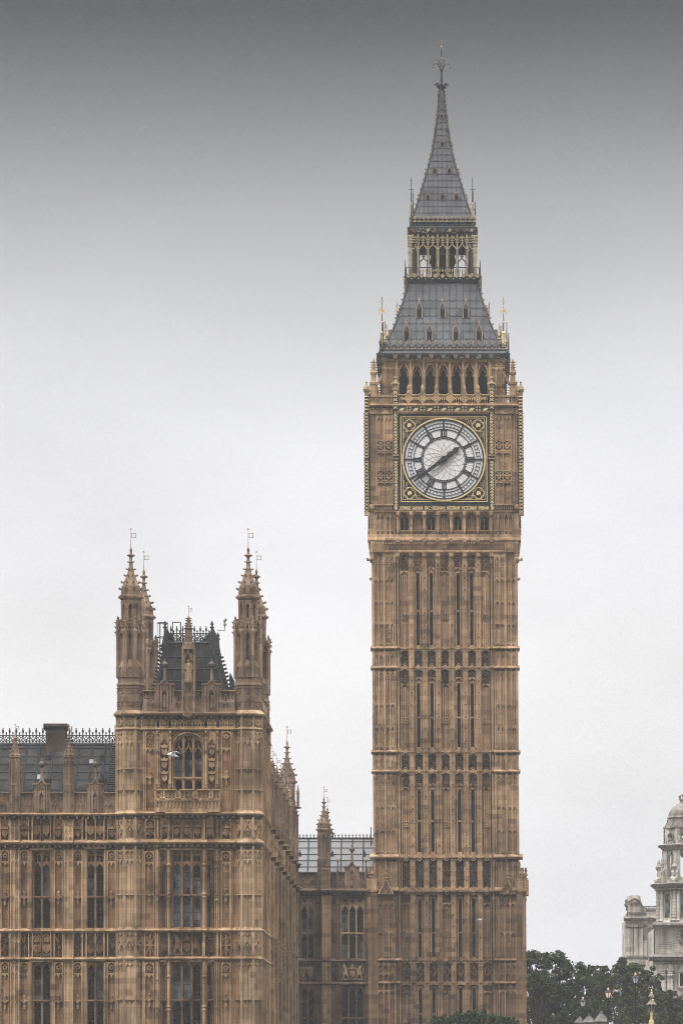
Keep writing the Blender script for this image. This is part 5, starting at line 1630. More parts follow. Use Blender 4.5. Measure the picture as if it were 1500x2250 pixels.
for j, (v0, v1, tr, hv) in enumerate(((1868, 2041, 1967, 1902), (2113, 2290, 2197, 2115))):
    window(pav, PF, 379.5, 443.5, v0, v1, 3, tr, hv, .42, 31 + j, pale=.22, mull=5.5)
    fl, L = cant(PF, 355, .0, 369, .42); window(pav, fl, 1, L - 1, v0, v1, 1, tr, hv, .16, 53 + j, pale=.75, mull=3)
    fl, L = cant(PF, 453, .42, 468, .0); window(pav, fl, 1, L - 1, v0, v1, 1, tr, hv, .16, 66 + j, pale=.8, mull=3)
# great arched window of the upper storey
gw = MB()
A = arch(381, 447, 1644, 1611, 'tudor', 9)
gw.spandrel(PF, 381, 447, 1609.6, 1644, A, -.5, -.02)
gw.ribbon(PF, [(380, 1736)] + arch(380, 448, 1644, 1609.6, 'tudor', 9) + [(448, 1736)], 2.6, -.1, .12)
gw.ribbon(PF, [(383.4, 1736)] + arch(383.4, 444.6, 1644, 1614, 'tudor', 9) + [(444.6, 1736)], 2.4, -.45, -.08)
for u in (403, 425):
    gw.box(PF, u - 2.6, u + 2.6, 1618, 1736, -.5, -.12); gw.box(PF, u - 1, u + 1, 1618, 1736, -.3, -.06)
gw.box(PF, 382, 446, 1707, 1710.5, -.5, .0)
for l, r in ((385, 400.5), (405.5, 422.5), (427.5, 443)):
    m = (l + r) / 2
    gw.ribbon(PF, arch(l, r, 1651, 1638, 'ogee', 4), 2.2, -.5, -.18)
    gw.box(PF, m - 1, m + 1, 1619, 1639, -.5, -.2)
    gw.ribbon(PF, arch(l, m, 1632, 1622, 'gothic', 3), 1.5, -.5, -.2); gw.ribbon(PF, arch(m, r, 1632, 1622, 'gothic', 3), 1.5, -.5, -.2)
    gw.spandrel(PF, l, r, 1710, 1722, arch(l + .5, r - .5, 1722, 1713, 'tudor', 3), -.5, -.18)
    for q in (-1, 1):
        gw.ribbon(PF, [(m + q * 7.5, 1646), (m + q * 4.5, 1649), (m + q * 6.8, 1653)], 1.3, -.5, -.22)
gw.ribbon(PF, quatre(414, 1620, 5, 16), 1.8, -.5, -.2, True)
o = gw.build('arched_window', 'stone_p', pav)
gp, gp2, cm = MB(), MB(), MB()
gp.quad(PF, 381, 447, 1610, 1668, -.52); gp.quad(PF, 381, 447, 1710, 1736, -.52)
for l, r in ((385, 400.5), (405.5, 422.5), (427.5, 443)):
    gp2.quad(PF, l - 2, r + 2, 1668, 1708, -.523 - .002 * (l % 3))
    for v in (1668, 1681, 1694): cm.box(PF, l, r, v - .6, v + .6, -.52, -.48)
    cm.box(PF, (l + r) / 2 - .5, (l + r) / 2 + .5, 1662, 1706, -.52, -.482)
    cm.ribbon(PF, [((l + r) / 2, 1650), ((l + r) / 2 + 4, 1656), ((l + r) / 2, 1662), ((l + r) / 2 - 4, 1656)], .9, -.52, -.48, True)
gp.build('pane', 'glass', o, plus=[(gp2, 'glass_p'), (cm, 'black')])

# upper storey: pilasters, shields, tracery panels, balcony
up, dk = MB(), MB()
for l, r in ((320, 341), (487, 508)):
    panel(up, None, PF, l, r, 1607, 1782, 1708, 0, int(l), head=46)
for u, w, dd in ((347, 4, .26), (375, 4.4, .30), (453, 4.4, .30), (478.5, 4, .26), (343, 1.6, .12), (351.5, 1.6, .14), (371, 1.4, .14), (457, 1.4, .14), (474, 1.6, .14), (482.5, 1.6, .12), (316.5, 2, .12), (511, 2, .12)):
    up.box(PF, u - w / 2, u + w / 2, 1606, 1783, 0, dd)
    if w > 3:
        for v in (1612, 1622, 1649, 1722, 1728): up.box(PF, u - w / 2 - 1, u + w / 2 + 1, v, v + 2.4, 0, dd + .10)
        x, y, z = PF.P(u, 1608, dd); up.crocket(x, y, z - .1, 0, -1, .2)
for c, l, r in ((362, 353.5, 369.5), (466, 459, 472.5)):
    dk.quad(PF, l, r, 1634, 1738, -.0 + .012)
    up.spandrel(PF, l, r, 1607, 1634, arch(l + 1, r - 1, 1634, 1620, 'ogee', 4), 0, .12)
    up.ribbon(PF, quatre(c, 1619, 4.5, 14), 1.6, 0, .15, True)
    for v in (1645, 1674, 1703): shield(up, PF, c, v, 1.15, .02)
for sg, c in ((-1, 372), (1, 456)):
    up.ribbon(PF, [(c, 1612), (c - sg * 6, 1626), (c - sg * 14, 1615)], 2.2, 0, .14)
    up.ribbon(PF, quatre(c - sg * 12, 1612, 4, 12), 1.4, 0, .1, True)
body.add(up.v, up.f); DKS = [dk]
# balcony: battlemented parapet on the window sill
ba = MB()
BL = [(344, 357), (363, 387.5), (398, 426), (436, 462), (469, 484)]
ba.box(PF, 344, 484, 1760, 1782, .30, .62); ba.box(PF, 344, 484, 1777, 1786, .0, .70); ba.box(PF, 344, 484, 1755, 1762, .3, .74)
for l, r in BL:
    n = max(1, round((r - l) / 9)); w = (r - l) / n
    for j in range(n): pierced(ba, PF, l + j * w + .3, l + (j + 1) * w - .3, 1739, 1757, .36, .66)
    ba.course(PF, l - 2, r + 2, [(1739.5, .3), (1736, .32), (1735, .6), (1737, .84), (1739.5, .7)])
for l, r in zip(BL, BL[1:]):
    a, b = l[1], r[0]
    ba.course(PF, a - 1.5, b + 1.5, [(1757, .3), (1754, .34), (1754, .7), (1756, .82), (1758.5, .66)])
    for q in (a + .6, b - .6): ba.box(PF, q - 1.6, q + 1.6, 1738, 1757, .34, .72)
for i in range(19):
    u = 345.5 + i * 7.64
    ba.box(PF, u - 1.1, u + 1.1, 1760, 1778, .6, .74)
    if i < 18: ba.spandrel(PF, u + 1.1, u + 6.5, 1760, 1768, arch(u + 1.2, u + 6.4, 1768, 1762, 'gothic', 3), .6, .70)
for sg, e in ((-1, 344), (1, 484)): ba.box(PF, e - 1.5, e + 1.5, 1738, 1783, .0, .72)
ba.build('balcony', 'stone_p', pav)

# carved bands
bd, dk, al = MB(), MB(), MB()
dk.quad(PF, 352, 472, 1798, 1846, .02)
for i, (l, r) in enumerate(((355, 369), (380, 397.5), (403, 420.5), (426, 443.5), (455, 469))):
    m = (l + r) / 2
    bd.spandrel(PF, l, r, 1798, 1816, arch(l + .5, r - .5, 1816, 1805, 'ogee', 4), .02, .16)
    shield(al, PF, m, 1820, 1.2, .03); carve(al, PF, l + 1, r - 1, 1836, 1846, .03, .14, i, 3)
    for q in (l, r): bd.box(PF, q - 1.1, q + 1.1, 1798, 1847, .0, .20)
for u, w, dd in ((372.5, 4, .50), (449.5, 4, .50), (347, 3, .22), (478, 3, .22), (399.8, 2, .26), (423, 2, .26), (377, 2, .3), (446, 2, .3)):
    bd.box(PF, u - w / 2, u + w / 2, 1797, 1848, 0, dd)
    bd.box(PF, u - w / 2, u + w / 2, 2049, 2105, 0, dd)
for l, r in ((320, 341), (487, 507)):
    panel(bd, None, PF, l, r, 1799, 1847, None, 0, 7, head=40)
    dk.quad(PF, l + 1, r - 1, 1800, 1846, .012); shield(al, PF, (l + r) / 2, 1822, 1.2, .02)
    # flag-like saltire panels of the lower band
    dk.quad(PF, l, r, 2053, 2101, .014)
    for a, b in ((l, r), (r, l)): al.ribbon(PF, [(a, 2054), (b, 2100)], 3, .02, .12)
    al.ribbon(PF, [((l + r) / 2, 2053), ((l + r) / 2, 2101)], 3.4, .02, .15); al.ribbon(PF, [(l, 2077), (r, 2077)], 3.4, .02, .145)
    carve(al, PF, l, r, 2054, 2100, .02, .12, 77, 3.4)
    for q in (l - 1, r + 1): bd.box(PF, q - 1.2, q + 1.2, 2049, 2105, 0, .17)
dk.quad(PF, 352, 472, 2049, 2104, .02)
coat_of_arms(al, PF, 411, 2054, 2100, .03, .92)
for c in (361, 460):
    carve(al, PF, c - 8, c + 8, 2086, 2103, .02, .22, int(c), 3); carve(al, PF, c - 7, c + 7, 2054, 2072, .02, .12, int(c) + 1, 3.4)
body.add(bd.v, bd.f); DKS.append(dk); ARM = al

# parapet frieze of quatrefoils, top cornice
fz, dk = MB(), MB()
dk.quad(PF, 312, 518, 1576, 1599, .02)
for l, r in ((314, 346), (350, 372), (376, 451), (455, 477), (481, 514)):
    n = round((r - l) / 12.4); w = (r - l) / n
    for i in range(n):
        c = l + (i + .5) * w
        fz.ribbon(PF, [(c - w / 2, 1580), (c - w * .2, 1597), (c + w * .2, 1597), (c + w / 2, 1580)], 2.2, .02, .16)
        fz.ribbon(PF, quatre(c, 1586, 4.8, 14), 2, .02, .17, True)
        fz.box(PF, c - 1.6, c + 1.6, 1584.5, 1588, .02, .15)
    for q in (l - 2, r + 2): fz.box(PF, q - 1.6, q + 1.6, 1575, 1600, .0, .22)
fz.box(PF, 312, 518, 1597, 1601, 0, .20)
body.add(fz.v, fz.f)
for q in DKS: dk.add(q.v, q.f)
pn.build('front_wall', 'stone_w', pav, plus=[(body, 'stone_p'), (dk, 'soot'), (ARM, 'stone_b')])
W = ((346.5, 5, .10), (477, 5, .10))
OR = ((411, 46, .42),)
cornice(pav, PF, 310, 520, 1569, 11, .56, 0, 9, ((414, 9, .25),), mat='stone_d')
cornice(pav, PF, 310, 520, 1602, 6, .26, 0, 4, tuple((u, 3.4, .12) for u in (347, 375, 414, 453, 478.5)))
cornice(pav, PF, 310, 520, 1788, 8, .50, 0, 9, W + OR)
cornice(pav, PF, 310, 520, 1851, 11, .52, 0, 9, W + OR)
cornice(pav, PF, 310, 520, 2044, 8, .32, 0, 0, W + OR)
cornice(pav, PF, 310, 520, 2106, 7, .30, 0, 0, W + OR)
gg = MB()
gg.prism(PF, [(402, 1574), (408, 1566), (414, 1556), (420, 1566), (426, 1574), (414, 1579)], .3, .95)
gg.box(PF, 411.6, 416.4, 1530, 1562, -.1, .5); gg.build('corbel_head', 'stone_d', pav)

# corner turrets: closed shaft below, open stage above
STR = [(1569, 11, .25), (1602, 6, .14), (1788, 9, .19), (1851, 11, .20), (2044, 8, .14), (2106, 7, .12)]
ROWS = [(1608, 'big'), (1690, 'bar'), (1736, 'bar'), (1868, 'big'), (1966, 'bar'), (2116, 'sm'), (2196, 'bar'), (1800, 'sm'), (2049, 'sm')]
for n_, (cx, cy, fc) in enumerate(((TLx, TYf, (0, 7, 6, 1)), (TRx, TYf, (0, 7, 1, 2)), (TLx, TYb, (4, 5, 6)), (TRx, TYb, (2, 3, 4, 1)))):
    mb = MB()
    turret_body(mb, cx, cy, 29.5, 1566, VG, SP, fc, STR, ROWS, (1823, 2077))
    for k in fc:                                                       # frieze lozenges
        f = octfr(cx, cy, 29.5 / SP - .06, k)
        mb.ribbon(f, [(-9, 1588), (0, 1578), (9, 1588), (0, 1598)], 2.2, 0, .16, True); mb.ribbon(f, ring(0, 1588, 4, 10), 2, 0, .16, True)
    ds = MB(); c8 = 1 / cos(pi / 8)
    for v, w in ((1793, 8), (1856.5, 8.5), (1574, 4)):  # dark rings under the strings, crust and painted shadow
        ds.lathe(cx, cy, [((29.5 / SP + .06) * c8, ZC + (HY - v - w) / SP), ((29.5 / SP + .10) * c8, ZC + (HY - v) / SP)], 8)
    mb.build('turret_shaft', 'stone_c', pav, plus=[(ds, 'grime_shadow')])
    turret(pav, cx, cy, flag=1)

# returns
for fr in (RET, LET, BAK):
    mb = MB(); L = LPD if fr is not BAK else 250; a0 = 0 if fr is not BAK else -125
    mb.quad(fr, a0, a0 + L, 1520, VG, -.05 if fr is not BAK else 0)
    mb.quad(fr, a0, a0 + L, 1520, 1570, -.5)
    n = 8
    for i in range(1, n):
        u = a0 + L * i / n
        mb.box(fr, u - 2.4, u + 2.4, 1600, VG, -.1, .16)
        for v in (1608, 1690, 1868, 1966, 2116, 2196):
            if i < n - 1: mb.spandrel(fr, u + 2.4, u + L / n - 2.4, v, v + 14, arch(u + 3, u + L / n - 3, v + 14, v + 3, 'ogee', 3), -.05, .1)
    mb.build('return_wall', 'stone_p', pav)
    for v, h, o in STR: cornice(pav, fr, a0, a0 + L, v, h, o, .1, 0)
    battlement(pav, fr, a0 + 20, a0 + L - 20, 1518, 1566, [(a0 + L * t - 1.6, a0 + L * t + 1.6) for t in (.25, .4, .6, .75)], -.1)

# front parapet
battlement(pav, PF, 315, 341, 1518, 1566, [(330, 333)], .12)
battlement(pav, PF, 383, 401, 1518, 1566, [(391.6, 394.6)], .12)
battlement(pav, PF, 428, 446, 1518, 1566, [(433.6, 436.6)], .12)
battlement(pav, PF, 486, 516, 1518, 1566, [(495, 498)], .12)
gablet(pav, PF, 362, 1501, 1565, 21.5, 1519, .18)
gablet(pav, PF, 465.5, 1501, 1565, 21.5, 1519, .18)
# tall central niche with canopy and spirelet
tn, ts = MB(), MB()
wall_holes(tn, PF, 401, 428.5, 1420, 1566, [(407.5, 421.5, 1447, 1500)], .2, -.25)
tn.box(PF, 402, 427.5, 1424, 1566, -.7, -.24)
for q in (402.5, 427):
    tn.box(PF, q - 2, q + 2, 1424, 1566, -.5, .34); tn.prism(PF, [(q - 2.2, 1424), (q, 1412), (q + 2.2, 1424)], -.1, .3)
for q in (407, 422): tn.box(PF, q - 1, q + 1, 1450, 1520, .1, .32)
tn.spandrel(PF, 407.5, 421.5, 1436, 1456, arch(408, 421, 1456, 1444, 'gothic', 4), -.1, .34)
tn.ribbon(PF, arch(405, 424, 1452, 1428, 'ogee', 5), 2.6, .2, .48)
carve(tn, PF, 404, 425, 1422, 1444, .2, .2, 3, 3)
zz = lambda v: PF.P(0, v, 0)[2]
x, y, _ = PF.P(414.7, 0, .1)
tn.lathe(x, y, [(.42, zz(1428)), (.36, zz(1416)), (.26, zz(1412)), (.24, zz(1384)), (.30, zz(1381)), (.22, zz(1378)), (.12, zz(1366)), (.05, zz(1354))], 8)
for v, r in ((1416, .36), (1400, .27), (1383, .26), (1376, .2), (1371, .16), (1365, .12), (1360, .1)):
    for a in range(8): tn.crocket(x + r * .8 * cos(a * pi / 4), y + r * .8 * sin(a * pi / 4), zz(v), cos(a * pi / 4), sin(a * pi / 4), .12)
x2, y2, _ = PF.P(414.7, 0, .22)
tn.lathe(x2, y2, [(.08, zz(1520)), (.16, zz(1510)), (.34, zz(1501)), (.34, zz(1498))], 8)
o = tn.build('statue_niche', 'stone_g', pav)
statue(ts, x2, y2, zz(1498), 1.5); ts.build('statue', 'stone_c', o)
vane(pav, x, y, zz(1356), .78, 1, .7)

# steep iron roof with cresting
yf, yb = DP + 1.2, DP + 10.6
rb = MB()
x0, x1 = wx(338), wx(494)
zt0, zb0 = zz(1415), zz(1528)
ty0, ty1 = DP + 2.7, DP + 9.4
s2 = FO / ty0
tx0, tx1 = (363 - PX) / s2, (466 - PX) / s2
zt = ZC + (HY - 1413) / s2
q = [(x0, yf, zb0), (x1, yf, zb0), (x1, yb, zb0), (x0, yb, zb0), (tx0, ty0, zt), (tx1, ty0, zt), (tx1, ty1, zt), (tx0, ty1, zt)]
rb.add(q, [(0, 1, 5, 4), (1, 2, 6, 5), (2, 3, 7, 6), (3, 0, 4, 7), (4, 5, 6, 7)])
rb.add([(wx(300), DP + .7, zz(1545)), (wx(530), DP + .7, zz(1545)), (wx(530), DP + 11, zz(1545)), (wx(300), DP + 11, zz(1545))], [(0, 1, 2, 3)])
ro = rb.build('roof', 'slate', pav)
sm = MB()
lerp = lambda a, b, t: tuple(p + (r - p) * t for p, r in zip(a, b))
def seam(a, b, w=.05): sm.tube([(a[0], a[1] - .02, a[2]), (b[0], b[1] - .02, b[2])], w, 4)
for t in (.25, .5, .75): seam(lerp(q[0], q[1], t), lerp(q[4], q[5], t), .055)
for t in (.3, .52, .74, .95): seam(lerp(q[0], q[4], t), lerp(q[1], q[5], t), .035)
for a, b in ((1, 2), (3, 0)):
    for t in (.2, .4, .6, .8):
        sm.tube([lerp(q[a], q[b], t), lerp(q[a + 4], q[b + 4], t)], .055, 4)
for i in range(4): sm.tube([q[i], q[i + 4]], .11, 6)
for i in range(4): sm.tube([q[4 + i], q[4 + (i + 1) % 4]], .12, 6)
for i in (0, 1, 2, 3):
    dx = -1 if i in (0, 3) else 1; dy = -1 if i < 2 else 1
    for t in [j / 15 for j in range(1, 15)]:
        p = lerp(q[i], q[i + 4], t); sm.crocket(p[0] + dx * .06, p[1], p[2], dx * .8, dy * .6, .26)
    # curled horn at each roof corner
    p = q[i + 4]
    sm.lathe(p[0], p[1], [(.30, p[2] - .5), (.24, p[2]), (.12, p[2] + .5), (.09, p[2] + 1.0), (.18, p[2] + 1.08), (.06, p[2] + 1.2), (.14, p[2] + 1.3), (.02, p[2] + 1.55)], 6)
    sm.add([(p[0], p[1], p[2] + .05), (p[0] + (.75 if dx < 0 else -.75), p[1], p[2] + .05), (p[0], p[1], p[2] + .95), (p[0], p[1] + .08, p[2] + .05), (p[0] + (.75 if dx < 0 else -.75), p[1] + .08, p[2] + .05), (p[0], p[1] + .08, p[2] + .95)], [(0, 1, 2), (3, 5, 4), (0, 1, 4, 3), (1, 2, 5, 4), (2, 0, 3, 5)])
sm.build('roof_rolls', 'iron_d', ro)
for i in range(4):
    a, b = q[4 + i], q[4 + (i + 1) % 4]
    L = sqrt((b[0] - a[0]) ** 2 + (b[1] - a[1]) ** 2); n = round(L / .42); dx, dy = (b[0] - a[0]) / L, (b[1] - a[1]) / L
    fleur_cresting(pav, lambda t, h, a=a, dx=dx, dy=dy: (a[0] + dx * t, a[1] + dy * t, a[2] + .1 + h), 0, n, L / n, 1.08)
# lower cresting behind the right turret, caged ladder and camera
fleur_cresting(pav, lambda t, h: (wx(497) + .15, DP + 2 + t, zz(1484) - 1.1 + h), 0, 12, .42, 1.5)
cg = MB()
lx_, ly_ = wx(352), DP + 2.2
for zq in (zt - .02 + .35, zt + 1.32):
    cg.tube([(lx_ + .36 * cos(a * .5236), ly_ + .36 * sin(a * .5236), zq) for a in range(13)], .03, 4)
for a in range(0, 12, 2): cg.tube([(lx_ + .36 * cos(a * .5236), ly_ + .36 * sin(a * .5236), zt - 1.4), (lx_ + .36 * cos(a * .5236), ly_ + .36 * sin(a * .5236), zt + 1.32)], .02, 4)
for xx in (wx(373), wx(391)): cg.tube([(xx, DP + 2.6, zt), (xx, DP + 2.6, zt + 1.42)], .035, 4)
cg.tube([(wx(373), DP + 2.6, zt + 1.42), (wx(391), DP + 2.6, zt + 1.42)], .035, 4)
cg.build('safety_rail', 'iron_d', pav)
cc = MB()
cc.tube([(wx(472), DP + 2.6, zt + .85), (wx(489), DP + 2.4, zt + .82), (wx(489.5), DP + 2.4, zt + 1.15)], .035, 5)
cc.ball((wx(489.5), DP + 2.4, zt + 1.25), .12, 8, 5)
cc.tube([(wx(487.5), DP + 2.4, zt + 1.42), (wx(493), DP + 2.3, zt + 1.62)], .09, 6)
cc.build('security_camera', 'lead', pav)

# ------------------------------------------------------------------ long ranges beside it
def range_front(thing, fr, bts, d, win_l, win_r, panels, lights, btw, btd, seed, u_ends, depth, mat, gab=True, extra=(), more=(), jut=.5):
    """bays between buttresses bts; window and panel offsets are measured from the left buttress"""
    a0, a1 = u_ends
    holes = []
    for b in bts[:-1]:
        for v0, v1 in ((1868, 2040), (2114, 2290)): holes.append((b + win_l, b + win_r, v0, v1))
    holes += list(extra)
    wl_, bt, dk, al, pn = MB(), MB(), MB(), MB(), MB()
    wall_holes(pn, fr, a0, a1, 1740, VG, holes, d, d - .6)
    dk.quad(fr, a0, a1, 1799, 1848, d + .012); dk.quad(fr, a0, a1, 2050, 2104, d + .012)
    j = 0
    for bi, b in enumerate(bts[:-1]):
        p = bts[bi + 1] - b
        for v0, v1, tr, hv in ((1868, 2040, 1970, 1902), (2114, 2290, 2198, 2116)):
            window(thing, fr, b + win_l + 1.5, b + win_r - 1.5, v0, v1, lights, tr, hv, d - .05, seed + j, pale=.25, mull=5); j += 1
            for l, r in panels:
                panel(wl_, None, fr, b + l, b + r, v0, v1, tr + 2, d, seed + j)
            for u in (win_l - 3, win_l - 6.5, win_r + 3, win_r + 6.5):
                wl_.box(fr, b + u - 1, b + u + 1, v0 - 2, v1 + 2, d, d + .14)
            wl_.prism(fr, [(b + win_l, v1 - 1), (b + win_r, v1 - 1), (b + win_r + 4, v1 + 5), (b + win_l - 4, v1 + 5)], d - .3, d + .22)
            wl_.box(fr, b + win_l - 4, b + win_r + 4, v0 - 4, v0, d, d + .16)
        for l, r in panels:
            m = b + (l + r) / 2
            al.spandrel(fr, b + l, b + r, 1800, 1822, arch(b + l + .6, b + r - .6, 1822, 1808, 'ogee', 4), d, d + .15)
            shield(al, fr, m, 1824, 1.2, d + .02); carve(al, fr, b + l + 1, b + r - 1, 1838, 1847, d + .02, .14, seed + bi, 3)
            carve(dk, fr, b + l, b + r, 2054, 2102, d + .012, .16, seed * 3 + bi, 3.2); 
            al.ribbon(fr, [(m, 2054), (m, 2102)], 2, d, d + .12)
            al.ribbon(fr, [(b + l, 2054 + (40 if bi % 2 else 0)), (b + r, 2094 - (40 if bi % 2 else 0))], 2, d, d + .12)
            for q in (l - 1, r + 1):
                wl_.box(fr, b + q - 1.3, b + q + 1.3, 1798, 1848, d, d + .20); wl_.box(fr, b + q - 1.3, b + q + 1.3, 2048, 2106, d, d + .16)
        w = (win_r - win_l) / lights
        for i in range(lights):
            l, r = b + win_l + i * w + 2, b + win_l + (i + 1) * w - 2; m = (l + r) / 2
            shield(al, fr, m, 1818, 1.35, d + .02, False); al.box(fr, l + 1, r - 1, 1814.5, 1817.5, d, d + .24)
            carve(al, fr, l, r, 1836, 1847, d + .02, .12, seed + i, 3); al.ribbon(fr, quatre(m, 1807, 5, 14), 1.8, d, d + .14, True)
            shield(al, fr, m, 2076, 1.5, d + .02, False)
            al.prism(fr, [(m - 6, 2070), (m - 5, 2060), (m, 2056), (m + 5, 2060), (m + 6, 2070)], d, d + .08)
            al.ribbon(fr, arch(l, r, 2066, 2053, 'gothic', 4), 1.8, d, d + .14); al.ribbon(fr, [(l, 2096), (m, 2099), (r, 2096)], 2.6, d, d + .16)
            for q in (l - 1.6, r + 1.6):
                wl_.box(fr, q - 1.5, q + 1.5, 1798, 1848, d, d + .26); wl_.box(fr, q - 1.3, q + 1.3, 2048, 2106, d, d + .18)
    for b in bts:
        h = btw / 2
        bt.box(fr, b - h, b + h, 1786, VG, d - .1, d + btd - .10)
        for q, w in ((-h + 1.2, 2.8), (h - 1.2, 2.8), (-.3, 2.2), (-h + 4.4, 1), (h - 4.6, 1)):
            bt.box(fr, b + q - w / 2, b + q + w / 2, 1800, VG, d, d + btd + (0 if w > 2 else -.05))
        for q in (-1, 1):
            l, r = sorted((b + q * .8, b + q * (h - 2)))
            for v in (1868, 1890, 1970, 2118, 2134, 2198, 2066, 1818, 1836):
                bt.spandrel(fr, l, r, v, v + 9, arch(l + .3, r - .3, v + 9, v + 1, 'ogee' if v not in (1970, 2198) else 'gothic', 3), d, d + btd - .03)
    for m_, q in more: (wl_ if m_ else al).add(q.v, q.f)
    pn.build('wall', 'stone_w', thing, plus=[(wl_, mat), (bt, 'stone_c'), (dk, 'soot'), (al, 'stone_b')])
    brk = tuple((b, btw / 2 + 1.5, btd) for b in bts)
    cornice(thing, fr, a0, a1, 1790, 7, jut, d, 9, brk); cornice(thing, fr, a0, a1, 1852, 10, jut, d, 9, brk)
    cornice(thing, fr, a0, a1, 2045, 8, .30, d, 0, brk); cornice(thing, fr, a0, a1, 2107, 7, .28, d, 0, brk)
    for bi, b in enumerate(bts):
        if bi < len(bts) - 1:
            e = bts[bi + 1]; c = b + (win_l + win_r) / 2
            sl = lambda x: (x - 2.4, x + 2.4)
            if gab:
                battlement(thing, fr, b + btw / 2, c - 19, 1741, 1788, [sl(b + (c - b) * .5)], d + .10)
                battlement(thing, fr, c + 19, e - btw / 2, 1741, 1788, [sl(c + (e - c) * .5)], d + .10)
                gablet(thing, fr, c, 1720, 1788, 18.5, 1744, d + .16)
            else:
                battlement(thing, fr, b + btw / 2, e - btw / 2, 1741, 1788, [sl(b + (e - b) * t) for t in (.3, .5, .7)], d + .1)
        # pinnacle over each buttress
        mb = MB()
        x, y, _ = fr.P(b, 0, d + btd * .3); Z = lambda v: fr.P(0, v, 0)[2]
        mb.lathe(x, y, [(.36, Z(1790)), (.36, Z(1728)), (.39, Z(1726)), (.33, Z(1722)), (.31, Z(1668)), (.42, Z(1665)), (.42, Z(1660)), (.34, Z(1657)), (.30, Z(1650)), (.20, Z(1640)), (.13, Z(1630)), (.09, Z(1624)), (.16, Z(1622)), (.07, Z(1618)), (.03, Z(1612))], 8)
        for a in range(8):
            f = octfr(x, y, .33, a, fr.sc)
            mb.box(f, -4.2, -3.0, 1668, 1788, -.05, .04); mb.box(f, 3.0, 4.2, 1668, 1788, -.05, .043)
            mb.spandrel(f, -3.4, 3.4, 1668, 1680, arch(-3, 3, 1680, 1671, 'ogee', 3), -.05, .02)
            mb.spandrel(f, -3.4, 3.4, 1734, 1744, arch(-3, 3, 1744, 1736, 'ogee', 3), -.05, .05); mb.spandrel(f, -3.4, 3.4, 1764, 1772, arch(-3, 3, 1772, 1765, 'ogee', 3), -.05, .05)
            ca, sa = cos(pi / 8 + a * pi / 4), sin(pi / 8 + a * pi / 4)
            for v, r in ((1660, .34), (1651, .28), (1643, .21), (1635, .15), (1627, .10)): mb.crocket(x + r * ca, y + r * sa, Z(v), ca, sa, .13)
        po = mb.build('pinnacle', 'stone_g', thing)
        vane(po, x, y, Z(1614), .72, 1, .75)

wing = root('palace_wing', (wx(60), DP, 0), 'river range of the palace with tall mullioned windows under a rusty iron roof', 'palace wing')
WF = front(DP + .35)
BT = [34.5 - 117.4 * 2, 34.5 - 117.4, 34.5, 152.0, 269.4]
# last half bay up to the pavilion turret
hb, al = MB(), MB()
b = 152.0
for v0, v1, tr, hv in ((1868, 2040, 1970, 1902), (2114, 2290, 2198, 2116)):
    hb.box(WF, b + 34, b + 82, v0 - 6, v0 - 3, 0, .16)
    window(wing, WF, b + 39, b + 77, v0, v1, 2, tr, hv, .06, 600 + v0, pale=.3, mull=5)
    for l, r in ((11.5, 28.5), (85, 102)): panel(hb, None, WF, b + l, b + r, v0, v1, tr + 2, .0, 77 + v0)
    for u in (34, 31, 82): hb.box(WF, b + u - 1, b + u + 1, v0 - 2, v1 + 2, 0, .14)
    hb.prism(WF, [(b + 37, v1 - 1), (b + 79, v1 - 1), (b + 83, v1 + 5), (b + 33, v1 + 5)], .0, .30)
    hb.box(WF, b + 36.5, b + 39, v0, v1, 0, .1); hb.box(WF, b + 77, b + 79.5, v0, v1, 0, .1)
for l, r in ((11.5, 28.5), (86.5, 103.5)):
    m = b + (l + r) / 2
    al.spandrel(WF, b + l, b + r, 1800, 1822, arch(b + l + .6, b + r - .6, 1822, 1808, 'ogee', 4), 0, .15); shield(al, WF, m, 1824, 1.2, .02)
    carve(al, WF, b + l, b + r, 2054, 2102, .02, .16, 9, 3.2)
    for q in (l - 1, r + 1): hb.box(WF, b + q - 1.3, b + q + 1.3, 1798, 1848, 0, .2); hb.box(WF, b + q - 1.3, b + q + 1.3, 2048, 2106, 0, .16)
for i in range(2):
    l, r = b + 38 + i * 20 + 2, b + 58 + i * 20 - 2; m = (l + r) / 2
    shield(al, WF, m, 1818, 1.35, .02, False); al.box(WF, l + 1, r - 1, 1814.5, 1817.5, 0, .24); carve(al, WF, l, r, 1836, 1847, .02, .12, i, 3)
    al.ribbon(WF, quatre(m, 1807, 5, 14), 1.8, 0, .14, True); shield(al, WF, m, 2076, 1.5, .02, False); al.ribbon(WF, arch(l, r, 2066, 2053, 'gothic', 4), 1.8, 0, .14)
    for q in (l - 1.6, r + 1.6): hb.box(WF, q - 1.5, q + 1.5, 1798, 1848, 0, .26); hb.box(WF, q - 1.3, q + 1.3, 2048, 2106, 0, .18)
range_front(wing, WF, BT[:-1] + [], 0, 37.5, 78.5, ((11.5, 28.5), (86.5, 103.5)), 2, 20, .42, 500, (34.5 - 235 - 60, 262), 9, 'stone_p', more=[(1, hb), (0, al)], extra=[(189.5, 230.5, 1868, 2040), (189.5, 230.5, 2114, 2290)])
battlement(wing, WF, 162, 191, 1741, 1788, [(177, 181.6)], .10); battlement(wing, WF, 229, 258, 1741, 1788, [(237, 241.6)], .10)
gablet(wing, WF, 210, 1720, 1788, 18.5, 1744, .16)
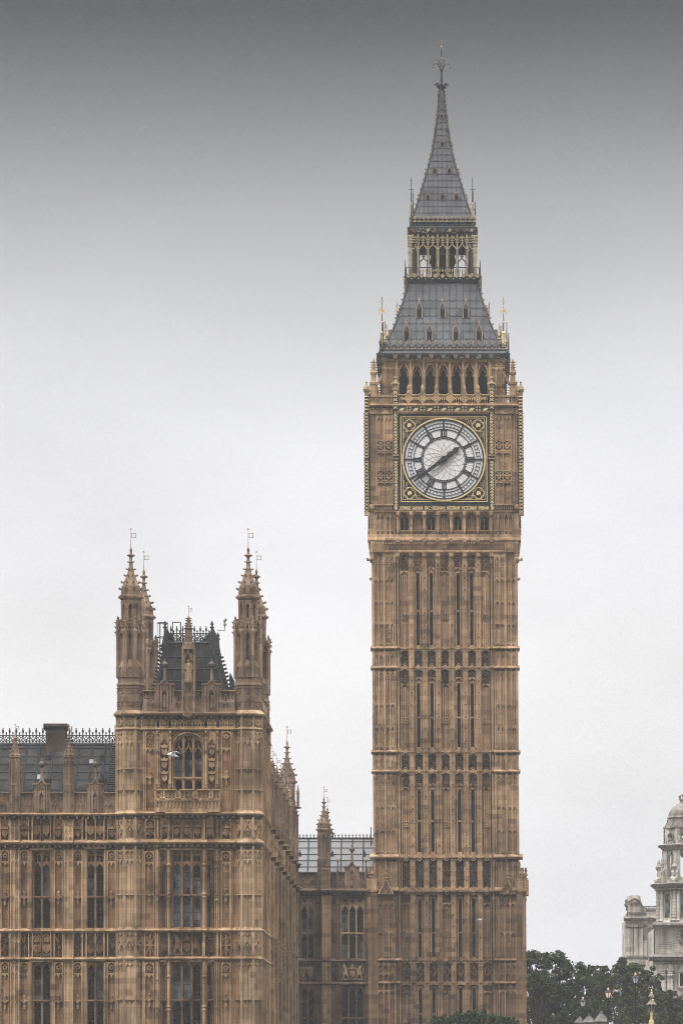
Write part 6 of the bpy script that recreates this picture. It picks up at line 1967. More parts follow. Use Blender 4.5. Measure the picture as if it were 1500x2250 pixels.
# roof, ridge cresting, chimney
def wroof(D, v): return ZC + (HY - v) * D / FO
De, Dr = DP + 1.1, DP + 4.9
ze, zr = wroof(De, 1752), wroof(Dr, 1637)
xa, xb = wx(-300), wx(258)
rf = MB()
rf.add([(xa, De, ze), (xb, De, ze), (xb, Dr, zr), (xa, Dr, zr), (xa, 2 * Dr - De, ze), (xb, 2 * Dr - De, ze)], [(0, 1, 2, 3), (3, 2, 5, 4), (0, 3, 4), (1, 5, 2)])
rf.add([(xa, DP + .5, ze - .6), (xb, DP + .5, ze - .6), (xb, De + .1, ze + .02), (xa, De + .1, ze + .02)], [(0, 1, 2, 3)])
rf.add([(xa, 2 * Dr - De, ze), (xb, 2 * Dr - De, ze), (xb, 2 * Dr - De, 0), (xa, 2 * Dr - De, 0)], [(0, 1, 2, 3)])
rf.add([(xa, De, ze), (xa, 2 * Dr - De, ze), (xa, 2 * Dr - De, 0), (xa, De - 1, 0)], [(0, 1, 2, 3)])
ro = rf.build('roof', 'roof_w', wing)
sm = MB()
R_ = lambda x, t: (x, De + (Dr - De) * t - .03, ze + (zr - ze) * t + .03)
x = xb - .3
while x > xa:
    sm.tube([R_(x, 0), R_(x, 1)], .05, 4); sm.tube([R_(x - .09, 0), R_(x - .09, 1)], .04, 4); x -= .905
for t in (.10, .14, .33, .47, .62, .77, .93): sm.tube([R_(xa, t), R_(xb, t)], .028, 4)
sm.tube([(xa, Dr, zr + .03), (xb, Dr, zr + .03)], .09, 6)
sm.build('seams', 'iron_d', ro)
vb_, sk = MB(), MB()
for u, v in ((108, 1664), (225, 1664), (104, 1713), (221, 1713)):
    t = (1745 - v) / 105.; p = R_(wx(u) * (De + (Dr - De) * t) / DP, t)
    s_ = .16 if v < 1700 else .32
    vb_.lathe(p[0], p[1] - .1, [(s_, p[2] - .3), (s_, p[2] + .1), (.02, p[2] + .1 + s_ * 1.6)], 6); vb_.build('roof_vent', 'black', ro); vb_ = MB()
for u, v, w, h in ((86, 1710, 9, 9.5), (201, 1678, 8.5, 8)):
    t = (1745 - v) / 105.; p = R_(wx(u) * (De + (Dr - De) * t) / DP, t); p2 = R_(p[0], t + h / 105.)
    hw_ = w / SP / 2
    sk.add([(p[0] - hw_, p[1] - .06, p[2]), (p[0] + hw_, p[1] - .06, p[2]), (p[0] + hw_, p2[1] - .06, p2[2]), (p[0] - hw_, p2[1] - .06, p2[2])], [(0, 1, 2, 3)]); sk.build('skylight', 'lead', ro); sk = MB()
fleur_cresting(wing, lambda t, h: (xb - .05 - t, Dr, zr + .08 + h), 0, int((xb - xa) / .462), .462, 1.13)
ch = MB(); cf = front(Dr)
ch.box(cf, 103, 146, 1600, 1665, -.8, .5); ch.course(cf, 98, 150, [(1604, -.8), (1601, -.8), (1592.5, -.9), (1591, -.9), (1591, .5), (1593, .66), (1598, .66), (1602, .5), (1604, .5)])
ch.box(cf, 102, 147, 1612, 1614, -.82, .54)
for i in range(4):
    ch.ribbon(cf, [(104 + i * 10.4, 1618), (108.5 + i * 10.4, 1626), (113 + i * 10.4, 1618)], 1.6, .5, .56); ch.ribbon(cf, [(104 + i * 10.4, 1634), (108.5 + i * 10.4, 1626), (113 + i * 10.4, 1634)], 1.6, .5, .56)
ch.build('chimney', 'flue', wing)
ld = MB()
for x in (wx(232), wx(253)):
    pts = [R_(x, 0), R_(x, 1)]; ld.tube([(p[0], p[1] - .18, p[2] + .12) for p in pts], .05, 4)
for j in range(22):
    t = .04 + j * .043; a, b2 = R_(wx(234), t), R_(wx(252), t)
    ld.tube([(a[0], a[1] - .12, a[2] + .1), (b2[0], b2[1] - .12, b2[2] + .1)], .045, 4)
for x, h in ((wx(94) + .1, 1.2), (wx(240), 1.35), (wx(136) + .2, 1.2)):
    q_ = MB(); q_.tube([(x, Dr - .3, zr - .2), (x, Dr - .3, zr + h)], .03, 4); q_.build('lightning_rod', 'iron_d', wing)
ld.build('roof_ladder', 'iron_d', wing); ld = MB()
for j in range(4): ld.tube([(wx(242), Dr - .3, zr + .1 + j * .25), (wx(257), Dr - .3, zr + .1 + j * .25)], .035, 4)
for x in (wx(242), wx(249), wx(257)): ld.tube([(x, Dr - .3, zr - .1), (x, Dr - .3, zr + .95)], .035, 4)
ld.build('safety_rail', 'iron_d', wing)

# ------------------------------------------------------------------ receding range between pavilion and clock tower
NX = wx(577) - .42
rng_ = root('palace_range', (NX, 296, 0), 'receding palace range of stepped buttresses and pinnacles leading back towards the clock tower', 'palace range')
NF = Fr((NX, DP), (0, 1), (1, 0), SP, 0.0)
n0 = (PD + 1.0) * SP
pitch = 6.05 * SP
NB = [n0 + 2.4 * SP + pitch * i for i in range(8)]
range_front(rng_, NF, NB, 0, 62, 132, ((16, 44), (150, 178)), 4, 24, .55, 900, (n0, NB[-1] + 20), 9, 'stone_p', gab=False, jut=.28)
fl = MB()
for b in NB:
    f = Fr((NX, DP + (b - 12.2) / SP), (1, 0), (0, -1), SP, 0.0); e = .55 * SP
    for q, w in ((1.2, 2.2), (e - 1.0, 2.4), (e / 2, 1.2)): fl.box(f, q - w / 2, q + w / 2, 1866, VG, 0, .09)
    for l, r in ((2.3, e / 2 - .6), (e / 2 + .6, e - 2.2)):
        for v in (1870, 1892, 1968, 2052, 2112, 2130, 2198): fl.spandrel(f, l, r, v, v + 9, arch(l + .2, r - .2, v + 9, v + 1, 'ogee', 3), 0, .08)
    for v in (1824, 2078): fl.ribbon(f, [(e / 2, v - 11), (e - 2, v), (e / 2, v + 11), (2, v)], 2.2, 0, .10, True)
fl.build('buttress_flanks', 'stone_c', rng_)
rr = MB()
y0, y1 = DP + PD + 1, 318.6
rr.add([(NX - 1, y0, ze), (NX - 1, y1, ze), (NX - 4.5, y1, zr - 1.2), (NX - 4.5, y0, zr - 1.2), (NX - 8, y0, ze), (NX - 8, y1, ze)], [(0, 1, 2, 3), (3, 2, 5, 4), (0, 3, 4), (1, 5, 2)])
rr.add([(NX - .3, y1, 0), (NX - 8, y1, 0), (NX - 8, y1, ze), (NX - .3, y1, ze)], [(0, 1, 2, 3)])
rr.add([(NX - .3, y0, ze - .5), (NX - .3, y1, ze - .5), (NX - 1, y1, ze), (NX - 1, y0, ze)], [(0, 1, 2, 3)])
rr.add([(NX - 8, y0, 0), (NX - 8, y1, 0), (NX - 8, y1, ze), (NX - 8, y0, ze)], [(0, 1, 2, 3)])
rr.build('roof', 'roof_w', rng_)
# end turret
ex, ey = (631 - PX) / 26.45, 315.4
tb = MB(); dvt = 261
turret_body(tb, ex, ey, 22.5, 1400 + dvt, VG, SP, (0, 1, 2, 3, 7), [(1792, 9, .4), (1852, 10, .4), (1640, 8, .45)], [(1680, 'sm'), (1720, 'bar')])
for a in range(8):
    t = pi / 8 + a * pi / 4
    tb.lathe(ex + .98 * cos(t), ey + .98 * sin(t), [(.10, ZC + (HY - 1640) / SP), (.10, ZC + (HY - 1605) / SP), (.13, ZC + (HY - 1603) / SP), (.01, ZC + (HY - 1580) / SP)], 6)
post_ring(tb, ex, ey, .66, ZC + (HY - 1645) / SP, ZC + (HY - 1574) / SP, .24, .26)
tb.lathe(ex, ey, [(.72, ZC + (HY - 1585) / SP), (.72, ZC + (HY - 1574) / SP)], 8, None, 0, 0, True, True)
o = tb.build('corner_turret', 'stone_g', rng_)
dome(o, ex, ey, ZC + (HY - 1576) / SP, 1.0, vh=1.25)
gcr = MB()
for x_, y_, z_ in ((-13.6, 302, 1606), (-13.4, 305, 1612), (-13.4, 308, 1616)):
    zc_ = ZC + (HY - 1648) / SP
    gcr.lathe(x_, y_, [(.05, zc_ - .8), (.05, zc_ + .5), (.2, zc_ + .6), (.1, zc_ + .8), (.16, zc_ + .95), (.02, zc_ + 1.2)], 6)
gcr.build('gilt_crown', 'gold', rng_)

# ------------------------------------------------------------------ link building beside the clock tower
LD = 320.3
LF = front(LD)
lnk = root('link_building', ((745 - PX) / 26.07, LD, 0), 'dark low building beside the clock tower with a battlemented parapet and pale grey roof', 'palace building')
VL = HY + ZC * LF.sc
lw, bt, al, dk = MB(), MB(), MB(), MB()
H2 = [(660, 691, 1974, 2107), (748, 800, 1976, 2107), (660, 691, 2166, 2290), (748, 800, 2166, 2290)]
wall_holes(lw, LF, 640, 842, 1917, VL, H2, 0, -.7)
for l, r, tr in ((660, 691, 2050), (748, 800, 2050)):
    n = 2 if r - l < 40 else 3
    window(lnk, LF, l + 1, r - 1, 1974, 2107, n, tr, 1994, -.05, int(l), 'stone_p', 3.4, .35)
    window(lnk, LF, l + 1, r - 1, 2166, 2290, n, 2236, 2167, -.05, int(l) + 5, 'stone_b', 3.4, .1)
for l, r in ((728, 740), (806, 820)):
    panel(lw, None, LF, l, r, 1968, 2107, 2050, 0, int(l), 30); panel(lw, None, LF, l, r, 2166, 2290, 2236, 0, int(l) + 1, 24)
for u, w, dd in ((743, 3, .2), (746.5, 1.4, .12), (801.5, 1.4, .12), (804, 2.6, .16), (822.5, 2, .14), (832, 2, .2), (697, 2, .14), (704, 2, .18), (692.5, 1.6, .12), (826, 1.2, .1)):
    lw.box(LF, u - w / 2, u + w / 2, 1962, VL, 0, dd)
bt.box(LF, 708, 727, 1955, VL, 0, .75)
for q in (709, 717.5, 726): bt.box(LF, q - 1.1, q + 1.1, 1962, VL, .7, .86)
for v in (1966, 1990, 2050, 2118, 2136, 2172, 2238):
    for a, b in ((710, 716.4), (718.6, 725)): bt.spandrel(LF, a, b, v, v + 8, arch(a + .2, b - .2, v + 8, v + 1, 'ogee', 3), .7, .83)
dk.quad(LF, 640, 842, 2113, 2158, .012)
coat_of_arms(al, LF, 774, 2116, 2157, .02, .68)
for c in (666, 682): shield(al, LF, c, 2132, 1.1, .02); carve(al, LF, c - 6, c + 6, 2148, 2156, .02, .12, int(c), 3)
carve(dk, LF, 728, 741, 2116, 2156, .012, .14, 4, 3); carve(dk, LF, 806, 836, 2116, 2156, .012, .12, 5, 3.6)
lw.build('wall', 'stone_l', lnk, plus=[(al, 'stone_p'), (dk, 'soot')]); bt.build('buttress', 'stone_p', lnk)
BK = ((717.5, 10.5, .75),)
cornice(lnk, LF, 640, 842, 1957, 10, .55, 0, 8, BK, mat='stone_k'); cornice(lnk, LF, 640, 842, 2111, 7, .26, 0, 0, BK, mat='stone_k'); cornice(lnk, LF, 640, 842, 2161, 6, .24, 0, 0, BK, mat='stone_k')
battlement(lnk, LF, 642, 699, 1916, 1956, [(666, 669), (684, 687)], .1, 'stone_k'); battlement(lnk, LF, 724, 757, 1916, 1956, [(736, 739), (747, 750)], .1, 'stone_k')
battlement(lnk, LF, 790, 822, 1916, 1956, [(797, 800), (810, 813)], .1, 'stone_k')
gablet(lnk, LF, 773, 1901, 1956, 16, 1914, .15)
tch = MB(); tg = MB()
for u in (742, 804):
    x, y, z = LF.P(u, 1950, .25); Z = lambda v: LF.P(0, v, 0)[2]
    tch.lathe(x, y, [(.12, Z(1956)), (.10, Z(1912)), (.06, Z(1906)), (.06, Z(1895)), (.14, Z(1892))], 8); tg.lathe(x, y, [(.13, Z(1892)), (.15, Z(1889)), (.06, Z(1885)), (.01, Z(1882))], 6)
tch.build('torch_pinnacle', 'stone_k', lnk, plus=[(tg, 'gold_pale')])
# its two turrets
for cx, cy, dv, fl in (((711.5 - PX) / 26.1, 319.9, 0, 1), ((719 - PX) / 25.2, 331.5, 0, 1)):
    Z = lambda v: ZC + (HY - v) / 26.07
    mb = MB(); c8 = 1 / cos(pi / 8); A_ = .46
    mb.lathe(cx, cy, [(.53 * c8, Z(1957)), (.53 * c8, Z(1914)), (.58 * c8, Z(1912)), (.5 * c8, Z(1908)), (.48 * c8, Z(1880))], 8)
    post_ring(mb, cx, cy, .52, Z(1881), Z(1826), .21, .22)
    mb.lathe(cx, cy, [(.50, Z(1836)), (.53, Z(1826))], 8, None, 0, 0, True, True)
    for a in range(8):
        f = octfr(cx, cy, .49, a, 26.07)
        mb.spandrel(f, -5, 5, 1826, 1842, arch(-2.6, 2.6, 1842, 1832, 'gothic', 3), -.15, .02)
        mb.ribbon(f, [(-4, 1888), (4, 1888), (4, 1904), (-4, 1904)], 1.4, .0, .07, True)
        f = octfr(cx, cy, .53, a, 26.07); mb.spandrel(f, -4.6, 4.6, 1918, 1928, arch(-4, 4, 1928, 1920, 'ogee', 3), -.02, .06)
    o = mb.build('corner_turret', 'stone_g', lnk)
    dome(o, cx, cy, Z(1827), .80, vh=.95)
# pale lead roof
De2, Dr2 = 321.2, 324.2
ze2, zr2 = ZC + (HY - 1930) * De2 / FO, ZC + (HY - 1843) * Dr2 / FO
xa2, xb2 = (640 - PX) / 26.0, (836 - PX) / 26.0
rf = MB(); rf.add([(xa2, De2, ze2), (xb2, De2, ze2), (xb2, Dr2, zr2), (xa2, Dr2, zr2), (xa2, 328, ze2), (xb2, 328, ze2), (xa2, 328, 0), (xb2, 328, 0), (xa2, De2, 0)], [(0, 1, 2, 3), (3, 2, 5, 4), (4, 5, 7, 6), (0, 3, 4, 6, 8)])
ro = rf.build('roof', 'lead', lnk)
sm = MB(); R2 = lambda x, t: (x, De2 + (Dr2 - De2) * t - .03, ze2 + (zr2 - ze2) * t + .03)
x = xb2 - .6
while x > xa2: sm.tube([R2(x, 0), R2(x, 1)], .045, 4); x -= .93
for t in (.12, .28, .44, .60, .76, .92): sm.tube([R2(xa2, t), R2(xb2, t)], .028, 4)
sm.tube([R2(xa2, 1), R2(xb2, 1)], .07, 5)
sm.build('seams', 'iron_d', ro)
vt = MB()
for u in (657, 728.5, 799):
    x, y, z = R2((u - PX) * De2 / FO, .62); vt.lathe(x, y - .1, [(.13, z - .45), (.13, z), (.01, z + .32)], 6); vt.build('roof_vent', 'iron_d', ro); vt = MB()
rc = MB()
n = int((xb2 - xa2) / .30)
for i in range(n):
    x = xa2 + i * .30
    rc.lathe(x, Dr2, [(.05, zr2), (.03, zr2 + .22), (.10, zr2 + .25), (.09, zr2 + .31), (.01, zr2 + .42)], 5)
    rc.tube([(x, Dr2, zr2 + .16), (x + .15, Dr2, zr2 + .05), (x + .3, Dr2, zr2 + .16)], .03, 4)
rc.build('roof_cresting', 'lead', lnk)
ro2 = MB(); ro2.tube([((813.5 - PX) / 26, De2 + 2.5, zr2 - 2.6), ((813.5 - PX) / 26, De2 + 2.5, zr2 + .95)], .04, 5); ro2.build('lightning_rod', 'iron_d', lnk)
# ------------------------------------------------------------------ pale domed office building, far right
GD = 420.0
GF = front(GD); GS = GF.sc
GX, GY = (1505 - PX) / GS, GD + 4.2
gov = root('domed_building', (GX, GD, 0), 'pale stone office building with a domed corner turret standing beyond the trees', 'office building')
GZ = lambda v: ZC + (HY - v) / GS
def gl(mb, prof, n=8, top=True, bottom=False): mb.lathe(GX, GY, [(h / GS / (cos(pi / n) if n == 8 else 1), GZ(v)) for h, v in prof], n, None, 0, 0, top, bottom)
VGG = HY + ZC * GS
w_, dm, tr, cl = MB(), MB(), MB(), MB()
# street block
w_.box(GF, 1439, 1640, 2037, 2100, -16, -.6); w_.box(GF, 1434, 1640, 2100, VGG, -16, -.3)
for i in range(12): w_.box(GF, 1439.6, 1475, 2041 + i * 4.9, 2044.4 + i * 4.9, -.7, -.45)
for i in range(10): w_.box(GF, 1475, 1640, 2052 + i * 4.9, 2052.6 + i * 4.9, -.62, -.57)
w_.box(GF, 1439, 1478, 2037, 2098, -3, -.52)
tr.course(GF, 1424, 1640, [(2096, -.6), (2098, -.1), (2100, .55), (2102.5, .6), (2104, .25), (2107, .15), (2110, -.1), (2112, -.3)])
dentils(tr, GF, 1430, 1640, 2104, 2107.5, -.3, .34, 5, 2.6)
tr.course(GF, 1433, 1640, [(2026, -.6), (2029, .2), (2032, .3), (2035, .0), (2038, -.6)]); tr.course(GF, 1436, 1640, [(2112, -.3), (2113.5, -.05), (2116, -.05), (2118, -.3)])
for l, r in ((1447, 1461), (1465, 1478), (1530, 1544)):
    cl.box(GF, l, r, 2145, 2330, -.3, .05); cl.box(GF, l - 1.5, r + 1.5, 2128, 2131, -.3, .3)
    for j in range(3):
        for i in range(4 - j % 2):
            x, y, z = GF.P(l + 1.5 + i * 3.4 + (j % 2) * 1.7, 2143 - j * 5, .15); cl.ball((x, y, z), .15, 6, 4)
    cl.box(GF, l + .6, r - .6, 2131, 2145, -.3, .10)
for v0, v1 in ((2138, 2166), (2190, 2240)):
    wall = MB(); wall.quad(GF, 1492, 1516, v0, v1, -.28); wo = MB()
    for q in (1491, 1517): wo.box(GF, q - 1.6, q + 1.6, v0 - 3, v1 + 3, -.3, .0)
    wo.box(GF, 1489, 1519, v0 - 5, v0 - 2, -.3, .08); wo.box(GF, 1489, 1519, v1 + 1, v1 + 4, -.3, .12)
    o = wo.build('window_surround', 'portland', gov); wall.build('pane', 'glass', o)
tr.prism(GF, [(1478, 2197), (1504, 2180), (1530, 2197)], -.3, .25); tr.ribbon(GF, [(1476, 2198), (1504, 2180), (1532, 2198)], 3, -.3, .4)
oc = MB(); oc.prism(GF, ring(1504, 2057, 8.5, 20), -.6, -.5); rg = MB()
rg.ribbon(GF, ring(1504, 2057, 11, 24), 4.6, -.6, -.28, True); rg.ribbon(GF, ring(1504, 2057, 8, 20), 1.4, -.6, -.4, True)
for i in range(14): rg.ball(GF.P(1504 + 14 * cos(i * .449), 2057 + 14 * sin(i * .449), -.4), .2, 6, 4)
for q in (-4, 0, 4): rg.box(GF, 1504 + q - .4, 1504 + q + .4, 2049, 2065, -.5, -.44)
o = rg.build('round_window', 'portland_d', gov); oc.build('pane', 'glass', o)
# drum, columns, lantern and dome
gl(w_, [(60, 2037), (60, 2030), (57, 2024), (52, 2019), (52, 1956), (58, 1954), (64, 1950)], 8)
gl(tr, [(62, 2037), (64, 2033), (66, 2030), (60, 2026)], 8, False); gl(tr, [(56, 1957), (60, 1953), (60, 1949), (66, 1946), (71, 1942), (72, 1940), (66, 1938)], 8)
R16 = [pi / 8 + a * pi / 4 for a in range(8)]
for t in R16:
    for dt, rr, k in ((-.13, 57, 1), (.0, 60, 0), (.13, 57, 1)):
        x, y = GX + rr / GS * cos(t + dt), GY + rr / GS * sin(t + dt)
        cl.lathe(x, y, [(.26, GZ(2021)), (.20, GZ(2017)), (.18, GZ(1962)), (.28, GZ(1956))], 8)
        if not k:
            for j in range(6): cl.lathe(x, y, [(.27, GZ(2014 - j * 7)), (.27, GZ(2010.5 - j * 7))], 8, None, 0, 0, True, True)
    # scrolled buttress with urn
    for r0 in (52,):
        f = Fr((GX, GY), (cos(t), sin(t)), (-sin(t), cos(t)), GS, 0.0)
        cl.prism(f, [(46, 1938), (64, 1938), (66, 1932), (63, 1926), (59, 1922), (60, 1914), (56, 1908), (51, 1908), (46, 1900)], -.34, .34)
        cl.ribbon(f, ring(61, 1930, 3.4, 10), 2.4, -.40, .40, True); cl.ribbon(f, ring(54, 1913, 2.6, 10), 2, -.4, .4, True)
        x, y = GX + 59 / GS * cos(t), GY + 59 / GS * sin(t)
        cl.lathe(x, y, [(.16, GZ(1922)), (.1, GZ(1914)), (.14, GZ(1908)), (.34, GZ(1902)), (.26, GZ(1898)), (.1, GZ(1895)), (.14, GZ(1891)), (.02, GZ(1885))], 8)
        x, y = GX + 51 / GS * cos(t), GY + 51 / GS * sin(t)
        cl.lathe(x, y, [(.1, GZ(1902)), (.22, GZ(1894)), (.10, GZ(1889)), (.02, GZ(1881))], 8)
gl(w_, [(47, 1938), (47, 1926), (45, 1925)], 8)
for a in range(8):
    f = octfr(GX, GY, 42 / GS, a, GS)
    h = 42 * .414
    for sg in (-1, 1):
        w_.box(f, *sorted((sg * (h - 7.5), sg * (h + .4))), 1862, 1926, -.5, .0)
        for q in (h - 5.6, h - 1.4): cl.lathe(*f.P(sg * q, 0, .06)[:2], [(.19, GZ(1926)), (.15, GZ(1922)), (.13, GZ(1872)), (.21, GZ(1866))], 8)
    w_.spandrel(f, -h + 7, h - 7, 1862, 1882, arch(-h + 8, h - 8, 1882, 1870, 'round', 5), -.45, -.02)
    tr.prism(f, [(-4, 1866), (4, 1866), (2, 1876), (-2, 1876)], -.1, .14)
    for i in range(5): cl.lathe(*f.P(-8 + i * 4, 0, .0)[:2], [(.07, GZ(1936)), (.11, GZ(1932)), (.05, GZ(1928))], 6)
    tr.box(f, -h, h, 1925, 1927.6, -.1, .12)
    f = octfr(GX, GY, 41 / GS, a, GS)
    w_.spandrel(f, -17.4, 17.4, 1815, 1834, arch(-6, 6, 1834, 1827, 'round', 6), -.5, .0)
    lo = [(u, 2 * 1834 - v) for u, v in arch(-6, 6, 1834, 1827, 'round', 6)]
    w_.prism(f, [(-17.4, 1834), (-6, 1834)] + lo[1:7] + [(0, 1854), (-17.4, 1854)], -.5, .0); w_.prism(f, [(17.4, 1834), (17.4, 1854), (0, 1854)] + lo[6:-1] + [(6, 1834)], -.5, .0)
    tr.ribbon(f, ring(0, 1834, 7.4, 18), 2.2, -.05, .12, True); carve(tr, f, -14, 14, 1842, 1852, .0, .16, 60 + a, 3.4); tr.box(f, -1.6, 1.6, 1818, 1828, .0, .14)
gl(tr, [(45, 1864), (47, 1861), (50, 1858), (55, 1855), (56, 1853.5), (48, 1852), (43, 1850)], 8)
gl(dm, [(42, 1817), (45.5, 1815), (44, 1813.5), (39, 1809), (35.5, 1802), (34, 1795), (33.5, 1793), (36.5, 1792), (36, 1790), (33.5, 1788), (32.5, 1782), (29, 1774), (23, 1767), (15, 1762), (9, 1759), (7.5, 1754), (9, 1752), (4, 1751)], 24)
for a in range(16):
    t = a * pi / 8
    dm.tube([(GX + h / GS * cos(t), GY + h / GS * sin(t), GZ(v)) for h, v in ((44.4, 1813.5), (39.6, 1809), (36, 1802), (34.4, 1795))], .06, 4)
for a in range(8):
    t = a * pi / 4
    dm.tube([(GX + h / GS * cos(t), GY + h / GS * sin(t), GZ(v)) for h, v in ((4, 1752), (9, 1749), (9.5, 1744), (6, 1741), (1, 1741))], .08, 4)
dm.lathe(GX, GY, [(.1, GZ(1742)), (.2, GZ(1740)), (.05, GZ(1737)), (.02, GZ(1732))], 6)
w_.build('wall', 'portland', gov, plus=[(tr, 'portland_d'), (cl, 'portland')]); dm.build('dome', 'portland_d', gov)
gw = MB()
for a in range(8):
    f = octfr(GX, GY, 52.4 / GS, a, GS); gw.quad(f, -9, 9, 1962, 2014, .0)
    fm = MB(); 
gw.build('drum_window', 'glass_p', gov)
# farther block of the same building
FB = front(446.0)
fb, ft = MB(), MB()
fb.box(FB, 1373, 1470, 2022, 2110, -9, 0); fb.box(FB, 1378, 1470, 2004, 2024, -8, -.4); fb.box(FB, 1378, 1407, 1975, 2018, -3, -.1)
fb.box(FB, 1376, 1470, 2102, HY + ZC * FB.sc, -9, .1)
fb.prism(FB, [(1379, 1982), (1379, 1969.5), (1384, 1967.5), (1402, 1967.5), (1406, 1969.5), (1406, 1982)], -3, .0)
ft.ribbon(FB, [(1380, 1981), (1392, 1973), (1405, 1981)], 2, -.1, .16); ft.box(FB, 1379, 1408, 1981, 1984, -.2, .16); ft.box(FB, 1379, 1408, 2004, 2007, -.3, .1)
ft.prism(FB, [(1407, 1982), (1412, 1990), (1418, 1993), (1418, 2006), (1407, 2006)], -2, -.2)
for i in range(13):
    x, y, _ = FB.P(1415 + i * 4.2, 0, -.6); z = lambda v: FB.P(0, v, 0)[2]
    ft.lathe(x, y, [(.09, z(2004)), (.16, z(2000)), (.06, z(1994))], 6)
ft.box(FB, 1412, 1470, 1990, 1993, -.9, -.35)
ft.course(FB, 1369, 1470, [(2013, -.4), (2015, .5), (2018, .6), (2020, .3), (2023, .05), (2024, 0)]); ft.course(FB, 1373, 1470, [(2030, .0), (2031, .2), (2034, .2), (2036, .0)])
ft.course(FB, 1375, 1470, [(2099, .0), (2101, .3), (2104, .3), (2106, .1)])
for l, r in ((1378, 1389), (1392, 1400), (1403, 1411)): fb.box(FB, l, r, 2038, 2100, 0, .28); ft.box(FB, l - 1, r + 1, 2032, 2037, 0, .4)
for x0, v0, r0 in ((1376.5, 1980, .26), (1376.5, 1988, .32), (1377.5, 1997, .22)): ft.ball(FB.P(x0, v0, -.4), r0, 7, 5)
ft.ribbon(FB, arch(1414, 1442, 2060, 2036, 'round', 8), 4, 0, .22); ft.box(FB, 1413, 1421, 2060, 2063, 0, .3); fb.box(FB, 1416, 1420, 2062, 2100, 0, .2)
for i in range(6): fb.box(FB, 1424 + i * 4.2, 1427 + i * 4.2, 2094 - i * 3.2, 2104 - i * 3.2, 0, .5 + i * .3)
fb.build('rear_block', 'portland', gov); ft.build('rear_trim', 'portland_d', gov)
pw = MB(); pw.prism(FB, [(1427, 2098)] + arch(1427, 1440, 2056, 2046, 'round', 6) + [(1440, 2098)], .0, .03); pw.build('rear_window', 'glass_p', gov)

# ------------------------------------------------------------------ trees
def tree(px, top, D, wpx, leaf, label, seed, n=6500, name='leafy_tree', drop=1.5, lobes=None, size=(.18, .36)):
    rnd = random.Random(seed)
    s = FO / D
    x0, zt = (px - PX) / s, ZC + (HY - top) / s
    R = wpx / s / 2
    t = root(name, (x0, D, 0), label, 'tree', 'trees beyond the clock tower' if D > 325 else None)
    clumps = []
    if lobes is None:
        for i in range(26):
            a, u = rnd.uniform(0, 2 * pi), rnd.random() ** .6
            hgt = rnd.random()
            rr = R * u * (1 - .55 * hgt ** 2)
            clumps.append((x0 + rr * cos(a), D + rr * sin(a), zt - 1.0 - (1 - hgt) * R * drop * 1.5, rnd.uniform(.26, .44) * R))
        clumps.append((x0, D, zt - .32 * R, .32 * R))
    else:
        for lx, ly, lr in lobes:
            r = lr / s
            clumps.append(((lx - PX) / s, D + rnd.uniform(-1, 1) * R * .35, ZC + (HY - ly) / s, r))
            clumps[-1] = clumps[-1][:3] + (r * .8,)
            for q in range(10):
                a, b = rnd.uniform(0, 2 * pi), rnd.uniform(-1, .8)
                k = rnd.uniform(.75, 1.2)
                clumps.append(((lx - PX) / s + r * k * cos(a), D + r * sin(a) + rnd.uniform(-.8, .8), ZC + (HY - ly) / s + b * r * k, r * rnd.uniform(.18, .5)))
    mb = MB()
    per = int(n * 3.4) // len(clumps)
    for cx, cy, cz, r in clumps:
        nn = int(per * (r / (.35 * R)) ** 1.3) + 30
        for i in range(nn):
            u = rnd.random() ** .5 * rnd.uniform(.85, 1.2)
            ph, th = rnd.uniform(0, 2 * pi), math.acos(rnd.uniform(-1, 1))
            px_, py_, pz_ = cx + r * u * sin(th) * cos(ph), cy + r * u * sin(th) * sin(ph), cz + r * .82 * u * cos(th)
            L = rnd.uniform(*size); W = L * rnd.uniform(.45, .75)
            a, b = rnd.uniform(0, 2 * pi), rnd.uniform(-1.1, .6)
            ux, uy, uz = cos(a) * cos(b), sin(a) * cos(b), sin(b)
            c = rnd.uniform(-1, 1)
            vx, vy, vz = -sin(a) * cos(c) - cos(a) * sin(b) * sin(c), cos(a) * cos(c) - sin(a) * sin(b) * sin(c), cos(b) * sin(c)
            k = len(mb.v)
            for p, q in ((-.5, 0), (0, -.5), (.55, 0), (0, .5)):
                mb.v.append((px_ + ux * L * p + vx * W * q, py_ + uy * L * p + vy * W * q, pz_ + uz * L * p + vz * W * q))
            mb.f.append((k, k + 1, k + 2, k + 3))
    mb.build('crown', leaf, t)
    tk = MB()
    zb = zt - R * drop * 1.6
    tk.tube([(x0, D, -.1), (x0 + .1, D, zb * .5), (x0, D + .1, zb + .5), (x0 + .2, D, zt - R * .8)], .34, 8, .08)
    for cx, cy, cz, r in clumps[::2]:
        a = rnd.uniform(.8, 1.15)
        tk.tube([(x0, D, min(zb * a, cz - .5)), ((x0 + cx) / 2, (D + cy) / 2, (min(zb * a, cz - .5) + cz) / 2 - .4), (cx, cy, cz + r * .3)], .13, 5, .02)
    tk.build('trunk', 'bark', t)
tree(1195, 2084, 352, 150, 'leaf_d', 'broad dark green tree with its crown against the clock tower base', 2, 21000, drop=1.6,
     lobes=[(1158, 2100, 17), (1185, 2110, 24), (1215, 2105, 20), (1233, 2114, 16), (1255, 2130, 22), (1170, 2146, 26), (1215, 2152, 30), (1262, 2166, 26), (1185, 2190, 30), (1235, 2200, 34), (1150, 2120, 20), (1280, 2158, 16), (1180, 2236, 32), (1230, 2246, 32), (1275, 2205, 26), (1275, 2240, 26), (1150, 2165, 22), (1245, 2182, 26), (1208, 2184, 26), (1255, 2226, 28), (1160, 2216, 28), (1205, 2246, 28)])
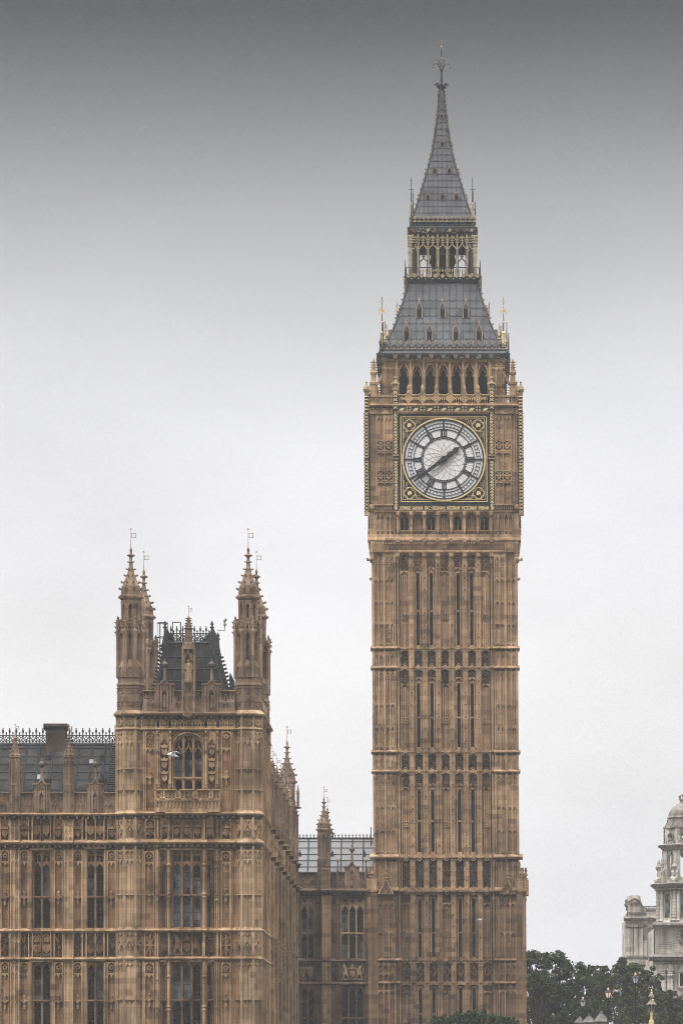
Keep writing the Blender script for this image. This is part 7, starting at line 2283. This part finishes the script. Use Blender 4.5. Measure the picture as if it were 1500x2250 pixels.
tree(1178, 2140, 337, 80, 'leaf_l', 'bright green tree in front of the darker foliage beside the clock tower', 3, 7000, drop=1.0, size=(.22, .40),
     lobes=[(1165, 2150, 13), (1186, 2149, 14), (1205, 2160, 13), (1160, 2168, 14), (1195, 2172, 12), (1213, 2173, 7), (1178, 2160, 15)])
tree(1295, 2118, 366, 100, 'leaf_r', 'olive tree with ragged top in the dip of the tree line', 4, 11000,
     lobes=[(1285, 2136, 13), (1300, 2129, 10), (1312, 2140, 13), (1325, 2132, 9), (1300, 2160, 26), (1335, 2156, 18), (1290, 2195, 28), (1325, 2190, 28), (1300, 2232, 32), (1335, 2230, 28)])
tree(1375, 2102, 378, 110, 'leaf_r', 'tall olive green tree with pointed top before the pale stone building', 5, 14000,
     lobes=[(1363, 2112, 9), (1355, 2126, 14), (1378, 2128, 16), (1402, 2126, 12), (1418, 2140, 15), (1345, 2148, 18), (1375, 2156, 24), (1408, 2162, 24), (1438, 2152, 13), (1360, 2195, 30), (1400, 2200, 32), (1435, 2190, 18), (1375, 2236, 32), (1420, 2236, 30)])
tree(1448, 2160, 386, 70, 'leaf_d', 'dark tree in front of the paired pilasters of the pale building', 6, 8000,
     lobes=[(1443, 2166, 8), (1448, 2184, 13), (1435, 2205, 18), (1456, 2206, 12), (1464, 2192, 7), (1440, 2236, 24), (1466, 2234, 17)])
tree(1476, 2172, 374, 70, 'leaf_r', 'low spreading tree at the foot of the domed building', 7, 8000,
     lobes=[(1476, 2184, 8), (1466, 2196, 9), (1487, 2200, 10), (1475, 2216, 18), (1495, 2228, 18), (1460, 2240, 20), (1505, 2245, 20)])
tree(1045, 2216, 300, 200, 'leaf_g', 'green treetop rising in front of the clock tower base', 8, 14000, size=(.17, .32), drop=.8,
     lobes=[(1046, 2228, 10), (1030, 2229, 10), (1062, 2230, 10), (1010, 2233, 10), (985, 2240, 11), (962, 2242, 11), (1085, 2236, 11), (1108, 2241, 12), (1130, 2248, 10), (1040, 2246, 18), (1000, 2252, 14), (1080, 2254, 16), (950, 2252, 10)])

# ------------------------------------------------------------------ raised roadway with its lamps and gate piers
rd = MB()
def road_z(y): return 8.3 + (y - 181) * .008
rd.add([(5, 120, road_z(120)), (22, 120, road_z(120)), (22, 400, road_z(400)), (5, 400, road_z(400)), (5, 120, 0), (22, 120, 0), (22, 400, 0), (5, 400, 0)], [(0, 1, 2, 3), (0, 4, 5, 1), (1, 5, 6, 2), (2, 6, 7, 3), (3, 7, 4, 0)])
rd.build('road', 'tar', None, kind='structure')
kb = MB(); kb.add([(5, 120, road_z(120) + .12), (10.6, 120, road_z(120) + .12), (10.6, 400, road_z(400) + .12), (5, 400, road_z(400) + .12), (10.6, 120, road_z(120)), (10.6, 400, road_z(400))], [(0, 1, 2, 3), (1, 4, 5, 2)])
kb.build('pavement', 'portland_d', None, kind='structure')
def lamp(px, top, D, k, lit, label):
    s = FO / D; x, zt = (px - PX) / s, ZC + (HY - top) / s
    zb = road_z(D) + .1
    t = root('street_lamp', (x, D, zb), label, 'street lamp', 'lamps along the raised road')
    p, g, b, h = MB(), MB(), MB(), MB()
    z = lambda q: zt - q * k
    p.lathe(x, D, [(.16, zb), (.16, zb + .5), (.09, zb + .7), (.055, zb + 2.2), (.045, z(.55)), (.09, z(.53))], 8)
    h.lathe(x, D, [(.09 * k, z(.56)), (.075 * k, z(.50))], 8); h.lathe(x, D, [(.20 * k, z(.26)), (.21 * k, z(.24)), (.12 * k, z(.17)), (.06 * k, z(.14))], 8)
    for a in range(4): h.tube([(x + .08 * k * cos(a * pi / 2), D + .08 * k * sin(a * pi / 2), z(.50)), (x + .165 * k * cos(a * pi / 2), D + .165 * k * sin(a * pi / 2), z(.26))], .014 * k, 4)
    for a in range(4): h.crocket(x + .18 * k * cos(a * pi / 2), D + .18 * k * sin(a * pi / 2), z(.25), cos(a * pi / 2), sin(a * pi / 2), .06 * k)
    g.lathe(x, D, [(.075 * k, z(.50)), (.155 * k, z(.26))], 8)
    b.lathe(x, D, [(.05 * k, z(.15)), (.075 * k, z(.11)), (.03 * k, z(.08)), (.06 * k, z(.04)), (.01, z(0))], 8)
    p.build('post', 'black', t); h.build('lantern_frame', 'black', t); g.build('lamp_glass', lit, t); b.build('gilt_finial', 'gold', t)
lamp(1395, 2137, 181, 1.0, 'opal', 'tallest black lamp with white glass, nearest along the road')
lamp(1335, 2170, 213, 1.12, 'lamp_on', 'black street lamp with warm lit glass beside the flying gull')
lamp(1279.5, 2191, 255, 1.22, 'opal', 'black street lamp rising behind the pointed stone gate piers')
lamp(1214, 2226, 332, 1.25, 'iron', 'small distant street lamp against the dark trees by the tower')
# ornate gilded lantern, two tiers
D = 190.0; s = FO / D; x = (1430 - PX) / s; Z = lambda v: ZC + (HY - v) / s
t = root('ornate_lamp', (x, D, road_z(D) + .1), 'ornate gilded two-tier lantern standing right of the black street lamps', 'street lamp')
p, g, b = MB(), MB(), MB()
b.lathe(x, D, [(.14, road_z(D) + .1), (.14, Z(2250)), (.13, Z(2246)), (.13, Z(2242)), (.06, Z(2241)), (.05, Z(2232)), (.09, Z(2229)), (.05, Z(2226)), (.12, Z(2223))], 8)
g.lathe(x, D, [(.13, Z(2223)), (.20, Z(2208))], 8); g.lathe(x + .05, D - .1, [(.06, Z(2199)), (.08, Z(2192))], 8)
p.lathe(x, D, [(.24, Z(2208)), (.25, Z(2206)), (.14, Z(2200)), (.08, Z(2198)), (.07, Z(2192)), (.16, Z(2190)), (.14, Z(2187)), (.07, Z(2184)), (.05, Z(2182))], 8)
for a in range(8): p.tube([(x + .13 * cos(a * pi / 4), D + .13 * sin(a * pi / 4), Z(2223)), (x + .205 * cos(a * pi / 4), D + .205 * sin(a * pi / 4), Z(2208))], .015, 4)
b.lathe(x, D, [(.05, Z(2183)), (.06, Z(2181)), (.02, Z(2179)), (.04, Z(2177)), (.01, Z(2174))], 8)
b.lathe(x + .06, D - .12, [(.04, Z(2201)), (.07, Z(2197)), (.03, Z(2194)), (.05, Z(2191))], 6)
for a in range(8): b.crocket(x + .22 * cos(a * pi / 4), D + .22 * sin(a * pi / 4), Z(2207), cos(a * pi / 4), sin(a * pi / 4), .05)
p.build('lantern_roof', 'portland_d', t); g.build('lamp_glass', 'glass_gr', t); b.build('gilt_stem', 'gold', t)
for px, top, D, w, lab in ((1320, 2222, 228, 31, 'largest pointed stone gate pier with a ball finial'), (1293, 2228, 243, 26, 'middle pointed stone gate pier between two others'), (1272.5, 2232, 262, 20, 'smallest pointed stone gate pier')):
    s = FO / D; x = (px - PX) / s; z = lambda v: ZC + (HY - v) / s; r = w / s / 2 * 1.41
    t = root('gate_pier', (x, D, road_z(D) - 1.5), lab, 'gate pier', 'pointed stone gate piers')
    c, b = MB(), MB()
    k = (2250 - top) / 28
    c.lathe(x, D, [(r * .86, z(top + 25 * k)), (r, z(top + 24 * k)), (r, z(top + 22 * k)), (r * .9, z(top + 21 * k)), (r * .25, z(top + 6 * k)), (r * .22, z(top + 5 * k))], 4, pi / 4 + .2)
    c.ball((x, D, z(top + 3.2 * k)), 3.2 * k / s, 10, 6)
    b.lathe(x, D, [(r * .82, road_z(D) - 1.6), (r * .82, z(top + 25 * k))], 4, pi / 4 + .2)
    c.build('cap', 'pier', t); b.build('shaft', 'pier', t)

# ------------------------------------------------------------------ gulls
def gull(px, py, D, label, body, wings, hd, pitch=.3):
    """body: (along, up, radius) rings in px along heading; wings: lists of (x, y, z, chord) px; heading hd = unit (x, y)"""
    s = FO / D
    c = ((px - PX) / s, D, ZC + (HY - py) / s)
    t = root('gull', c, label, 'bird', 'gulls in flight')
    mb = MB(); n = 8
    b0 = len(mb.v)
    for al, upz, r in body:
        for k in range(n):
            a = 2 * pi * k / n
            mb.v.append((c[0] + (hd[0] * al - hd[1] * r * cos(a)) / s, c[1] + (hd[1] * al + hd[0] * r * cos(a)) / s, c[2] + (upz + r * sin(a)) / s))
    for i in range(len(body) - 1):
        for k in range(n):
            j = (k + 1) % n; mb.f.append((b0 + i * n + k, b0 + i * n + j, b0 + (i + 1) * n + j, b0 + (i + 1) * n + k))
    mb.f.append(tuple(range(b0, b0 + n))); mb.f.append(tuple(range(b0 + (len(body) - 1) * n, b0 + len(body) * n)))
    tips = MB()
    for w in wings:
        for m_, seg in ((mb, w[:-1]), (tips, w[-2:])):
            b1 = len(m_.v)
            for x, y, z, ch in seg:
                for q, th in ((.5, 0), (.1, .10), (-.5, 0), (.1, -.06)):
                    m_.v.append((c[0] + (x + hd[0] * ch * q) / s, c[1] + (y + hd[1] * ch * q) / s, c[2] + (z + ch * th + ch * q * pitch) / s))
            for i in range(len(seg) - 1):
                for k in range(4):
                    j = (k + 1) % 4; m_.f.append((b1 + i * 4 + k, b1 + i * 4 + j, b1 + i * 4 + 4 + j, b1 + i * 4 + 4 + k))
            m_.f.append((b1, b1 + 1, b1 + 2, b1 + 3)); e = b1 + (len(seg) - 1) * 4; m_.f.append((e, e + 1, e + 2, e + 3))
    mb.build('body', 'white', t, True); tips.build('wing_tip', 'grey_f', t)
    bk_ = MB(); al, uz, r = body[-1]
    bk_.lathe(c[0] + hd[0] * (al) / s, c[1] + hd[1] * al / s, [(.0, 0)], 4) if False else None
    p0 = (c[0] + hd[0] * (al - .5) / s, c[1] + hd[1] * (al - .5) / s, c[2] + (uz - .2) / s); p1 = (c[0] + hd[0] * (al + 2.2) / s, c[1] + hd[1] * (al + 2.2) / s, c[2] + (uz - .9) / s)
    bk_.tube([p0, p1], .7 / s, 5, .15 / s); bk_.build('beak', 'beak', t)
h1 = (-.94, -.34)
gull(380, 1658, 225, 'white gull flying left with raised wings before the arched window',
     [(-13, -4.5, .5), (-9.5, -3.6, 1.6), (-5, -2.2, 2.8), (0, -1.2, 3.4), (5, -.4, 3.2), (8.5, .2, 2.4), (10, .4, 2.2), (11.8, .2, 1.7), (13, -.2, .8)],
     [[(0, -2, .8, 8), (3, -9, 5.2, 8), (9, -17, 5, 6.5), (16, -24, 1.6, 3.5), (20, -27, -.8, .8)], [(0, 2, .8, 8), (-5, 9, 5.5, 7.5), (-10, 16, 6.8, 5.5), (-13.6, 23, 7.2, 3.2), (-15.5, 27, 7.2, .8)]], h1)
h2 = (-.3, -.95)
gull(1055, 2021, 300, 'small white gull gliding across the lower wall of the clock tower',
     [(-9, -1.5, .4), (-6, -1, 1.2), (0, -.3, 2.1), (5, .2, 1.8), (7.5, .4, 1.3), (9, .2, .6)],
     [[(-1, 0, .4, 6), (-4, 0, 1.2, 5.5), (-7.5, 0, .0, 4.2), (-10.5, 0, -3.2, 2.6), (-12, 1, -4.8, .6)], [(1, 0, .4, 6), (4, 0, 1.4, 5.5), (7.5, 0, 1.2, 4.2), (10.5, 0, 0, 2.6), (12.2, 1, -.8, .6)]], h2, .6)
gull(1354, 2178, 290, 'white gull with arched wings flying before the dark trees',
     [(-9, -1.5, .4), (-6, -1, 1.2), (0, -.3, 2.2), (5, .2, 1.9), (7.5, .4, 1.3), (9, .2, .6)],
     [[(-1, 0, .6, 8), (-3.5, 0, 2.2, 7.5), (-7, 0, .2, 6.4), (-9.6, 0, -4.5, 5), (-11, 1, -8, 1)], [(1, 0, .6, 8), (3.5, 0, 2.2, 7.5), (7, 0, .2, 6.4), (9.6, 0, -4.5, 5), (11, 1, -8, 1)]], h2, .6)
# ------------------------------------------------------------------ ground and air
g = MB(); g.add([(-1500, -250, 0), (1500, -250, 0), (1500, 1600, 0), (-1500, 1600, 0)], [(0, 1, 2, 3)])
g.build('ground', 'soil', None, kind='structure')
hz = bpy.data.materials.new('haze')
hz.use_nodes = True
hn = hz.node_tree.nodes; hn.clear()
ho = hn.new('ShaderNodeOutputMaterial'); hv = hn.new('ShaderNodeVolumePrincipled')
hv.inputs['Color'].default_value = (.93, .93, .935, 1); hv.inputs['Density'].default_value = HAZE; hv.inputs['Anisotropy'].default_value = .0
hz.node_tree.links.new(hv.outputs[0], ho.inputs['Volume'])
hb_ = MB(); q = [(x, y, z) for z in (-1, 104) for x, y in ((-1520, -270), (1520, -270), (1520, 1620), (-1520, 1620))]
hb_.add(q, [(3, 2, 1, 0), (4, 5, 6, 7), (0, 1, 5, 4), (1, 2, 6, 5), (2, 3, 7, 6), (3, 0, 4, 7)])
hb_.build('haze', hz, None, kind='stuff')
